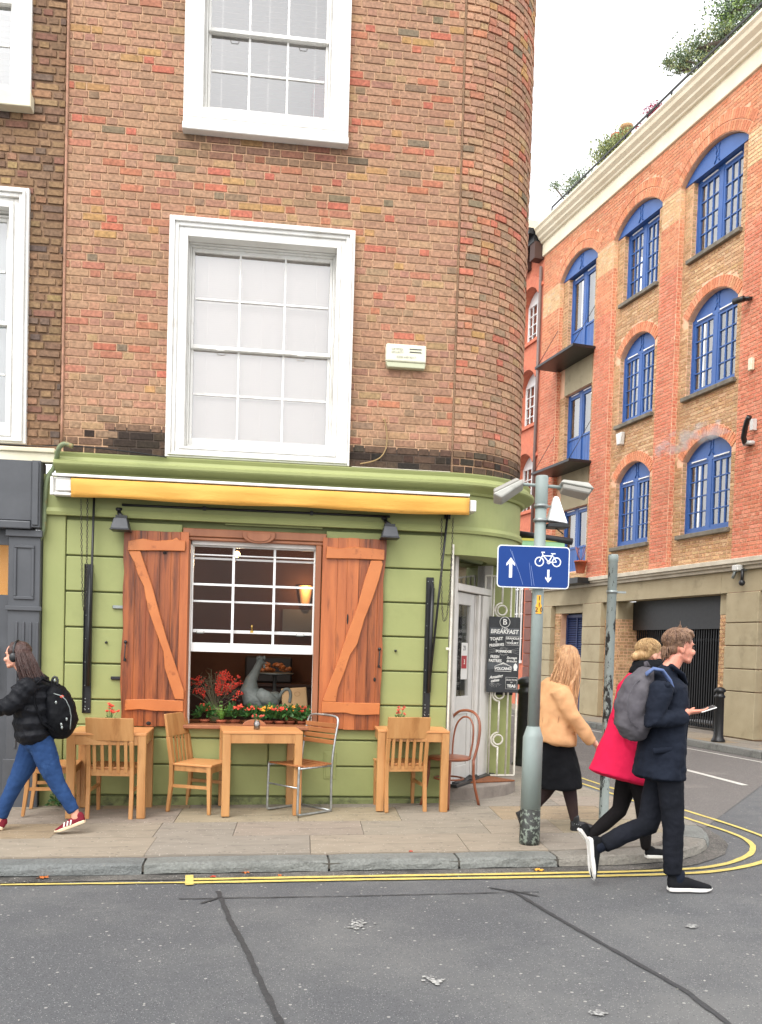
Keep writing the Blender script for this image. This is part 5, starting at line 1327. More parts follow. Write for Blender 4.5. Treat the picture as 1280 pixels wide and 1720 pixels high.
tag(q.build('cable', BLACK_MATT), 'thin black cable drooping along the top of the green cornice', 'cable')
q = MB(); q.tube(smooth3([P(u, v, -.025) for u, v in ((645, 705), (648, 712), (651, 740), (646, 762), (632, 774), (605, 779))], 2), .0055, 5); q.ball(P(645, 705, -.02), .012)
tag(q.build('cable', mat('tan cable', lin('#9c8358'), None, .7)), 'tan cable leaving a hole in the brickwork and curling down to the green cornice', 'cable')

# alarm box
a, b_ = P(647, 583), P(713, 622)
al = thing('alarm_box', 'cream burglar alarm box fixed to the brick wall right of the lower window', 'alarm box', ((a.x + b_.x) / 2, 0, (a.z + b_.z) / 2))
ALM = mat('cream plastic', lin('#dddcc6'), lin('#d3d1ba'), .4, 5)
w_, h_ = (b_.x - a.x), .215
q = MB(); q.box(-w_ / 2, w_ / 2, -.085, -.005, -h_ / 2 + .05, h_ / 2); q.build('cover', ALM, al, bevel=.016, seg=3)
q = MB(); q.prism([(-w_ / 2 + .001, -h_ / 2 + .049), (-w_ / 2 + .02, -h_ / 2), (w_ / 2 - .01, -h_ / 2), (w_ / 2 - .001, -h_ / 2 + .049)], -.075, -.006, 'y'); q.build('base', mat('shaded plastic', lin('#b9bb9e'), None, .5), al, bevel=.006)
GT = mat('grey print', lin('#a8a697'), None, .7)
TY = Matrix.Rotation(pi / 2, 4, 'X')
for s_, sz, x, z in (('CRYPTEX', .026, -.085, .055), ('SECURITY', .026, -.083, .028), ('0208 449 9017', .03, .0, -.015)): text(s_, sz, GT, al, Matrix.Translation((x, -.0865, z)) @ TY)
q = MB(); 
for z in (.035, .065): q.box(.03, .145, -.0875, -.0852, z - .003, z + .003)
for k in range(12): x = .035 + k * .009; q.box(x, x + .004, -.0875, -.0852, .058, .062); q.box(x, x + .004, -.0875, -.0852, .039, .043)
q.build('printed_grille', TXT_K, al)

# ================================================================== FURNITURE
BEECH = mat('honey beech', T_('#dca468',1.45), T_('#ca8e54',1.45), .42, 5, .15, 24, stretch=(2.5, 2.5, .3), c3=T_('#a8703c',1.5), s3=4, f3=(.52, .75))
BEECH_TOP = mat('pale beech top', T_('#f2ae70',1.5), T_('#e8a062',1.5), .4, 2.2, .06, 14, stretch=(.4, 2, 1))
FOOT = mat('scuffed leg foot', lin('#a7957c'), lin('#8d7a62'), .8, 10)
def table(x, y, wx, wy, h, rz, label):
    t = thing('cafe_table', label, 'table', (x, y, lift(x) + PAVE + .034), rz, 'square wooden tables outside the cafe')
    q = MB(); q.box(-wx / 2, wx / 2, -wy / 2, wy / 2, h - .022, h); q.build('table_top', BEECH_TOP, t, bevel=.003)
    q = MB(); L = .07
    q.box(-wx / 2 + L, wx / 2 - L, -wy / 2 + .008, -wy / 2 + .03, h - .105, h - .0225); q.box(-wx / 2 + L, wx / 2 - L, wy / 2 - .03, wy / 2 - .008, h - .105, h - .0225)
    q.box(-wx / 2 + .008, -wx / 2 + .03, -wy / 2 + L, wy / 2 - L, h - .105, h - .0225); q.box(wx / 2 - .03, wx / 2 - .008, -wy / 2 + L, wy / 2 - L, h - .105, h - .0225); q.build('apron', BEECH, t, bevel=.002)
    for sx in (-1, 1):
        for sy in (-1, 1):
            q = MB(); cx, cy = sx * (wx / 2 - L / 2 - .002), sy * (wy / 2 - L / 2 - .002); q.box(cx - L / 2, cx + L / 2, cy - L / 2, cy + L / 2, .0, h - .0225); q.build('leg', BEECH, t, bevel=.004)
    return t
def slat_chair():
    t = thing('slat_back_chair', 'wooden slat back chair', 'chair', (0, 0, 0), 0, 'wooden slat back chairs')
    # faces +Y; rear posts at y = -.2
    W_, D_, SH, BH = .40, .40, .44, .87
    q = MB(); q.prism([(-W_ / 2, -D_ / 2 + .02), (W_ / 2, -D_ / 2 + .02), (W_ / 2 + .01, D_ / 2), (-W_ / 2 - .01, D_ / 2)], SH - .02, SH, 'z'); q.build('seat', BEECH_TOP, t, bevel=.005, seg=2)
    q = MB(); q.box(-W_ / 2 + .02, W_ / 2 - .02, D_ / 2 - .035, D_ / 2 - .012, SH - .075, SH - .0205); q.box(-W_ / 2 + .035, W_ / 2 - .035, -D_ / 2 + .0, -D_ / 2 + .02, SH - .075, SH - .0205)
    for s_ in (-1, 1): q.box(s_ * (W_ / 2 - .02) - .011, s_ * (W_ / 2 - .02) + .011, -D_ / 2 + .03, D_ / 2 - .036, SH - .07, SH - .021)
    q.build('seat_rail', BEECH, t, bevel=.002)
    for s_ in (-1, 1):
        q = MB(); x = s_ * (W_ / 2 - .0175)
        ya = lambda z: -D_ / 2 - (0 if z < SH else (z - SH) * .16) - (0 if z > .25 else (.25 - z) * .12)
        prof = [0, .25, SH, BH - .20]
        pts = [(ya(z) , z) for z in prof]
        poly = [(y - .018 if z > 0 else y - .014, z) for y, z in pts] + [(y + .018 if z > 0 else y + .012, z) for y, z in pts[::-1]]
        q.prism(ccw(poly), x - .0175, x + .0175, 'x'); q.build('leg', BEECH, t, bevel=.003)
        q = MB(); x = s_ * (W_ / 2 - .015); q.bar((x, D_ / 2 - .03, SH - .021), (x, D_ / 2 - .03, SH - .08), .038)
        q.add([(x - .019, D_ / 2 - .049, SH - .08), (x + .019, D_ / 2 - .049, SH - .08), (x + .019, D_ / 2 - .011, SH - .08), (x - .019, D_ / 2 - .011, SH - .08), (x - .013, D_ / 2 - .04, 0), (x + .013, D_ / 2 - .04, 0), (x + .013, D_ / 2 - .014, 0), (x - .013, D_ / 2 - .014, 0)], [(0, 4, 5, 1), (1, 5, 6, 2), (2, 6, 7, 3), (3, 7, 4, 0), (4, 7, 6, 5), (0, 1, 2, 3)]); q.build('leg', BEECH, t)
        q = MB(); q.bar((s_ * (W_ / 2 - .018), -D_ / 2, .235), (s_ * (W_ / 2 - .018), D_ / 2 - .03, .235), .016, .028); q.build('stretcher', BEECH, t)
    yb = lambda z: -D_ / 2 - (z - SH) * .16
    q = MB(); z0, z1 = BH - .199, BH
    q.add([(-W_ / 2, yb(z0) - .012, z0), (W_ / 2, yb(z0) - .012, z0), (W_ / 2, yb(z0) + .012, z0), (-W_ / 2, yb(z0) + .012, z0), (-W_ / 2, yb(z1) - .012, z1), (W_ / 2, yb(z1) - .012, z1), (W_ / 2, yb(z1) + .012, z1), (-W_ / 2, yb(z1) + .012, z1)], [(3, 2, 1, 0), (4, 5, 6, 7), (0, 1, 5, 4), (1, 2, 6, 5), (2, 3, 7, 6), (3, 0, 4, 7)])
    q.build('top_board', BEECH, t, bevel=.005, seg=2)
    for k in range(5):
        x = -W_ / 2 + .035 + (W_ - .07) * (k + .5) / 5 ; q = MB(); q.bar((x, -D_ / 2 - .0, SH - .045), (x, yb(z0), z0 + .002), .027, .012, up=(0, 1, 0)); q.build('slat', BEECH, t)
    return t
def place(t, u, v, rz, label, dx=0, dy=0):
    p = gp(u, v, PAVE); t.location = (p.x + dx, p.y + dy, p.z); t.rotation_euler = (0, 0, rz); t['label'] = label; return t
tl = gp(174, 1358, PAVE)
table(-1.375, -.36, .66, .60, .735, radians(1), 'square wooden table at the left, with a jar of red flowers on it')
table(-.08, -.30, .70, .60, .745, radians(6), 'middle square wooden table, in front of the flower filled window')
table(1.32, -.14, .66, .62, .745, radians(-2), 'square wooden table at the right, nearest the cafe entrance')
ch0 = slat_chair()
place(ch0, 180, 1374, radians(-3), 'wooden slat back chair with its back to the street at the left table')
ch0.location.y += .18; ch0.location.x = -1.33
def dupl(src, name_group=None): return copy_tree(src)
c2 = dupl(ch0); c2.location = (-1.86, -.33, lift(-1.86) + PAVE + .034); c2.rotation_euler = (0, 0, radians(-86)); c2['label'] = 'wooden slat back chair facing right, partly hidden behind the woman with the black backpack'
c3 = dupl(ch0); c3.location = (-.60, -.27, lift(-.6) + PAVE + .034); c3.rotation_euler = (0, 0, radians(-112)); c3['label'] = 'wooden slat back chair facing right on the left side of the middle table'
c4 = dupl(ch0); c4.location = (1.22, -.22, lift(1.2) + PAVE + .034); c4.rotation_euler = (0, 0, radians(8)); c4['label'] = 'wooden slat back chair with its back to the street at the right table'

# metal framed chair with wooden slats
TEAK = mat('worn teak slat', lin('#a2693c'), lin('#8a5530'), .55, 4, .2, 20, stretch=(.4, 2, 1))
mc = thing('metal_frame_chair', 'silver tube chair with wooden slats right of the middle table', 'chair', (.29, -.36, lift(.3) + PAVE + .034), radians(130))
TUBE = mat('brushed tube', lin('#b7bab9'), lin('#9a9d9c'), .35, 20, .1, 60, metal=.8)
for s_ in (-1, 1):
    x = s_ * .205; q = MB()
    q.tube(smooth3([(x, .20, .44), (x, .21, .02), (x, .20, .012), (x, -.20, .012)], 2), .011, 8); q.build('leg_frame', TUBE, mc)
    q = MB(); q.tube(smooth3([(x, -.20, .012), (x, -.19, .44), (x, -.235, .70), (x * .98, -.27, .83), (x * .8, -.275, .865), (0, -.28, .868)], 2), .011, 8); q.build('back_frame', TUBE, mc)
    q = MB(); q.tube([(x, .20, .42), (x, -.19, .42)], .009, 8); q.build('seat_rail', TUBE, mc)
q = MB(); q.tube([(-.205, .2, .25), (.205, .2, .25)], .008, 6); q.tube([(-.2, -.2, .012), (.2, -.2, .012)], .01, 6); q.build('cross_bar', TUBE, mc)
for k in range(7): y = -.17 + k * .058; q = MB(); q.box(-.21, .21, y - .022, y + .022, .432 - .012 * sin(k / 6 * pi), .446 - .012 * sin(k / 6 * pi)); q.build('seat_slat', TEAK, mc, bevel=.003)
for k in range(4): z = .63 + k * .05; yy = -.225 - (z - .6) * .17; q = MB(); q.box(-.205, .205, yy + .011, yy + .023, z - .02, z + .02); q.build('back_slat', TEAK, mc, bevel=.003)

# bentwood chair
BENT = mat('bentwood', lin('#8e5236'), lin('#74402a'), .35, 3, .08, 20)
bc = thing('bentwood_chair', 'reddish brown bentwood chair at the right table beside the cafe door', 'chair', (1.71, -.12, lift(1.7) + PAVE + .034), radians(128))
q = MB(); q.lathe([(.19, .44), (.205, .45), (.205, .465), (.19, .47)], 28); q.build('seat', BENT, bc)
q = MB()
q.tube(smooth3([(-.19, -.13, .44), (-.2, -.19, .62), (-.185, -.22, .80), (-.11, -.235, .885), (0, -.24, .905), (.11, -.235, .885), (.185, -.22, .80), (.2, -.19, .62), (.19, -.13, .44)], 2), .0135, 8); q.build('back_hoop', BENT, bc)
q = MB(); q.tube(smooth3([(-.11, -.17, .46), (-.125, -.195, .62), (-.11, -.215, .76), (-.05, -.228, .83), (0, -.23, .84), (.05, -.228, .83), (.11, -.215, .76), (.125, -.195, .62), (.11, -.17, .46)], 2), .009, 8); q.build('inner_hoop', BENT, bc)
for x, y, xe, ye in ((-.19, -.13, -.2, -.22), (.19, -.13, .2, -.22), (-.13, .14, -.17, .2), (.13, .14, .17, .2)):
    q = MB(); q.tube(smooth3([(x, y, .445), (x * 1.0, y * 1.05, .25), (xe, ye, 0)], 1), [.015, .014, .013, .011][:4] if False else .0135, 8); q.build('leg', BENT, bc)
q = MB(); q.tube([(.14 * cos(2 * pi * k / 20), .14 * sin(2 * pi * k / 20), .26) for k in range(20)], .009, 6, closed=True); q.build('stretcher_ring', BENT, bc)

# ================================================================== FLOWERS AND WINDOW DISPLAY
LEAFG = mat('dark green leaf', lin('#3f6a33'), lin('#2c5327'), .5, 9, c3=lin('#5d8440'), s3=14, f3=(.55, .7))
FERNG = mat('bright green fern', lin('#6e9a3e'), lin('#588433'), .55, 9)
CORAL = mat('coral petals', lin('#e2563f'), lin('#d6452f'), .6, 14)
AMBER = mat('amber petals', lin('#e8a02c'), None, .6)
REDF = mat('red petals', lin('#c4513f'), None, .6)
DRY = mat('dry twigs', lin('#8c8468'), lin('#6d6650'), .8, 9)
STEM = mat('flower stem', lin('#56753d'), None, .6)
JAR = glass('jar glass', tint=(.86, .86, .84), boost=2.2, base=.10, rough=.05)
def leafs(q, c, r, n, size, up=.3, rng=random):
    for _ in range(n):
        d = Vector((rng.gauss(0, 1), rng.gauss(0, 1), abs(rng.gauss(0, 1)) * .8 + up * .2)).normalized(); p = Vector(c) + d * r * rng.uniform(.35, 1)
        a = d.cross(Vector((rng.uniform(-1, 1), rng.uniform(-1, 1), rng.uniform(-1, 1)))).normalized(); L = size * rng.uniform(.7, 1.3); t = (d + Vector((0, 0, rng.uniform(-.6, .5)))).normalized()
        q.add([p, p + t * L * .35 + a * L * .28, p + t * L * .8 + a * L * .2, p + t * L, p + t * L * .8 - a * L * .2, p + t * L * .35 - a * L * .28, p + t * L * .5 + d.cross(a) * L * .06], [(0, 1, 6), (1, 2, 6), (2, 3, 6), (3, 4, 6), (4, 5, 6), (5, 0, 6)])
def blossoms(q, c, r, n, size, flat=.5, rng=random):
    for _ in range(n):
        p = Vector(c) + Vector((rng.gauss(0, r * .5), rng.gauss(0, r * .5), abs(rng.gauss(0, r * flat))))
        t = Vector((rng.uniform(-.5, .5), rng.uniform(-1, .1), rng.uniform(.3, 1))).normalized(); x = t.cross(Vector((0, 1, .3))).normalized(); y = t.cross(x)
        pts = [p + t * size * .1]; k_ = 4
        for k in range(8): a = 2 * pi * k / 8; rr = size * (1 if k % 2 == 0 else .5); pts.append(p + (x * cos(a) + y * sin(a)) * rr + t * (size * .35 if k % 2 == 0 else 0))
        q.add(pts, [(0, 1 + k, 1 + (k + 1) % 8) for k in range(8)])
def jar_flowers(x, y, z, label, hue, nb, hgt=.12, col_=REDF, grp='jars of flowers on the cafe tables'):
    t = thing('flower_jar', label, 'jar of flowers', (x, y, z), 0, grp)
    q = MB(); q.lathe([(.001, 0), (.026, .0), (.029, .006), (.029, .055), (.022, .068), (.022, .078), (.020, .078), (.020, .068), (.026, .054), (.026, .008), (.001, .006)], 16, cap=False); q.build('jar', JAR, t)
    q = MB(); q.lathe([(.001, .007), (.0255, .008), (.0255, .04), (.001, .04)], 14, cap=False); q.build('water', mat('jar water', lin('#8f9382'), None, .2), t) if 'jar water' not in MATS else q.build('water', MATS['jar water'], t)
    q = MB(); fl = MB(); lf = MB()
    for k in range(nb):
        a = random.uniform(0, 2 * pi); r_ = random.uniform(.2, 1) * .05; e = Vector((cos(a) * r_ * 1.3, sin(a) * r_, .078 + hgt * random.uniform(.45, 1) * (1 - r_ * 4))); q.tube([(0, 0, .02), (cos(a) * .012, sin(a) * .012, .075), e], .0016, 4); blossoms(fl, e, .012, 8, .012)
    leafs(lf, (0, 0, .09), .04, 22, .028)
    q.build('stem', STEM, t); fl.build('blossom', col_, t); lf.build('leaf', LEAFG, t)
    return t
p = P(184, 1210, -.45); jar_flowers(p.x, -.42, lift(p.x) + PAVE + .034 + .736, 'glass jar of coral red flowers on the left table', 0, 16, .17, CORAL)
p = P(427, 1212, -.42); jar_flowers(-.11, -.42, lift(0) + PAVE + .034 + .746, 'small glass jar with a few twigs and flowers on the middle table', 0, 4, .05, REDF)
p = P(672, 1210, -.3); jar_flowers(p.x, -.30, lift(p.x) + PAVE + .034 + .746, 'small glass jar of red buds on the right table behind the chair back', 0, 8, .13, REDF)

TERRA = mat('terracotta', lin('#a5583a'), lin('#8f4a30'), .8, 9)
SHZ = WO[2] - .035
def pot_plant(u, kind, label, y=.22):
    p = P(u, 1205, y); t = thing('potted_plant', label, 'potted plant', (p.x, y, SHZ), 0, 'potted plants along the cafe window ledge')
    q = MB(); q.lathe([(.035, 0), (.048, .05), (.052, .052), (.052, .068), (.044, .068), (.04, .055)], 16, cap=False); q.build('pot', TERRA, t)
    if kind == 'fern':
        q = MB()
        for k in range(46):
            a = random.uniform(0, 2 * pi); r_ = random.uniform(.04, .13); e = Vector((cos(a) * r_, sin(a) * r_ * .7, .09 + random.uniform(.07, .17))); s_ = Vector((0, 0, .06)); prev = s_
            for j in range(1, 6):
                c = s_.lerp(e, j / 5); d = (e - s_).normalized(); sd_ = d.cross(Vector((0, 0, 1))).normalized()
                w__ = .018 * (1 - j / 6); q.add([c - d * .012, c + sd_ * w__, c + d * .008, c - sd_ * w__], [(0, 1, 2, 3)])
        tag(q.build('frond', FERNG, t), kind='stuff')
    else:
        q = MB(); leafs(q, (0, 0, .10), .095, 110, .055); q.build('leaf', LEAFG, t)
        q = MB(); m_ = CORAL if kind == 'coral' else AMBER
        for k in range(5 if kind == 'coral' else 4): blossoms(q, (random.uniform(-.055, .055), random.uniform(-.05, .02), .165 + random.uniform(-.01, .03)), .032, 17, .013, .3)
        q.build('blossom', m_, t)
    return t
pot_plant(344, 'coral', 'leftmost potted plant on the window ledge, with coral flowers'); pot_plant(372, 'fern', 'bright green feathery potted fern beside the leftmost coral flowers', .19)
pot_plant(395, 'coral', 'coral flowering potted plant between the fern and the stone rooster'); pot_plant(424, 'coral', 'coral flowering potted plant directly in front of the stone rooster')
pot_plant(451, 'amber', 'amber flowering potted plant right of the small jar'); pot_plant(470, 'coral', 'coral flowering potted plant between two amber ones', .2); pot_plant(487, 'amber', 'amber flowering potted plant second from the right end', .25)
pot_plant(508, 'coral', 'rightmost potted plant on the window ledge, with coral flowers')

# rooster
ROCK = mat('weathered grey stone', lin('#646a66'), lin('#4c524e'), .6, 12, .5, 60, c3=lin('#8d7f68'), s3=6, f3=(.58, .72))
c = P(438, 1160, .42)
ro = thing('stone_rooster', 'large grey stone rooster standing behind the flowers in the cafe window', 'statue', (c.x + .01, .42, SHZ + .055))
ro.scale = (1.22, 1.22, 1.2)
q = MB(); 
q.limb([(.13, 0, .20), (.07, 0, .155), (0, 0, .15), (-.07, 0, .185), (-.10, 0, .25), (-.085, 0, .33), (-.05, 0, .40), (-.03, 0, .45)], [(.05, .045), (.10, .085), (.12, .105), (.105, .10), (.075, .075), (.045, .048), (.032, .034), (.03, .032)], n=18)
q.ball((-.02, 0, .47), (.035, .028, .035)); q.limb([(.0, 0, .475), (.05, 0, .465)], [.012, .003]); q.lathe([(.05, .0), (.05, .02), (.025, .03), (.025, .06)], 12)
q.build('body', ROCK, ro, remesh=.008, smooth_it=3)
q = MB(); q.limb([(-.03, -.085, .22), (.03, -.115, .19), (.1, -.085, .15), (.14, -.05, .11)], [(.02, .055), (.022, .06), (.015, .045), (.006, .01)], n=12); q.build('wing', ROCK, ro)
q = MB()
for k in range(4): q.tube(smooth3([(.13, (k - 1.5) * .018, .17), (.17, (k - 1.5) * .02, .25 - k * .01), (.215 - k * .01, (k - 1.5) * .02, .265 - k * .02), (.235 - k * .012, (k - 1.5) * .02, .22 - k * .02), (.225 - k * .01, (k - 1.5) * .02, .15)], 2), .014, 8)
q.build('tail', ROCK, ro)
q = MB()
for k in range(4): q.ball((-.04 + k * .018, 0, .505 + .006 * (k % 2)), (.011, .008, .018))
q.ball((.015, 0, .44), (.01, .008, .018)); q.build('comb', ROCK, ro)
# berry branches in a vase
c = P(362, 1180, .40)
vz = thing('branch_vase', 'vase of red berry branches and dry twigs at the left of the cafe window', 'vase', (c.x, .45, SHZ))
q = MB(); q.lathe([(.05, 0), (.07, .06), (.06, .14), (.075, .17), (.065, .17), (.05, .14)], 18, cap=False); q.build('vase', mat('stoneware', lin('#8a8259'), lin('#6f6a4a'), .5, 6), vz)
tw = MB(); be = MB(); lf = MB(); rnd = random.Random(5)
for k in range(70):
    a = rnd.uniform(-1, 1); b2 = rnd.uniform(-1, 1); L = rnd.uniform(.22, .42); base = Vector((0, 0, .13)); e = Vector((a * .24 + (.03 if k % 2 else -.03), b2 * .10, .13 + L * (1 - abs(a) * .25)))
    m_ = base.lerp(e, .5) + Vector((rnd.uniform(-.02, .02), 0, .03)); pts = smooth3([base, m_, e], 1); tw.tube(pts, .0025, 4)
    for j in range(3):
        s_ = pts[-1 - j] if j < len(pts) else pts[-1]; e2 = s_ + Vector((rnd.uniform(-.06, .06), rnd.uniform(-.03, .03), rnd.uniform(.0, .06))); tw.tube([s_, e2], .0015, 3)
        if (e.x < -.02 and .26 < e.z < .45 and k % 3 == 0) or (e.x > .02 and k % 3 != 0):
            for _ in range(9): tpos = s_.lerp(e2, rnd.random()); be.ball(tpos + Vector((rnd.gauss(0, .011), rnd.gauss(0, .011), rnd.gauss(0, .011))), .0075, 6, 4)
leafs(lf, (.12, 0, .2), .12, 110, .03, rng=rnd)
tw.build('twig', DRY, vz); tag(be.build('berry', mat('red berry', lin('#e04434'), None, .4), vz), kind='stuff'); lf.build('leaf', mat('dark purple leaf', lin('#3a2229'), None, .5), vz)
# paper bag, cardboard box, pastries
KRAFT = mat('kraft paper', lin('#b5936a'), lin('#a5845c'), .8, 3, .2, 10)
c = P(497, 1175, .34)
pb = thing('paper_bag', 'brown paper bag leaning upright on the cardboard box in the cafe window', 'paper bag', (c.x, .40, SHZ + .13), 0)
q = MB(MB and Matrix.Rotation(radians(-5), 4, 'Y')); q.box(-.125, .125, -.02, .03, .0, .25); q.build('bag', KRAFT, pb, bevel=.008)
q = MB(Matrix.Rotation(radians(-5), 4, 'Y')); q.tube([(.03 + .028 * cos(2 * pi * k / 12), -.022, .19 + .022 * sin(2 * pi * k / 12)) for k in range(12)], .0018, 4, closed=True); q.build('printed_ring', mat('bag print', lin('#8f6f48'), None, .8), pb)
c = P(508, 1190, .36)
cb = thing('cardboard_box', 'orange brown cardboard box with dark capital letters behind the rightmost flowers', 'box', (c.x + .03, .44, SHZ))
q = MB(); q.box(-.20, .17, -.08, .22, .0, .125); q.build('carton', mat('cardboard', lin('#c48a55'), lin('#b67c48'), .8, 4), cb, bevel=.004)
text('CIA ALI', .055, mat('brown print', lin('#7a4526'), None, .8), cb, Matrix.Translation((.04, -.0825, .07)) @ TY)
c = P(462, 1122, .8)
pt = thing('pastry_plate', 'plate heaped with brown croissants behind the stone rooster', 'pastries', (c.x, .95, 1.30))
q = MB(); q.lathe([(.02, 0), (.18, .01), (.2, .025), (.18, .018), (.01, .01)], 24, cap=False); q.lathe([(.05, -.45), (.02, -.43), (.02, 0), (.05, .002)], 12); q.build('stand', STEEL, pt)
CRO = mat('croissant crust', lin('#a85f2c'), lin('#7d3f1c'), .45, 14, .5, 40)
rnd = random.Random(4)
for k in range(14):
    a = rnd.uniform(0, 6.28); cx_, cy_, cz_ = rnd.uniform(-.14, .14), rnd.uniform(-.1, .1), .04 + rnd.uniform(0, .07); q = MB()
    q.limb([(cx_ + .055 * cos(a + t), cy_ + .055 * sin(a + t), cz_ + .008 * cos(t)) for t in (-1.2, -.6, 0, .6, 1.2)], [.008, .02, .027, .02, .008], side=(0, 0, 1), n=8); q.build('croissant', CRO, pt)
# counter and lamps inside
WARM = glow('lamp glass', (1.0, .66, .30), 30)
def pend(x, y, z, label, em):
    t = thing('pendant_lamp', label, 'lamp', (x, y, z)); q = MB(); q.ball((0, 0, 0), .032); q.build('bulb', em, t)
    q = MB(); q.tube([(0, 0, .05), (0, 0, 3.0 - z)], .004, 4); q.lathe([(.03, .03), (.03, .07), (.012, .085)], 14, cap=False); q.build('lamp_shade', mat('brass shade', lin('#a57c42'), None, .4, metal=.7) if 'brass shade' not in MATS else MATS['brass shade'], t)
    ld = bpy.data.lights.new('bulb_light', 'POINT'); ld.energy = 16; ld.color = (1, .66, .38); ld.shadow_soft_size = .05; lo_ = bpy.data.objects.new('bulb_light', ld); col.objects.link(lo_); lo_.location = (0, 0, -.08); attach(lo_, t)
p = P(398, 931, 1.1); pend(p.x, 1.1, p.z, 'bright pendant bulb hanging high inside the cafe behind the upper left panes', WARM)
p = P(515, 998, 2.2); t = thing('wall_lamp', 'dim amber wall lamp glowing inside the cafe behind the right panes', 'lamp', (p.x, 2.55, p.z)); q = MB(); q.lathe([(.05, -.12), (.09, .12)], 16, cap=False); q.build('lamp_shade', glow('amber shade', (1, .5, .2), .28), t)
ld = bpy.data.lights.new('bulb_light', 'POINT'); ld.energy = 5; ld.color = (1, .6, .3); lo_ = bpy.data.objects.new('bulb_light', ld); col.objects.link(lo_); lo_.location = (0, -.2, .1); attach(lo_, t)
t = thing('counter', 'dark wooden serving counter inside the cafe', 'counter', (0, 2.0, .13)); q = MB(); q.box(-1.5, 1.1, 0, .5, 0, 1.0); q.box(-1.55, 1.15, -.05, .55, 1.001, 1.04); q.build('counter_body', mat('counter wood', lin('#3b241a'), lin('#4a2e20'), .5, 5), t, bevel=.005)
q = MB(); q.box(-.3, .25, .1, .4, 1.041, 1.35); q.box(.5, .8, .1, .4, 1.041, 1.75); q.build('coffee_machine', mat('machine steel', lin('#35302d'), None, .5), t, bevel=.02)
t = thing('picture', 'pale framed notice hung on the back wall inside the cafe', 'picture', (.35, 2.58, 1.9)); q = MB(); q.box(-.22, .22, -.01, .01, -.16, .16); q.build('sheet', mat('notice paper', lin('#7e7a74'), None, .8), t)

# ================================================================== CHALKBOARD, DOORMAT
BOARD = mat('chalkboard', lin('#242628'), lin('#2f3133'), .6, 6, c3=lin('#3f4143'), s3=3, f3=(.55, .75))
CHALK = mat('chalk lettering', lin('#dddcd6'), None, .8)
c0, c1 = P(815, 1036, .80), P(871, 1036, .80); c2_, c3_ = P(818, 1165, .8), P(875, 1163, .8)
cbx, cbz = (c0.x + c3_.x) / 2, (c0.z + c3_.z) / 2; bw, bh = .345, .80
cbd = thing('chalkboard_menu', 'black chalkboard breakfast menu hung on the white iron gate', 'menu board', (cbx, .79, cbz), 0)
cbd.rotation_euler = (0, radians(0.5), radians(2))
q = MB(); q.box(-bw / 2, bw / 2, -.006, .006, -bh / 2, bh / 2); q.build('board', BOARD, cbd, bevel=.002)
q = MB(); q.box(-bw / 2 + .01, bw / 2 - .01, -.0075, -.0062, .205, .285); q.box(-bw / 2, bw / 2, -.0075, -.0062, -.155, -.085); q.each('banner', mat('chalk smudge', lin('#55585b'), lin('#44474a'), .8, 20), cbd)
def ct(s, sz, x, z, **k): text(s, sz, CHALK, cbd, Matrix.Translation((x, -.0085, z)) @ TY @ Matrix.Rotation(radians(k.pop('rot', 0)), 4, 'Z'), **k)
q = MB(); q.tube([(.0 + .055 * cos(2 * pi * k / 28), -.008, .345 + .055 * sin(2 * pi * k / 28)) for k in range(28)], .0032, 4, closed=True); q.build('emblem_ring', CHALK, cbd)
ct('B', .085, 0, .345, bold=.001); ct('Bayleaf Deli', .022, 0, .283) if False else ct('Barney Deli', .024, 0, .276) if False else None
ct('B. Deli', .024, 0, .278)
ct('BREAKFAST', .062, 0, .243, bold=.0015, shear=.1, width=.95)
ct('TOAST', .045, -.085, .165, bold=.0015, rot=4); ct('&', .03, -.085, .135); ct('PRESERVES', .04, -.08, .10, bold=.0012, rot=6, width=.85)
ct('GRANOLA', .032, .09, .175, bold=.0008, width=.95); ct('&', .022, .09, .15); ct('YOGURT', .032, .09, .125, bold=.0008)
ct('PORRIDGE', .036, .0, .035, bold=.0014)
ct('FRESH', .044, -.095, -.025, bold=.0012, width=.8); ct('PASTRIES', .042, -.09, -.067, bold=.0012, width=.82)
ct('Sausage', .036, .09, -.03, shear=.3, bold=.0005); ct('Brioche', .036, .09, -.066, shear=.3, bold=.0005)
ct('VOLCANO', .042, .0, -.148, bold=.0012, width=.9)
ct('Amazing', .042, -.075, -.235, shear=.35, bold=.001, rot=10); ct('cakes', .042, -.085, -.275, shear=.35, bold=.001, rot=10)
ct('SELECTION', .024, .098, -.265, width=.95); ct('OF', .018, .098, -.292); ct('TEAS', .042, .098, -.33, bold=.0015)
def box_outline(x0, x1, z0, z1, r=.0018):
    q = MB(); q.tube([(x0, -.008, z0), (x1, -.008, z0), (x1, -.008, z1), (x0, -.008, z1)], r, 4, closed=True); q.build('drawn_frame', CHALK, cbd)
box_outline(.018, .162, .103, .196); box_outline(.035, .16, -.36, -.237)
q = MB(); q.tube([(-.09, -.008, -.175), (.09, -.008, -.175), (.09, -.008, -.125), (0, -.008, -.083), (-.09, -.008, -.125)], .003, 4, closed=True)
for k in range(5): q.tube([(0, -.008, -.088), (-.05 + k * .025, -.008, -.112)], .003, 3)
q.build('drawn_volcano', CHALK, cbd)
q = MB(); q.prism([(.115, -.165), (.155, -.165), (.148, -.155), (.158, -.125), (.15, -.10), (.135, -.085), (.12, -.10), (.112, -.125), (.122, -.155)][::-1] and ccw([(.115, -.165), (.155, -.165), (.148, -.155), (.158, -.125), (.15, -.10), (.135, -.085), (.12, -.10), (.112, -.125), (.122, -.155)]), -.0085, -.0063, 'y'); q.build('drawn_cup', CHALK, cbd)
q = MB()
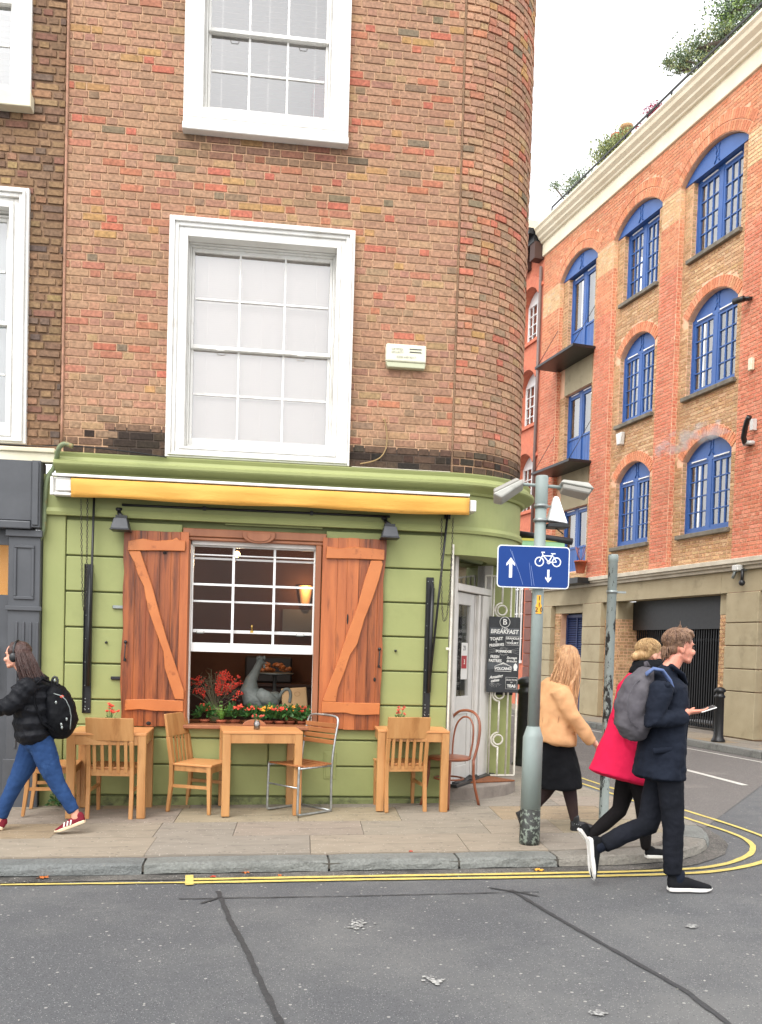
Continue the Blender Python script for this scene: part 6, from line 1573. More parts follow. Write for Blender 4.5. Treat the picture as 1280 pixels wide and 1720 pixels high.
for k in range(9): a = radians(20 + k * 17.5); q.tube([(.0 + .03 * cos(a), -.0078, .055 + .008 * sin(a)), (.05 * cos(a), -.0078, .055 + .03 * sin(a))], .0009, 3); q.tube([(.0 + .03 * cos(a), -.0078, .015 - .008 * sin(a)), (.05 * cos(a), -.0078, .015 - .03 * sin(a))], .0009, 3); q.tube([(-.08 + .03 * cos(a), -.0078, -.30 - .008 * sin(a)), (-.08 + .07 * cos(a), -.0078, -.30 - .05 * sin(a))], .0009, 3)
for k in range(4): q.tube([(.06, -.0078, .035 + k * .004), (.165, -.0078, .01 + k * .022)], .0007, 3); q.tube([(-.06, -.0078, .035 + k * .004), (-.165, -.0078, .01 + k * .022)], .0007, 3)
q.build('drawn_rays', CHALK, cbd)
MATM = mat('coir doormat', lin('#8a5433'), lin('#6e4228'), .95, 40, .8, 150)
dmm = thing('doormat', 'brown coir doormat on the curved stone step by the cafe door', 'doormat', (2.16, .52, step_z), radians(18))
q = MB(); q.prism([(-.33, -.12), (.36, -.12), (.26, .2), (-.24, .22)], .001, .018, 'z'); q.build('mat', MATM, dmm, bevel=.004)
rb = thing('rubber_mat', 'crumpled black rubber mat lying across the cafe threshold', 'mat', (1.93, .40, step_z), radians(50))
q = MB(); n_ = 10; pts = [( -.28 + .56 * i / n_, -.09 + .18 * j / 4, .035 + .02 * sin(i * 1.3 + j) + .01 * cos(j * 2.2 + i)) for i in range(n_ + 1) for j in range(5)]
q.add(pts, [(i * 5 + j, (i + 1) * 5 + j, (i + 1) * 5 + j + 1, i * 5 + j + 1) for i in range(n_) for j in range(4)], True); o = q.build('mat', BLACK, rb); m = o.modifiers.new('s', 'SOLIDIFY'); m.thickness = .03

# ================================================================== LAMP POST WITH SIGN
POSTM = mat('grey green post paint', lin('#8b9793'), lin('#7f8a86'), .5, 5, .15, 30, stretch=(1, 1, .4), c3=lin('#6c7874'), s3=5, f3=(.58, .78))
PEEL = mat('peeling black post foot', lin('#2b2d29'), lin('#1f211e'), .6, 8, .5, 40, c3=lin('#6f786c'), s3=30, f3=(.52, .56), coords='Object')
lpb = gp(889, 1417, PAVE)
LP = thing('lamp_post', 'grey lamp post on the pavement with black peeling foot and two lamp heads', 'lamp post', lpb)
LPH = 2.86
q = MB(); q.lathe([(.077, .0), (.080, .02), (.078, .28)], 24); q.build('post_foot', PEEL, LP)
q = MB(); q.lathe([(.078, .281), (.078, .84), (.072, .855), (.050, .925)], 24); q.build('post_base', POSTM, LP)
q = MB(); q.lathe([(.047, .92), (.044, LPH - .22)], 20); q.build('shaft', POSTM, LP)
q = MB(); q.lathe([(.048, LPH - .22), (.048, LPH - .205), (.050, LPH - .20), (.050, LPH), (.044, LPH + .01)], 20); q.build('collar', POSTM, LP)
q = MB(); q.tube([(-.26, .02, LPH - .055), (.3, .02, LPH - .07)], .013, 8); q.build('arm', POSTM, LP)
LH = mat('grey lamp head plastic', lin('#a9a8a0'), lin('#97968e'), .5, 6, .1, 30, c3=lin('#7b7a72'), s3=7, f3=(.58, .75))
LENS = mat('lamp lens', lin('#8d8a82'), None, .25)
def head(x, rot, tiltx, flip):
    M_ = Matrix.Translation((x, .02, LPH - .06)) @ Matrix.Rotation(radians(rot), 4, 'Y') @ Matrix.Rotation(radians(tiltx), 4, 'X')
    q = MB(M_)
    q.add([(-.03, -.06, .0), (.24, -.075, -.012), (.24, .075, -.012), (-.03, .06, .0), (-.01, -.05, .035), (.20, -.055, .05), (.20, .055, .05), (-.01, .05, .035)], [(3, 2, 1, 0), (4, 5, 6, 7), (0, 1, 5, 4), (1, 2, 6, 5), (2, 3, 7, 6), (3, 0, 4, 7)])
    h = q.build('lamp_head', LH, LP, bevel=.012, seg=2)
    q = MB(M_); q.add([(-.01, -.052, -.004), (.225, -.066, -.014), (.225, .066, -.014), (-.01, .052, -.004), (.0, -.045, -.045), (.205, -.055, -.055), (.205, .055, -.055), (.0, .045, -.045)], [(0, 1, 2, 3), (7, 6, 5, 4), (4, 5, 1, 0), (5, 6, 2, 1), (6, 7, 3, 2), (7, 4, 0, 3)]); q.build('lens', LENS, h, bevel=.008)
head(.17, 8, -24, 0)
M0 = head(-.17, 180 - 32 + 0, 28, 1)
# bracketed white cone light and its tray
q = MB(); zc = P(930, 860, lpb.y).z - lpb.z
for dz in (-.07, .04): q.tube([(-.055, 0, zc + dz), (.11, 0, zc + dz)], .008, 6); q.lathe([(.056, zc + dz - .012), (.056, zc + dz + .012)], 18)
q.build('clamp', STEEL, LP)
q = MB(); q.add([(.055, -.07, zc - .075), (.20, -.07, zc - .095), (.20, .07, zc - .095), (.055, .07, zc - .075), (.10, -.018, zc + .12), (.135, -.018, zc + .12), (.135, .018, zc + .12), (.10, .018, zc + .12)], [(3, 2, 1, 0), (4, 5, 6, 7), (0, 1, 5, 4), (1, 2, 6, 5), (2, 3, 7, 6), (3, 0, 4, 7)])
q.build('white_shroud', mat('white plastic', lin('#eeeeee'), None, .4), LP, bevel=.012, seg=3)
q = MB(); q.box(.045, .21, -.075, .075, zc - .125, zc - .0955); q.tube([(.12, 0, zc - .12), (.19, 0, zc - .17)], .006, 6); q.build('tray', BLACK, LP, bevel=.004)
# yellow number plate stickers
STK = mat('yellow sticker', lin('#e8a72a'), None, .5)
z1s, z2s = P(898, 1000, lpb.y).z - lpb.z, P(898, 1031, lpb.y).z - lpb.z
q = MB()
def curved(q, a0, a1, za, zb, r): q.lathe([(r, za), (r, zb)], 10, cap=False, a0=radians(a0), a1=radians(a1))
curved(q, 245, 283, z2s + .07, z1s + .0, .0505); curved(q, 238, 292, z2s, z2s + .07, .0505); q.build('number_sticker', STK, LP)
for s_, x, z in (('1', -.003, z1s - .025), ('1', -.003, z1s - .075), ('2', -.022, z2s + .03), ('0', .016, z2s + .03)): text(s_, .05, TXT_K, LP, Matrix.Translation((x, -.0525 + abs(x + .003) * .1, z)) @ TY)
# blue sign
SB = mat('blue sign face', T_('#2852a4',1.75), T_('#264e9e',1.75), .6, 3, spec=.2)
SW = mat('white sign print', lin('#dfe3e8'), None, .4)
c = P(896, 952.5, lpb.y - .08)
sg = thing('road_sign', 'blue rectangular one way sign with a white bicycle and two arrows on the lamp post', 'road sign', (c.x, lpb.y - .08, c.z), 0)
sg.rotation_euler = (0, radians(-.4), radians(1))
w2, h2 = (P(957, 950, lpb.y - .08).x - P(835, 950, lpb.y - .08).x) / 2, (P(896, 917, lpb.y - .08).z - P(896, 988, lpb.y - .08).z) / 2
def rrect(w, h, r, n=5):
    out = []
    for cx, cz, a0 in ((w - r, h - r, 0), (-w + r, h - r, 90), (-w + r, -h + r, 180), (w - r, -h + r, 270)):
        out += [(cx + r * cos(radians(a0 + 90 * k / n)), cz + r * sin(radians(a0 + 90 * k / n))) for k in range(n + 1)]
    return out
q = MB(); q.prism(rrect(w2, h2, .03), -.003, .003, 'y'); q.build('plate', SW, sg)
q = MB(); q.prism(rrect(w2 - .008, h2 - .008, .024), -.0045, -.0032, 'y'); q.build('blue_face', SB, sg)
q = MB(); q.box(-.15, .15, .004, .022, .06, .08); q.box(-.15, .15, .004, .022, -.08, -.06); q.build('back_rail', STEEL, sg)
SY = -.0062
def arrow(x, z0, z1, wsh, wh, up_=True):
    q = MB(); hh = wh * .95; s_ = 1 if up_ else -1; tip = z1 if up_ else z0; tail = z0 if up_ else z1
    poly = [(x - wsh / 2, tail), (x + wsh / 2, tail), (x + wsh / 2, tip - s_ * hh * .72), (x + wh / 2, tip - s_ * hh), (x + wh / 2, tip - s_ * hh * .68), (x, tip), (x - wh / 2, tip - s_ * hh * .68), (x - wh / 2, tip - s_ * hh), (x - wsh / 2, tip - s_ * hh * .72)]
    q.prism(ccw(poly), SY, -.0047, 'y'); q.build('arrow', SW, sg)
def sgp(u, v): 
    p = P(u, v, lpb.y - .085); return p.x - c.x, p.z - c.z
ax, az0 = sgp(857, 970); _, az1 = sgp(857, 936); arrow(ax, az0, az1, .025, .068)
bx, bz0 = sgp(920.5, 979); _, bz1 = sgp(920.5, 957); arrow(bx, bz0, bz1, .018, .048, False)
wx1, wz1 = sgp(906, 944); wx2, _ = sgp(935, 944); wz1 = (wz1 + _) / 2
def ring(q, cx, cz, r, t, n=28):
    o_ = [(cx + (r + t) * cos(2 * pi * k / n), cz + (r + t) * sin(2 * pi * k / n)) for k in range(n)]; i_ = [(cx + (r - t) * cos(2 * pi * k / n), cz + (r - t) * sin(2 * pi * k / n)) for k in range(n)]
    for k in range(n): j = (k + 1) % n; q.prism(ccw([o_[k], o_[j], i_[j], i_[k]]), SY, -.0047, 'y')
def line2(q, a, b_, t, y=SY):
    d = Vector((b_[0] - a[0], b_[1] - a[1])).normalized(); n_ = Vector((-d.y, d.x)) * t
    q.prism(ccw([(a[0] + n_.x, a[1] + n_.y), (a[0] - n_.x, a[1] - n_.y), (b_[0] - n_.x, b_[1] - n_.y), (b_[0] + n_.x, b_[1] + n_.y)]), y, -.0047, 'y')
q = MB(); rw = .033; ring(q, wx1, wz1, rw, .0045); ring(q, wx2, wz1, rw, .0045)
bb = ((wx1 + wx2) / 2 + .006, wz1 - .002); st_ = (wx1 + .026, wz1 + .052); se = (wx2 - .03, wz1 + .058)
line2(q, (wx1, wz1), st_, .0042, SY - .0001); line2(q, st_, bb, .0042, SY - .0002); line2(q, bb, se, .0042, SY - .0003); line2(q, (st_[0], st_[1] - .006), (se[0], st_[1] - .006), .004, SY - .0004); line2(q, (wx2, wz1), bb, .0035, SY - .0005); line2(q, (wx2, wz1), (se[0] + .004, se[1] - .015), .0035, SY - .0006)
line2(q, (st_[0] - .004, st_[1] + .02), st_, .004, SY - .0007); line2(q, (st_[0] - .012, st_[1] + .02), (st_[0] + .016, st_[1] + .02), .0045, SY - .0008); line2(q, (se[0] - .016, se[1] + .006), (se[0] + .02, se[1] + .006), .004, SY - .0009); ring(q, bb[0], bb[1], .012, .003, 14)
q.build('bicycle_symbol', SW, sg)
q = MB()
for (u0, v0, u1, v1) in ((857, 922, 872, 962), (889, 945, 893, 984), (892, 950, 897, 984), (860, 925, 864, 940), (872, 962, 878, 982)): a_, b_ = sgp(u0, v0), sgp(u1, v1); line2(q, a_, b_, .0009, SY + .0006)
q.build('scratch', mat('scratch', lin('#8fa3cc'), None, .6), sg)

# second, peeling post
pp = gp(1013, 1391, PAVE)
PEEL2 = mat('peeling grey post', lin('#8b9490'), lin('#7d8682'), .6, 5, .2, 40, c3=lin('#1d1f1e'), s3=9, f3=(.53, .55), stretch=(1.4, 1.4, .55))
t = thing('sign_post', 'short grey post with peeling black patches behind the woman in the red coat', 'post', pp)
hp = P(1019, 931, pp.y).z - pp.z
q = MB(); q.lathe([(.043, 0), (.043, .02), (.040, .03), (.039, hp - .06), (.043, hp - .055), (.043, hp - .01), (.038, hp)], 20); q.build('shaft', PEEL2, t)
q = MB(); zc = P(1018, 994, pp.y).z - pp.z; q.lathe([(.045, zc - .012), (.045, zc + .012)], 18); q.box(.045, .12, -.012, .012, zc - .008, zc + .008); q.build('clamp', STEEL, t)

# projecting shop sign up the side street
e0 = P(884, 896, 2.6); 
ps = thing('projecting_sign', 'mint green shop blind with a black roller tube projecting behind the lamp post', 'shop sign', (2.6, 2.9, 2.7))
q = MB(); pA, pB = P(870, 893, 2.9), P(961, 906, 2.9); q.tube([(pA.x, 2.9, pA.z - .03), (pB.x, 2.9, pB.z - .03)], .045, 12); q.build('roller_tube', BLACK, ps, True)
q = MB(); q.box(pA.x, P(948, 906, 2.9).x, 2.88, 2.90, P(920, 985, 2.9).z, P(920, 908, 2.9).z); q.build('mint_panel', mat('mint panel', lin('#a9d9a8'), lin('#9ccf9d'), .6, 3), ps, True)
q = MB(); q.box(pA.x, P(948, 906, 2.9).x, 2.872, 2.8795, P(920, 910, 2.9).z, P(920, 906, 2.9).z); q.build('yellow_stripe', mat('yellow stripe', lin('#d8cf5a'), None, .6), ps, True)

# bollards
def bollard(x, y, z, h, r, label):
    t = thing('bollard', label, 'bollard', (x, y, z)); q = MB()
    q.lathe([(r * 1.45, 0), (r * 1.45, .03), (r * 1.15, .07), (r, .12), (r * .92, h * .80), (r * 1.1, h * .81), (r * 1.1, h * .84), (r * .85, h * .86), (r * .85, h * .90), (r * 1.15, h * .91), (r * 1.15, h * .95), (r * .7, h * .985), (.01, h)], 18); q.build('casting', BLACK, t); return t
p = _g0(1206, 1246, FP); bollard(p.x, p.y, FP, .98, .085, 'black cast iron bollard on the far pavement in front of the warehouse pier')
p = gp(880, 1285, PAVE); bollard(p.x + .0, p.y, p.z, 1.15, .11, 'dark litter bin like bollard beyond the cafe entrance, half hidden by the lamp post')

# warehouse attachments
def on_hw(u, v, off, dep=0): s_, z = S(u, v, off); return (s_, off, z - ZB)
def hw_thing(name, label, cat, u, v, off=-.02):
    s_, z = S(u, v, off); w__ = P0 - D2 * s_ + NX * off; return thing(name, label, cat, (w__.x, w__.y, z), atan2(-D2.y, -D2.x))
CAMW = mat('camera white', lin('#c9c9c4'), None, .4)
t = hw_thing('security_camera', 'small silver security camera on the stone pier right of the garage', 'camera', 1247, 957, -.05)
q = MB(); q.box(-.22, .08, -.03, .04, -.02, .02); q.tube([(-.18, 0, 0), (-.2, -.05, -.15)], .03, 8); q.build('bracket', STEEL, t); q = MB(); q.box(-.10, .06, -.16, -.04, -.02, .08); q.build('camera_body', CAMW, t, bevel=.01); q = MB(); q.tube([(.08, -.06, 0), (.10, -.08, -.22)], .03, 8); q.ball((.10, -.08, -.25), .06); q.build('dome', BLACK, t)
for u, v, lb in ((1045, 737, 'white wedge shaped alarm box on the yellow brick between the blue windows'),):
    t = hw_thing('alarm_box', lb, 'alarm box', u, v, .10); q = MB(); q.add([(-.13, -.1, .13), (.13, -.1, .13), (.13, .0, .13), (-.13, 0, .13), (-.03, -.13, -.16), (.10, -.13, -.16), (.1, 0, -.16), (-.03, 0, -.16)], [(0, 1, 2, 3), (7, 6, 5, 4), (4, 5, 1, 0), (5, 6, 2, 1), (6, 7, 3, 2), (7, 4, 0, 3)]); q.build('cover', CAMW, t, bevel=.015)
t = hw_thing('spotlight', 'small black spotlight on the red brick pier beside the middle right window', 'lamp', 1258, 502, -.05); q = MB(); q.tube([(.05, .03, 0), (.0, -.1, 0)], .03, 10); q.lathe([(.06, -.02), (.06, .02)], 10, (-.02, -.02, 0)); q.tube([(-.02, -.1, .0), (-.22, -.16, .0)], .055, 10); q.build('lamp_housing', BLACK, t)
t = hw_thing('flue_pipe', 'black flue pipe on the red pier blowing out white steam', 'flue', 1265, 722, -.08); q = MB(); q.tube(smooth3([(-.12, .06, -.22), (-.12, -.12, -.2), (.12, -.25, .08), (.22, -.27, .16)], 1), .05, 10); q.build('pipe', BLACK, t); q = MB(); q.lathe([(.11, -.03), (.11, .03)], 14, (-.12, .02, -.22)); q.box(-.06, .02, -.03, .06, .0, .2); q.build('wall_plate', CAMW, t)
for u, v, lb in ((1263, 612, 'small cream junction box on the red pier above the flue pipe'),):
    t = hw_thing('junction_box', lb, 'junction box', u, v, -.03); q = MB(); q.box(-.05, .05, -.05, .02, -.11, .11); q.build('cover', CREAM, t, bevel=.008)
# steam from the flue
st = bpy.data.materials.new('steam'); st.use_nodes = True; n_ = st.node_tree; n_.nodes.clear(); o_ = n_.nodes.new('ShaderNodeOutputMaterial'); pv = n_.nodes.new('ShaderNodeVolumePrincipled'); pv.inputs['Color'].default_value = (.95, .95, .97, 1)
tc = n_.nodes.new('ShaderNodeTexCoord'); ns = n_.nodes.new('ShaderNodeTexNoise'); ns.inputs['Scale'].default_value = 3.4; ns.inputs['Detail'].default_value = 5; mp = n_.nodes.new('ShaderNodeMapRange'); mp.inputs[1].default_value = .50; mp.inputs[2].default_value = .80; mp.inputs[4].default_value = 6.5
n_.links.new(tc.outputs['Object'], ns.inputs[0]); n_.links.new(ns.outputs[0], mp.inputs[0]); n_.links.new(mp.outputs[0], pv.inputs['Density']); n_.links.new(pv.outputs[0], o_.inputs['Volume'])
q = MB(); s0, z0_ = S(1262, 704, -.35); s1, z1_ = S(1150, 715, -.35)
q.limb([(s0 - .05, -.36, z0_ - ZB), (s0 - .5, -.40, z0_ - ZB + .0), (s0 - 1.1, -.46, z0_ - ZB + .02), (s0 - 1.8, -.52, z0_ - ZB + .0), (s0 - 2.4, -.56, z0_ - ZB - .1)], [.05, .13, .2, .24, .16], n=14)
sm_ = q.build('steam', st); sm_.location = P0; sm_.rotation_euler = (0, 0, atan2(-D2.y, -D2.x)); tag(sm_, 'thin white steam drifting left from the black flue pipe', 'steam', kind='stuff')
# flower pot on the loading door ledge
t = hw_thing('potted_plant', 'terracotta pot with a bare plant on the ledge of the lowest blue loading door', 'potted plant', 975, 953, -.18)
q = MB(); q.lathe([(.10, -.14), (.15, .12), (.16, .12), (.16, .16), (.13, .16)], 16, cap=False); q.build('pot', TERRA, t)
q = MB(); 
for k in range(9): a = random.uniform(0, 6.28); q.tube([(0, 0, .1), (cos(a) * .08, sin(a) * .08, .3), (cos(a) * .14, sin(a) * .14, .5)], .006, 4)
q.build('stem', mat('dry stem', lin('#8d5a4a'), None, .8), t)
q = MB(); s_, z = S(970, 972, -.2); q.box(s_ - .9, s_ + .45, -.45, -.01, z - ZB - .14, z - ZB + .0); q.build('ledge', BLACK, HW)

# ================================================================== ROOF GARDEN
BARK = mat('bark', lin('#5f5145'), lin('#4b4037'), .9, 12, .5, 40)
def tree_clump(name, label, cat, s_, off, z, blobs, leaf, trunk, nl, size, colm):
    nl = int(nl * 1.6)
    w__ = P0 - D2 * s_ + NX * off
    t = thing(name, label, cat, (w__.x, w__.y, z), atan2(-D2.y, -D2.x)); rnd = random.Random(int(abs(s_) * 100) + len(blobs))
    q = MB()
    if trunk:
        top = Vector(blobs[0][:3]); q.tube(smooth3([(0, 0, 0), (top.x * .3, 0, top.z * .5), tuple(top)], 1), [.09, .08, .06, .05, .035, .02][:6] if False else .05, 7)
    for b_ in blobs: c_ = Vector(b_[:3]); q.tube(smooth3([(c_.x * .25, c_.y * .3, c_.z * .35), (c_.x * .7, c_.y * .6, c_.z * .6), tuple(c_)], 1), .022, 5)
    q.build('trunk', BARK, t)
    q = MB(); q2 = MB()
    for b_ in blobs:
        c_ = Vector(b_[:3]); r_ = b_[3]
        for k in range(int(nl * r_)):
            cc = c_ + Vector((rnd.gauss(0, .5), rnd.gauss(0, .5), rnd.gauss(0, .33))) * r_; sub = q if rnd.random() < .72 else q2
            for _ in range(5):
                leafs(sub, cc, size * 2.2, 1, size, rng=rnd)
    q.build('crown', colm[0], t)
    if len(colm) > 1: q2.build('crown', colm[1], t)
    return t
CON = mat('grey green conifer', lin('#7e8f76'), lin('#64765c'), .8, 3, c3=lin('#989e70'), s3=1.5); CON2 = mat('olive conifer', lin('#98a06c'), None, .8)
LITE = mat('fresh green leaf', lin('#9ab465'), None, .7)
sA, zA = S(1150, 115, .6)
def tl_(u, v, off): s_, z = S(u, v, off); return s_, z
base_s = .3; off_ = 1.2; zb_ = 13.1
def blob(u, v, r_, off=1.2, s0=0): s_, z = S(u, v, off); return (s_ - s0, random.uniform(-.3, .3), z - zb_, r_)
tree_clump('conifer_tree', 'spreading grey green conifer on the warehouse roof terrace at the top right', 'tree', .2, off_, zb_, [blob(u, v, r_, s0=.2) for u, v, r_ in ((1190, 85, .40), (1160, 105, .32), (1145, 118, .18), (1215, 70, .42), (1180, 120, .32), (1230, 100, .3), (1205, 105, .35), (1130, 112, .09), (1170, 90, .25), (1225, 60, .2))], None, True, 300, .055, (CON, CON2))
tree_clump('roof_tree', 'light green leafy tree behind the conifer on the warehouse roof', 'tree', 1.1, off_ + .4, zb_, [blob(u, v, r_, 1.6, 1.1) for u, v, r_ in ((1225, 20, .42), (1250, 10, .5), (1270, 40, .45), (1255, 60, .3), (1240, -15, .5), (1275, -10, .5), (1210, 35, .2), (1262, 90, .45))], None, True, 260, .06, (CON, LITE))
tree_clump('shrub', 'rounded olive green shrub on the warehouse roof edge below the chimney pots', 'shrub', -4.6, .9, zb_, [blob(u, v, r_, .9, -4.6) for u, v, r_ in ((1035, 255, .42), (1048, 248, .36), (1022, 272, .40), (1012, 290, .30), (1040, 262, .4))], None, True, 520, .06, (CON2, CON))
tree_clump('red_leaved_plant', 'red leaved plant on the warehouse roof edge between shrub and conifer', 'plant', -2.9, .7, zb_, [blob(u, v, r_, .7, -2.9) for u, v, r_ in ((1105, 195, .2), (1112, 190, .16), (1085, 222, .16), (1078, 228, .12))], None, False, 420, .045, (mat('red leaf', lin('#a8435f'), None, .7), mat('purple leaf', lin('#6e3a5c'), None, .7)))
tree_clump('roof_plant', 'sparse thin leaved plant at the far left end of the warehouse roof', 'plant', -7.0, .7, zb_, [blob(u, v, r_, .7, -7.0) for u, v, r_ in ((955, 322, .28), (975, 305, .26), (985, 312, .3), (945, 318, .12))], None, False, 200, .05, (CON, CON2))
s_, z = S(1044, 232, 3.0)
w__ = P0 - D2 * s_ + NX * 3.0
t = thing('chimney', 'yellow brick chimney with two clay pots behind the shrub on the warehouse roof', 'chimney', (w__.x, w__.y, 13.1), atan2(-D2.y, -D2.x)); zz = z - 13.1
q = MB(); q.box(-.45, .5, -.3, .3, 0, zz - .35); q.build('stack', MATS['old mortar'], t)
for x in (-.25, .25): q = MB(); q.lathe([(.17, zz - .35), (.15, zz + .1), (.19, zz + .12), (.19, zz + .22), (.13, zz + .24)], 14, (x, 0, 0)); q.build('chimney_pot', TERRA if x < 0 else mat('buff pot', lin('#a8835c'), None, .8), t)

# fallen leaves
LEAFM = [mat('fallen leaf orange', lin('#c06a2c'), None, .7), mat('fallen leaf red', lin('#b5402a'), None, .7), mat('fallen leaf yellow', lin('#d59a35'), None, .7)]
def fallen(u, v, sz, m_, label, h=.008):
    p = gp(u, v, h); t = MB(); pts = []
    for k in range(20):
        a = 2 * pi * k / 20; r_ = sz * (.45 + .55 * abs(cos(2.5 * a))) * random.uniform(.85, 1.1); pts.append((cos(a) * r_, sin(a) * r_ * .9, random.uniform(.0, .012)))
    t.add([(0, 0, .004)] + pts, [(0, 1 + k, 1 + (k + 1) % 20) for k in range(20)]); o = t.build('fallen_leaf', m_); o.location = p; o.rotation_euler = (0, 0, random.uniform(0, 6)); tag(o, label, 'leaf', 'fallen autumn leaves in the gutter')
fallen(72, 1475, .045, LEAFM[0], 'brown orange fallen leaf in the gutter at the far left of the kerb'); fallen(358, 1473, .03, LEAFM[1], 'small red fallen leaf in the gutter above the end of the yellow lines')
fallen(413, 1466, .035, LEAFM[0], 'orange fallen leaf against the kerb left of the bright orange one'); fallen(398, 1463, .02, LEAFM[1], 'tiny dark red leaf against the kerb, left of the middle pair'); fallen(488, 1462, .038, LEAFM[2], 'bright orange maple shaped leaf against the kerb below the middle table')
fallen(904, 1462, .05, LEAFM[2], 'large yellow fallen leaf in the gutter just right of the lamp post foot'); fallen(470, 1471, .018, LEAFM[0], 'tiny orange leaf fragment in the gutter near the bright orange leaf')
fallen(690, 1431, .018, LEAFM[1], 'tiny red leaf lying on the paving slabs near the kerb', PAVE + .003)
# weeds at the wall foot
w_ = MB(); 
for k in range(4): leafs(w_, (-1.93 + k * .04, -.07, lift(-1.9) + PAVE + .034 + .02 + k % 2 * .05), .07, 40, .03)
tag(w_.build('weed', LEAFG), 'small green weed growing at the foot of the green wall by the left chair', 'weed')

# ================================================================== PEOPLE
SKIN = mat('skin', lin('#d9a088'), lin('#cf9279'), .5, 8, .05, 40)
SKIN2 = mat('rosy skin', lin('#d4917a'), lin('#c9826c'), .5, 8, .05, 40)
for m_ in (SKIN, SKIN2): m_.node_tree.nodes['Principled BSDF'].inputs['Subsurface Weight'].default_value = .08
def cloth(name, c1, c2, s=6, bump=.5, bs=9, rough=.85, **k): return mat(name, lin(c1), lin(c2), rough, s, bump, bs, bdist=.02, spec=.12, **k)
NAVY = cloth('navy coat cloth', '#1d222d', '#171b25'); BLKT = cloth('black trousers', '#1d1f26', '#16181d'); GREYB = cloth('grey rucksack canvas', '#5d5a5e', '#4f4c51')
REDC = cloth('crimson wool', '#cc2048', '#c01c42', bump=.3); CAMEL = cloth('camel wool', '#d9a97c', '#cc9b6e', bump=.3); BLKS = cloth('black skirt', '#17181b', '#101114')
TIGHTS = cloth('black tights', '#1a1819', '#141213', bump=.15); SHEER = cloth('sheer tights', '#3a2e2b', '#30262a', bump=.1)
PUFF = cloth('black quilted nylon', '#1d1e22', '#15161a', rough=.5); JEAN = cloth('blue denim', '#2c4670', '#233a60', s=4, bump=.5, bs=12, c3=lin('#41608c'), s3=5, f3=(.56, .8)); BPK = cloth('black nylon', '#15161a', '#0f1013', rough=.6)
WSOLE = mat('white sole', lin('#d9d7d2'), None, .5); SHOEK = cloth('black mesh shoe', '#1b1c1f', '#131416'); SHOER = cloth('burgundy suede', '#7b2733', '#6c212c')
BLUEST = cloth('blue grey strap', '#5f7096', '#525f85')
def hair_mat(name, a, b_): return mat(name, lin(a), lin(b_), .4, 14, .9, 30, stretch=(3.5, 3.5, .25), bdist=.012)
HBROWN = hair_mat('brown hair', '#8a6a50', '#6c5040'); HBLOND = hair_mat('golden blond hair', '#d9aa7c', '#a87850'); HBLOND2 = hair_mat('short blond hair', '#c4a272', '#a07c50'); HDARK = hair_mat('dark brown hair', '#4a3029', '#38231e')
EYE_W = mat('eye', lin('#3a2a24'), None, .2); LIP = mat('lip', lin('#b5685c'), None, .5)
def frame(y0, dirx):                     # person frame: facing dirx along X; J picks a joint at a picture point, dy metres further from the viewer
    def J(u, v, dy=0): return P(u, v, y0 + dy)
    return J
def face_head(J, eye, chin, top, back, fx, root, skin, yaw=0, vox=.0065, sc_=1.0, tilt=0):
    """profile head in metres: centre c, facing fx (+1 right, -1 left)"""
    c = eye; q = MB(); k = sc_
    R = Matrix.Rotation(yaw, 3, 'Z') @ Matrix.Rotation(tilt, 3, 'Y')
    def h(x, y, z): return c + R @ Vector((x * fx * k, y * k, z * k))
    RR = R
    # eye level at z=0; head 0.22 high, 0.19 deep
    q.ball(h(-.015, 0, .03), (.095 * k, .074 * k, .088 * k), 20, 14, RR)           # cranium
    q.ball(h(.018, 0, -.018), (.062 * k, .060 * k, .074 * k), 18, 12, RR)            # face mass
    q.limb([h(.035, 0, -.03), h(.052, 0, -.068), h(.060, 0, -.096)], [(.052 * k, .035 * k), (.038 * k, .028 * k), (.022 * k, .017 * k)])   # jaw and chin
    q.limb([h(-.02, .04, -.05), h(.05, .022, -.085)], [.02 * k, .018 * k]); q.limb([h(-.02, -.04, -.05), h(.05, -.022, -.085)], [.02 * k, .018 * k])
    q.limb([h(.070, 0, .018), h(.078, 0, -.004), h(.089, 0, -.024), h(.082, 0, -.034)], [(.007 * k, .008 * k), (.007 * k, .009 * k), (.0085 * k, .0075 * k), (.010 * k, .006 * k)], round_=.3)  # nose
    q.ball(h(.074, 0, .024), (.011 * k, .045 * k, .010 * k), 12, 8, RR)            # brow
    q.ball(h(.076, 0, -.057), (.009 * k, .022 * k, .006 * k), 12, 8, RR); q.ball(h(.074, 0, -.068), (.009 * k, .020 * k, .006 * k), 12, 8, RR)
    for s_ in (-1, 1):
        q.ball(h(.072, s_ * .03, -.03), (.02 * k, .02 * k, .022 * k), 10, 8, RR)   # cheek
        q.ball(h(-.012, s_ * .072, -.012), (.018 * k, .009 * k, .03 * k), 10, 8, RR)   # ear
    return q, h, R
def head_parts(q, h, R, fx, root, hair_kind, hm, neck_to, skin, k=1.0, body_extra=None, vox=.0065):
    q.limb([h(-.025, 0, -.06), neck_to], [(.052 * k, .055 * k), (.056 * k, .06 * k)])
    if body_extra: body_extra(q)
    body = q.build('body', skin, root, True, remesh=vox, smooth_it=2)
    e = MB()
    for s_ in (-1, 1): e.ball(h(.074, s_ * .031, .0), (.010 * k, .014 * k, .0065 * k), 10, 6, R)
    e.each('eye', EYE_W, root, True)
    e = MB()
    for s_ in (-1, 1): e.limb([h(.083, s_ * .018, .023), h(.079, s_ * .045, .025)], [.0045 * k, .003 * k])
    e.each('eyebrow', hm, root, True)
    e = MB(); e.limb([h(.079, -.018, -.0625), h(.0825, 0, -.062), h(.079, .018, -.0625)], [.003 * k, .0045 * k, .003 * k]); e.build('mouth', LIP, root, True)
    return body
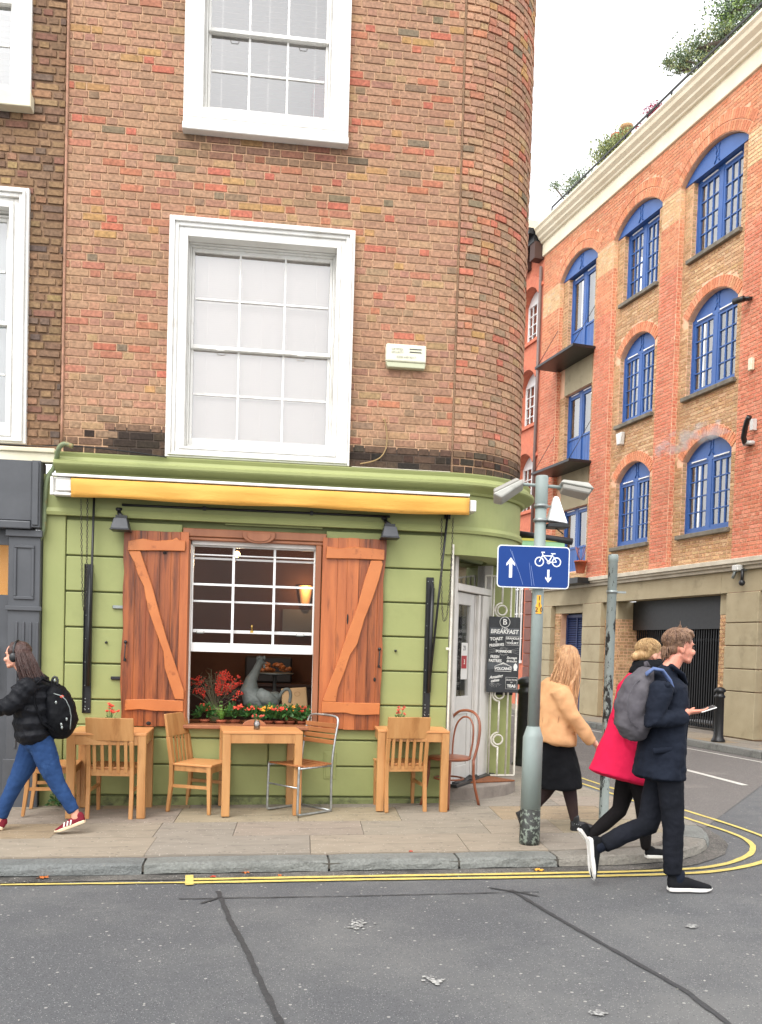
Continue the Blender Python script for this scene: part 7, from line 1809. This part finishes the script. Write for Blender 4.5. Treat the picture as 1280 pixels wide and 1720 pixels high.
def hand(q, wrist, fwd, palm_n, size=1.0, curl=.5, spread=.16, thumb_side=1):
    """palm, four fingers of unequal length with two bends, thumb from the side of the palm"""
    wrist = Vector(wrist); f = Vector(fwd).normalized(); n = Vector(palm_n); n = (n - f * n.dot(f)).normalized(); s_ = f.cross(n).normalized(); k = size
    q.limb([wrist - f * .01, wrist + f * .03 * k, wrist + f * .085 * k], [(.026 * k, .020 * k), (.036 * k, .016 * k), (.040 * k, .013 * k)], side=s_)
    for i, L in enumerate((.068, .078, .073, .058)):
        o_ = (i - 1.5) * .0205 * k; b_ = wrist + f * .082 * k + s_ * o_; a = curl * .6; d1 = (f * cos(a) + n * sin(a) + s_ * (i - 1.5) * spread * .3).normalized(); a2 = curl * 1.3; d2 = (f * cos(a2) + n * sin(a2)).normalized(); a3 = curl * 1.9; d3 = (f * cos(a3) + n * sin(a3)).normalized()
        p1 = b_ + d1 * L * .45 * k; p2 = p1 + d2 * L * .33 * k; p3 = p2 + d3 * L * .25 * k
        q.limb([b_ - f * .012, b_, p1, p2, p3], [.0092 * k, .0092 * k, .0086 * k, .0078 * k, .0068 * k], side=s_, n=8)
    tb = wrist + f * .028 * k + s_ * thumb_side * .030 * k; td = (f * .62 + s_ * thumb_side * .62 + n * .45).normalized(); t1 = tb + td * .034 * k; t2 = t1 + (f * .85 + n * .35 + s_ * thumb_side * .1).normalized() * .028 * k; t3 = t2 + (f * .9 + n * .4).normalized() * .02 * k
    q.limb([tb - td * .012, tb, t1, t2, t3], [.012 * k, .0125 * k, .0105 * k, .0095 * k, .008 * k], side=s_, n=8)
def strands(name, hm, root, roots, tips, n, rad, rnd, sway=.02, mid=None):
    q = MB()
    for _ in range(n):
        t = rnd.random(); i = min(len(roots) - 2, int(t * (len(roots) - 1))); ft = t * (len(roots) - 1) - i
        a = Vector(roots[i]).lerp(Vector(roots[i + 1]), ft); b_ = Vector(tips[i]).lerp(Vector(tips[i + 1]), ft) + Vector((rnd.gauss(0, sway), rnd.gauss(0, sway), rnd.gauss(0, sway * 1.5)))
        m1 = a.lerp(b_, .35) + Vector((rnd.gauss(0, sway * .5), rnd.gauss(0, sway * .5), 0)); m2 = a.lerp(b_, .7) + Vector((rnd.gauss(0, sway * .6), rnd.gauss(0, sway * .6), 0))
        if mid: m1 += Vector(mid)
        q.tube(smooth3([a, m1, m2, b_], 1), [rad, rad * 1.2, rad * 1.1, rad, rad * .9, rad * .7, rad * .5, rad * .2][:8], 4)
    return q.build(name, hm, root, True)
def cap_strands(root, hm, h, c0, rr, n, fx, rnd, fwd=.6, rad=.0022, zmin=-.1, k=1.0):
    """loose hairs lying over the hair cap, combed from the crown"""
    q = MB()
    for _ in range(n):
        a = rnd.uniform(0, 2 * pi); e = rnd.uniform(.05, 1.2); pts = []
        for j in range(5):
            ee = e + j * .16; aa = a + j * .10 * rnd.uniform(-.4, 1) ; p = Vector((c0[0] + rr[0] * 1.02 * cos(aa) * sin(ee), rr[1] * 1.02 * sin(aa) * sin(ee), c0[2] + rr[2] * 1.02 * cos(ee)))
            p *= 1 + (.012 * rnd.random() if j < 4 else .03 * rnd.random()); 
            if p.z < zmin or (p.x > .055 and p.z < .06): break
            pts.append(h(p.x, p.y, p.z))
        if len(pts) > 2: q.tube(pts, [rad] * (len(pts) - 1) + [rad * .3], 4)
    return q.build('hair_strand', hm, root, True)
def shoe(q, heel, toe, up_, w=.042, h=.065, sole=None):
    """upper as a closed form from heel to toe; up_ = direction of the ankle"""
    heel, toe, up_ = Vector(heel), Vector(toe), Vector(up_).normalized(); f = (toe - heel); L = f.length; f.normalize(); s_ = f.cross(up_).normalized()
    def pt(a, b_, c_=0): return heel + f * a * L + up_ * b_ + s_ * c_
    q.limb([pt(.03, h * .50), pt(.2, h * .55), pt(.42, h * .52), pt(.62, h * .42), pt(.82, h * .32), pt(.95, h * .26)], [(w * .72, h * .48), (w * .82, h * .56), (w * .82, h * .52), (w * .95, h * .38), (w * .98, h * .28), (w * .72, h * .2)], side=s_, n=14)
    q.limb([pt(.10, h * .7), pt(.12, h * 1.15)], [(w * .7, w * .95), (w * .66, w * .9)], side=s_)
    if sole is not None:
        o1 = [(-.02, .6), (.03, .82), (.2, .86), (.42, .8), (.65, 1.06), (.82, 1.0), (.95, .7), (1.01, .25)]
        poly = [(a, b_ * w) for a, b_ in o1] + [(a, -b_ * w) for a, b_ in o1[::-1]]
        n_ = len(poly); th = .024; lo_ = [pt(a, -.002 + (.012 if a > .93 else 0), b_) for a, b_ in poly]; hi = [pt(a, th, b_ * 1.02) for a, b_ in poly]
        sole.add(lo_ + hi, [tuple(range(n_)), tuple(range(2 * n_ - 1, n_ - 1, -1))] + [(i, i + n_, (i + 1) % n_ + n_, (i + 1) % n_) for i in range(n_)])
    return pt

# ---------------------------------------------------------------- man in the navy coat, walking right
yM = -2.62; J = frame(yM, 1)
gm = gp(1140, 1490, .012); yM = gm.y; J = frame(yM, 1)
man = thing('person', 'man in a long navy coat with a grey rucksack striding right, phone in hand', 'person', (gm.x, gm.y, gm.z), 0)
eye = J(1143, 1088); q, h, R = face_head(J, eye, None, None, None, 1, man, SKIN2, yaw=radians(-4), sc_=1.0)
neck = J(1118, 1136)
wr = J(1155, 1196, -.16)
def ex(q):
    hand(q, wr, (1, .15, .05), (0, .25, 1), 1.0, .28, thumb_side=-1)
    q.limb([neck, J(1114, 1168, -.10), J(1104, 1180, -.18), J(1098, 1208, -.23), J(1135, 1203, -.18), wr], [.045, .03, .03, .028, .028, .027])
head_parts(q, h, R, 1, man, None, HBROWN, neck, SKIN2, body_extra=ex)
# hair: cap plus tufts
q = MB(); q.ball(h(-.026, 0, .045), (.097, .080, .084), 18, 12, R); q.ball(h(-.058, 0, -.003), (.054, .066, .055), 14, 10, R); q.limb([h(.01, 0, .11), h(.055, 0, .10), h(.075, 0, .072)], [(.06, .028), (.056, .024), (.045, .012)]); q.limb([h(-.02, -.07, .03), h(-.01, -.078, .0)], [.014, .008]); q.limb([h(-.02, .07, .03), h(-.01, .078, .0)], [.014, .008])
q.build('hair', HBROWN, man, True, remesh=.008, smooth_it=2, wrinkle=(.02, .012))
rnd = random.Random(2); cap_strands(man, HBROWN, h, (-.026, 0, .045), (.101, .085, .088), 460, 1, rnd)
strands('hair_tuft', HBROWN, man, [h(-.05, -.03, .11), h(.0, .0, .13), h(.03, .03, .115)], [h(-.05, -.03, .13), h(-.01, 0, .148), h(.05, .02, .118)], 36, .0028, rnd, .008)
strands('hair_tuft', HBROWN, man, [h(-.10, -.05, .0), h(-.12, 0, .01), h(-.1, .05, .0)], [h(-.10, -.045, -.07), h(-.12, 0, -.07), h(-.1, .045, -.07)], 60, .004, rnd, .008)
# coat
q = MB()
q.limb([J(1106, 1304), J(1107, 1294), J(1112, 1250), J(1116, 1215), J(1120, 1180), J(1120, 1152), J(1118, 1138)], [(.215, .168), (.215, .165), (.20, .148), (.185, .135), (.195, .138), (.18, .115), (.085, .07)], n=22, round_=.15)
q.limb([J(1117, 1140), J(1122, 1128)], [(.075, .085), (.07, .075)])
sh = J(1112, 1156, -.19); el = J(1096, 1212, -.24); cu = J(1148, 1204, -.17)
q.limb([sh, sh.lerp(el, .5), el, el.lerp(cu, .45), cu], [.078, .072, .064, .058, .052], n=16)
sh2 = J(1116, 1156, .19); el2 = J(1112, 1212, .25); q.limb([sh2, el2, J(1140, 1225, .2)], [.078, .064, .054], n=14)
coat = q.build('coat', NAVY, man, True, remesh=.010, smooth_it=2, wrinkle=(.06, .022))
q = MB(); q.tube([sh + Vector((.0, -.075, .03)), J(1134, 1165, -.15), J(1136, 1195, -.15)], [.02, .022, .02], 8); o = q.build('collar_seam', NAVY, man, True)
q = MB(); q.limb([J(1121, 1118), J(1140, 1132), J(1150, 1150)], [(.10, .02), (.09, .018), (.05, .015)]); q.build('collar', NAVY, man, True)
q = MB(); q.limb([J(1098, 1262, -.185), J(1130, 1258, -.185)], [(.012, .022), (.012, .022)], side=(0, 1, 0), n=8); q.build('pocket_flap', NAVY, man, True)
q = MB(); q.tube([J(1152, 1150, -.06), J(1156, 1200, -.07), J(1150, 1260, -.08), J(1143, 1305, -.08)], .008, 6); q.build('coat_placket', NAVY, man, True)
# trousers and shoes
q = MB()
q.limb([J(1124, 1290, -.08), J(1128, 1340, -.09), J(1131, 1392, -.09), J(1130, 1430, -.085), J(1130, 1466, -.08)], [(.09, .092), (.084, .082), (.07, .070), (.064, .066), (.058, .062)], n=16, round_=.2)
q.limb([J(1112, 1290, .09), J(1100, 1340, .10), J(1087, 1386, .10), J(1050, 1400, .10), J(1014, 1419, .10)], [(.09, .10), (.084, .092), (.072, .08), (.064, .068), (.058, .058)], n=16, round_=.2)
q.limb([J(1116, 1300, 0), J(1116, 1285, 0)], [(.15, .11), (.15, .12)])
q.build('trousers', BLKT, man, True, remesh=.010, smooth_it=1, wrinkle=(.05, .014))
u_ = MB(); so = MB(); u2 = MB(); s2 = MB(); g0 = gp(1113, 1493, .012); hl = Vector((J(1115, 1492).x, yM - .08, gm.z)); f_pt = shoe(u_, hl, hl + Vector((.295, -.01, 0)), (0, 0, 1), .05, .086, so)
heel2 = J(988, 1408, .10); toe2 = J(993, 1478, .10); shoe(u2, heel2, toe2 + (toe2 - heel2).normalized() * -.0, (1, 0, .05), .046, .07, s2)
q = MB(); q.limb([hl + Vector((.06, 0, .06)), hl + Vector((.06, 0, .12))], [.042, .045]); q.limb([J(1016, 1418, .1), J(1002, 1424, .1)], [.04, .045]); q.build('sock', NAVY, man, True)
sh_ = [a_.build('shoe', SHOEK, man, True, remesh=.006, smooth_it=1) for a_ in (u_, u2)]; [a_.build('sole', WSOLE, man, True, bevel=.005) for a_ in (so, s2)]
q = MB(); q.tube([f_pt(.16, .052, -.040), f_pt(.30, .028, -.047), f_pt(.42, .026, -.05), f_pt(.60, .052, -.034)][:4], [.002, .008, .007, .001], 6); q.build('shoe_mark', WSOLE, man, True)
# phone
ph = thing('phone', 'white smartphone held in the striding man\'s hand', 'phone', wr + Vector((.125, -.0, .02)), 0)
ph.rotation_euler = (radians(10), radians(-18), 0)
q = MB(); q.box(-.045, .065, -.030, .030, -.004, .004); q.build('case', WSOLE, ph, bevel=.003); q = MB(); q.box(-.04, .06, -.026, .026, .0041, .0046); q.build('screen', BLACK, ph)
# rucksack
bp_ = thing('rucksack', 'soft grey rucksack worn on the navy coated man\'s back', 'backpack', J(1085, 1235, 0), 0)
q = MB(); q.limb([J(1066, 1232, 0), J(1064, 1215, 0), J(1066, 1180, 0), J(1075, 1145, 0), J(1088, 1125, 0)], [(.13, .085), (.16, .125), (.16, .125), (.13, .095), (.08, .04)], n=20)
q.build('sack', GREYB, bp_, True, remesh=.012, smooth_it=3, wrinkle=(.09, .04))
q = MB(); q.tube(smooth3([J(1078, 1228, -.13), J(1058, 1215, -.145), J(1052, 1185, -.15), J(1062, 1152, -.13), J(1078, 1140, -.10)], 2), .003, 6); q.build('zip', mat('grey zip', lin('#47454a'), None, .6), bp_, True)
q = MB(); q.tube(smooth3([J(1085, 1120, 0), J(1084, 1110, -.0), J(1090, 1120, .02)], 1), .012, 8); q.build('grab_handle', GREYB, bp_, True)
q = MB(); q.limb([J(1086, 1132, -.12), J(1098, 1123, -.15), J(1112, 1126, -.16), J(1124, 1142, -.155), J(1132, 1165, -.15), J(1133, 1185, -.15), J(1118, 1205, -.165)], [(.03, .012)] * 7, n=10); q.build('shoulder_strap', BLUEST, bp_, True)

# ---------------------------------------------------------------- woman in the red coat, walking right
gr_ = gp(1093, 1437, PAVE); yR = gr_.y; J = frame(yR, 1)
wom = thing('person', 'woman in a bright red coat and black scarf walking behind the navy coated man', 'person', (gr_.x, gr_.y, gr_.z), 0)
eye = J(1094, 1100); q, h, R = face_head(J, eye, None, None, None, 1, wom, SKIN, yaw=radians(8), sc_=.96)
def ex(q):
    hand(q, J(1082, 1296, -.2), (.1, 0, -1), (1, 0, 0), .9, .5)
    q.limb([J(1078, 1130), J(1062, 1152, -.15), J(1044, 1205, -.22), J(1080, 1270, -.2), J(1082, 1296, -.2)], [.045, .04, .03, .03, .026])
head_parts(q, h, R, 1, wom, None, HBLOND2, J(1078, 1130), SKIN, .96, body_extra=ex)
q = MB(); q.ball(h(-.03, 0, .045), (.098, .083, .078), 18, 12, R); q.ball(h(-.075, 0, .0), (.06, .07, .05), 12, 10, R); q.limb([h(-.10, 0, .0), h(-.15, 0, -.02)], [.042, .03]); q.limb([h(.02, 0, .09), h(.065, 0, .06)], [(.05, .02), (.045, .012)])
q.build('hair', HBLOND2, wom, True, remesh=.008, smooth_it=3, wrinkle=(.02, .005)); cap_strands(wom, HBLOND2, h, (-.03, 0, .045), (.102, .087, .082), 320, 1, random.Random(3), rad=.0018)
q = MB()
for k in range(3):
    zz = -.065 - k * .035; q.tube([h(-.02 + (.095 + k * .012) * cos(2 * pi * j / 20), (.085 + k * .012) * sin(2 * pi * j / 20), zz + .012 * cos(2 * pi * j / 20 + k)) for j in range(20)], .032, 10, closed=True)
q.build('scarf', BLKS, wom, True, remesh=.01, smooth_it=2, wrinkle=(.05, .02))
q = MB()
q.limb([J(1046, 1306), J(1047, 1302), J(1052, 1270), J(1058, 1230), J(1064, 1190), J(1068, 1155), J(1073, 1133)], [(.27, .265), (.27, .26), (.24, .22), (.20, .17), (.19, .14), (.175, .12), (.08, .07)], n=24, round_=.08)
sh = J(1062, 1150, -.17); el = J(1042, 1205, -.23); ha = J(1074, 1272, -.21) ; q.limb([sh, el, ha], [.07, .055, .046], n=14)
sh = J(1066, 1150, .17); q.limb([sh, J(1045, 1200, .22), J(1060, 1250, .22)], [.07, .055, .046], n=14)
q.build('coat', REDC, wom, True, remesh=.013, smooth_it=3, wrinkle=(.16, .02))
q = MB()
q.limb([J(1056, 1296, .07), J(1047, 1335, .07), J(1040, 1362, .07), J(1014, 1385, .07), J(990, 1404, .07)], [(.08, .09), (.068, .075), (.055, .06), (.05, .055), (.033, .036)], n=14)
q.limb([J(1072, 1296, -.06), J(1080, 1345, -.06), J(1083, 1385, -.06), J(1085, 1424, -.06)], [(.08, .09), (.06, .066), (.05, .055), (.034, .037)], n=14)
q.build('tights', TIGHTS, wom, True, remesh=.011, smooth_it=2)
u_ = MB(); so = MB(); u2 = MB(); s2 = MB(); hl = Vector((J(1080, 1436).x, yR - .06, gr_.z)); shoe(u_, hl, hl + Vector((.255, 0, 0)), (0, 0, 1), .042, .062, so)
heel2 = J(971, 1394, .07); toe2 = J(998, 1432, .07); shoe(u2, heel2, toe2, (.80, 0, .55), .04, .06, s2)
[a_.build('shoe', SHOEK, wom, True, remesh=.006, smooth_it=1) for a_ in (u_, u2)]; [a_.build('sole', WSOLE, wom, True, bevel=.005) for a_ in (so, s2)]

# ---------------------------------------------------------------- blond woman in the camel coat
gb2 = gp(968, 1391, PAVE); yB = gb2.y; J = frame(yB, 1)
bl = thing('person', 'woman with long blond hair in camel jacket and black skirt beside the lamp post', 'person', (gb2.x, gb2.y, gb2.z), 0)
eye = J(957, 1108); q, h, R = face_head(J, eye, None, None, None, 1, bl, SKIN, yaw=radians(28), sc_=.97)
def ex(q): hand(q, J(1001, 1250, -.18), (.5, 0, -.85), (.6, .3, .3), .85, .55); q.limb([J(934, 1140), J(938, 1160, -.15), J(962, 1205, -.21), J(992, 1240, -.18), J(1001, 1250, -.18)], [.04, .035, .03, .026, .024])
head_parts(q, h, R, 1, bl, None, HBLOND, J(934, 1140), SKIN, .97, body_extra=ex)
q = MB(); q.ball(h(-.028, 0, .04), (.102, .09, .088), 18, 12, R); 
q.limb([h(-.055, 0, .02), h(-.07, 0, -.10), J(932, 1155, -.03), J(928, 1185, -.06), J(924, 1205, -.07)], [(.092, .068), (.098, .066), (.11, .055), (.10, .045), (.06, .025)], n=18)
q.limb([h(.01, -.078, .03), h(.01, -.09, -.07), J(958, 1150, -.12), J(962, 1180, -.13)], [(.03, .022), (.035, .026), (.04, .024), (.02, .012)], n=10)
q.build('hair', HBLOND, bl, True, remesh=.01, smooth_it=2, wrinkle=(.04, .02))
rnd = random.Random(8)
strands('hair_strand', HBLOND, bl, [h(-.13, -.02, .06), h(-.08, -.085, .05), h(-.0, -.092, .06), h(.035, -.08, .04)], [J(910, 1214, -.09), J(924, 1232, -.13), J(944, 1216, -.14), J(964, 1198, -.13)], 420, .0036, rnd, .022, (0, -.014, .0))
q = MB()
q.limb([J(928, 1246), J(929, 1240), J(930, 1205), J(932, 1175), J(935, 1150), J(936, 1140)], [(.225, .195), (.225, .195), (.20, .175), (.195, .165), (.175, .13), (.08, .08)], n=22, round_=.1)
sh = J(938, 1158, -.17); el = J(962, 1205, -.22); ha = J(994, 1246, -.19); q.limb([sh, sh.lerp(el, .5), el, el.lerp(ha, .5), ha], [.082, .078, .068, .056, .046], n=16, round_=.2)
sh = J(934, 1158, .17); q.limb([sh, J(915, 1205, .22), J(905, 1245, .22)], [.08, .066, .05], n=14)
q.build('jacket', CAMEL, bl, True, remesh=.013, smooth_it=3, wrinkle=(.14, .035))
q = MB(); q.limb([J(939, 1322), J(939, 1318), J(937, 1290), J(934, 1262), J(932, 1236)], [(.20, .195), (.20, .195), (.185, .18), (.17, .16), (.15, .14)], n=20, round_=.08)
q.build('skirt', BLKS, bl, True, remesh=.013, smooth_it=2, wrinkle=(.12, .025))
q = MB()
q.limb([J(951, 1305, -.07), J(957, 1330, -.07), J(961, 1352, -.07), J(965, 1378, -.07)], [(.07, .08), (.055, .06), (.045, .05), (.032, .036)], n=14)
q.limb([J(930, 1305, .07), J(915, 1332, .07), J(900, 1350, .07), J(880, 1368, .07)], [(.07, .08), (.055, .06), (.045, .05), (.033, .036)], n=14)
q.build('tights', SHEER, bl, True, remesh=.011, smooth_it=2)
u_ = MB(); so = MB(); u2 = MB(); s2 = MB(); hl = Vector((J(955, 1390).x, yB - .07, gb2.z)); shoe(u_, hl, hl + Vector((.24, -.03, 0)), (0, 0, 1), .04, .07, so); u_.limb([hl + Vector((.035, 0, .05)), hl + Vector((.026, 0, .115))], [.036, .038])
heel2 = J(868, 1366, .07); toe2 = J(880, 1398, .07); shoe(u2, heel2, toe2, (.9, 0, .4), .04, .065, s2); u2.limb([J(874, 1372, .07), J(886, 1364, .07)], [.043, .044])
[a_.build('boot', BLACK, bl, True, remesh=.006, smooth_it=1) for a_ in (u_, u2)]; [a_.build('sole', BLACK_MATT, bl, True) for a_ in (so, s2)]
st_ = MB()
for k in range(7): st_.ball(hl + Vector((.01 + k * .018, -.045, .06 - .004 * k)), .0035, 6, 4)
st_.each('stud', STEEL, bl, True)

# ---------------------------------------------------------------- woman with headphones, walking left
gl = gp(118, 1397, PAVE); yL = gl.y; J = frame(yL, -1)
lw = thing('person', 'dark haired woman with headphones in a black puffer jacket and blue jeans walking left', 'person', (gl.x, gl.y, gl.z), 0)
eye = J(27, 1102); q, h, R = face_head(J, eye, None, None, None, -1, lw, SKIN, yaw=radians(-6), sc_=.93)
def ex(q):
    hand(q, J(-28, 1190, -.17), (-.9, 0, .3), (0, .5, -1), .85, .6); q.limb([J(53, 1138), J(52, 1160, -.13), J(20, 1187, -.21), J(-20, 1192, -.17), J(-28, 1190, -.17)], [.04, .035, .03, .026, .024]); q.limb([J(53, 1138), J(62, 1236)], [.05, .05])
    q.limb([J(62, 1236), J(84, 1290, -.08), J(97, 1318, -.08), J(124, 1358, -.08), J(128, 1374, -.08)], [.05, .04, .034, .032, .034]); q.limb([J(62, 1236), J(40, 1290, .08), J(25, 1318, .08), J(2, 1370, .08), J(-3, 1384, .08)], [.05, .04, .034, .032, .034])
head_parts(q, h, R, -1, lw, None, HDARK, J(53, 1138), SKIN, .93, body_extra=ex)
q = MB(); q.ball(h(-.03, 0, .042), (.096, .084, .082), 18, 12, R)
q.limb([h(-.05, 0, .03), h(-.075, 0, -.07), J(58, 1140, -.02), J(66, 1158, -.04), J(70, 1168, -.05)], [(.088, .062), (.09, .07), (.095, .072), (.085, .06), (.05, .03)], n=18)
q.build('hair', HDARK, lw, True, remesh=.01, smooth_it=2, wrinkle=(.04, .018))
rnd = random.Random(9)
strands('hair_strand', HDARK, lw, [h(-.13, -.02, .05), h(-.08, -.08, .06), h(-.02, -.087, .06)], [J(82, 1172, -.06), J(70, 1184, -.12), J(50, 1168, -.13)], 340, .0034, rnd, .018, (0, -.012, 0))
q = MB(); q.tube([h(-.012, .088 * cos(radians(a)), .03 + .102 * sin(radians(a))) for a in range(-10, 191, 10)], .0085, 8); q.build('headphone_band', BLACK, lw, True)
q = MB(); q.ball(h(-.01, -.088, -.01), (.032, .02, .038), 14, 10); q.ball(h(-.01, .088, -.01), (.032, .02, .038), 14, 10); q.each('earcup', BLACK, lw, True)
# quilted jacket: rings of padding
q = MB()
cs = [(J(62, 1241), .20, .145), (J(60, 1222), .205, .155), (J(59, 1200), .205, .155), (J(58, 1180), .205, .155), (J(57, 1160), .20, .15), (J(56, 1144), .17, .12)]
pts, rad = [], []
for i, (c_, a_, b_) in enumerate(cs):
    pts.append(c_); rad.append((a_, b_))
    if i < len(cs) - 1: n2 = cs[i + 1]; pts.append(c_.lerp(n2[0], .5)); rad.append((a_ + .016, b_ + .016)); pts.append(c_.lerp(n2[0], .93)); rad.append((n2[1] - .006, n2[2] - .006))
pts.append(J(53, 1134)); rad.append((.075, .075)); q.limb(pts, rad, n=22, round_=.3)
def puffarm(q, P_, r0, r1, n_):
    pp_, rr = [], []
    for i in range(n_ * 2 + 1):
        t = i / (n_ * 2); a = t * (len(P_) - 1); k = min(int(a), len(P_) - 2); pp_.append(P_[k].lerp(P_[k + 1], a - k)); r_ = r0 + (r1 - r0) * t; rr.append(r_ + (.010 if i % 2 else -.006))
    q.limb(pp_, rr, n=14)
puffarm(q, [J(50, 1150, -.17), J(20, 1185, -.22), J(-22, 1192, -.18)], .085, .055, 6)
puffarm(q, [J(56, 1150, .17), J(60, 1195, .22), J(30, 1215, .2)], .085, .055, 6)
q.limb([J(50, 1140), J(40, 1128)], [(.07, .075), (.066, .06)])
q.build('puffer_jacket', PUFF, lw, True, remesh=.010, smooth_it=1, wrinkle=(.04, .016))
q = MB()
q.limb([J(66, 1240, -.07), J(84, 1290, -.08), J(97, 1318, -.08), J(112, 1342, -.08), J(124, 1362, -.08)], [(.092, .105), (.078, .086), (.06, .064), (.052, .056), (.046, .049)], n=16, round_=.2)
q.limb([J(60, 1240, .07), J(40, 1290, .08), J(25, 1318, .08), J(12, 1345, .08), J(2, 1372, .08)], [(.092, .105), (.078, .086), (.06, .064), (.052, .056), (.046, .049)], n=16, round_=.2)
q.limb([J(66, 1252), J(64, 1232)], [(.15, .11), (.155, .112)])
q.build('jeans', JEAN, lw, True, remesh=.009, smooth_it=1, wrinkle=(.05, .012))
u_ = MB(); so = MB(); u2 = MB(); s2 = MB(); toe = Vector((J(97, 1396).x, yL - .08, gl.z + .004)); heel = J(143, 1381, -.08); 
f = (toe - heel); upv = Vector((-f.z, 0, f.x)) * -1; upv = upv if upv.z > 0 else -upv
pt = shoe(u_, heel, toe, upv, .042, .066, so)
toe = J(-30, 1391, .08); heel = J(5, 1398, .08); heel.z = gp(0, 1395, PAVE).z + .005; toe.z = heel.z + .06; shoe(u2, heel, toe, (.2, 0, 1), .042, .066, s2)
[a_.build('shoe', SHOER, lw, True, remesh=.006, smooth_it=1) for a_ in (u_, u2)]; [a_.build('sole', mat('cream sole', lin('#d9c3a4'), None, .6), lw, True, bevel=.005) for a_ in (so, s2)]
q = MB(); sgn = 1 if pt(.5, 0, 1).y < pt(.5, 0, 0).y else -1
for k in range(3): a = .42 + k * .11; q.limb([pt(a, .026, sgn * .040), pt(a - .07, .058, sgn * .033)], [(.006, .003), (.006, .003)], side=(1, 0, 0))
q.build('shoe_stripe', WSOLE, lw, True)
# rucksack of the headphone woman
br_ = thing('backpack', 'bulging black backpack with zip pockets on the back of the woman with headphones', 'backpack', J(100, 1190, 0), 0)
q = MB(); q.limb([J(98, 1228, 0), J(101, 1210, 0), J(98, 1185, 0), J(92, 1160, 0), J(86, 1148, 0)], [(.14, .11), (.165, .14), (.16, .125), (.14, .085), (.08, .03)], n=20)
q.limb([J(112, 1222, -.02), J(115, 1200, -.02)], [(.12, .055), (.12, .05)], n=16); q.build('sack', BPK, br_, True, remesh=.011, smooth_it=2, wrinkle=(.05, .02))
q = MB(); q.tube(smooth3([J(86, 1148, -.05), J(90, 1136, -.05), J(97, 1139, -.05), J(96, 1152, -.05)], 1), .010, 8); q.build('grab_handle', BLACK, br_, True)
q = MB(); q.limb([J(84, 1146, -.1), J(70, 1140, -.15), J(60, 1152, -.19), J(58, 1180, -.2), J(72, 1215, -.17), J(92, 1228, -.14)], [(.022, .008)] * 6, n=8); q.build('shoulder_strap', BPK, br_, True)
q = MB(); q.ball(J(104, 1170, -.165), (.016, .006, .012)); q.build('red_badge', REDF, br_, True)
q = MB()
for u, v in ((94, 1180), (103, 1217), (104, 1222), (112, 1208), (92, 1143)): q.ball(J(u, v, -.172), (.009, .006, .014), 8, 5)
q.tube(smooth3([J(90, 1165, -.165), J(108, 1170, -.17), J(120, 1195, -.155), J(118, 1225, -.15)], 1), .004, 5); q.each('buckle', STEEL, br_, True)
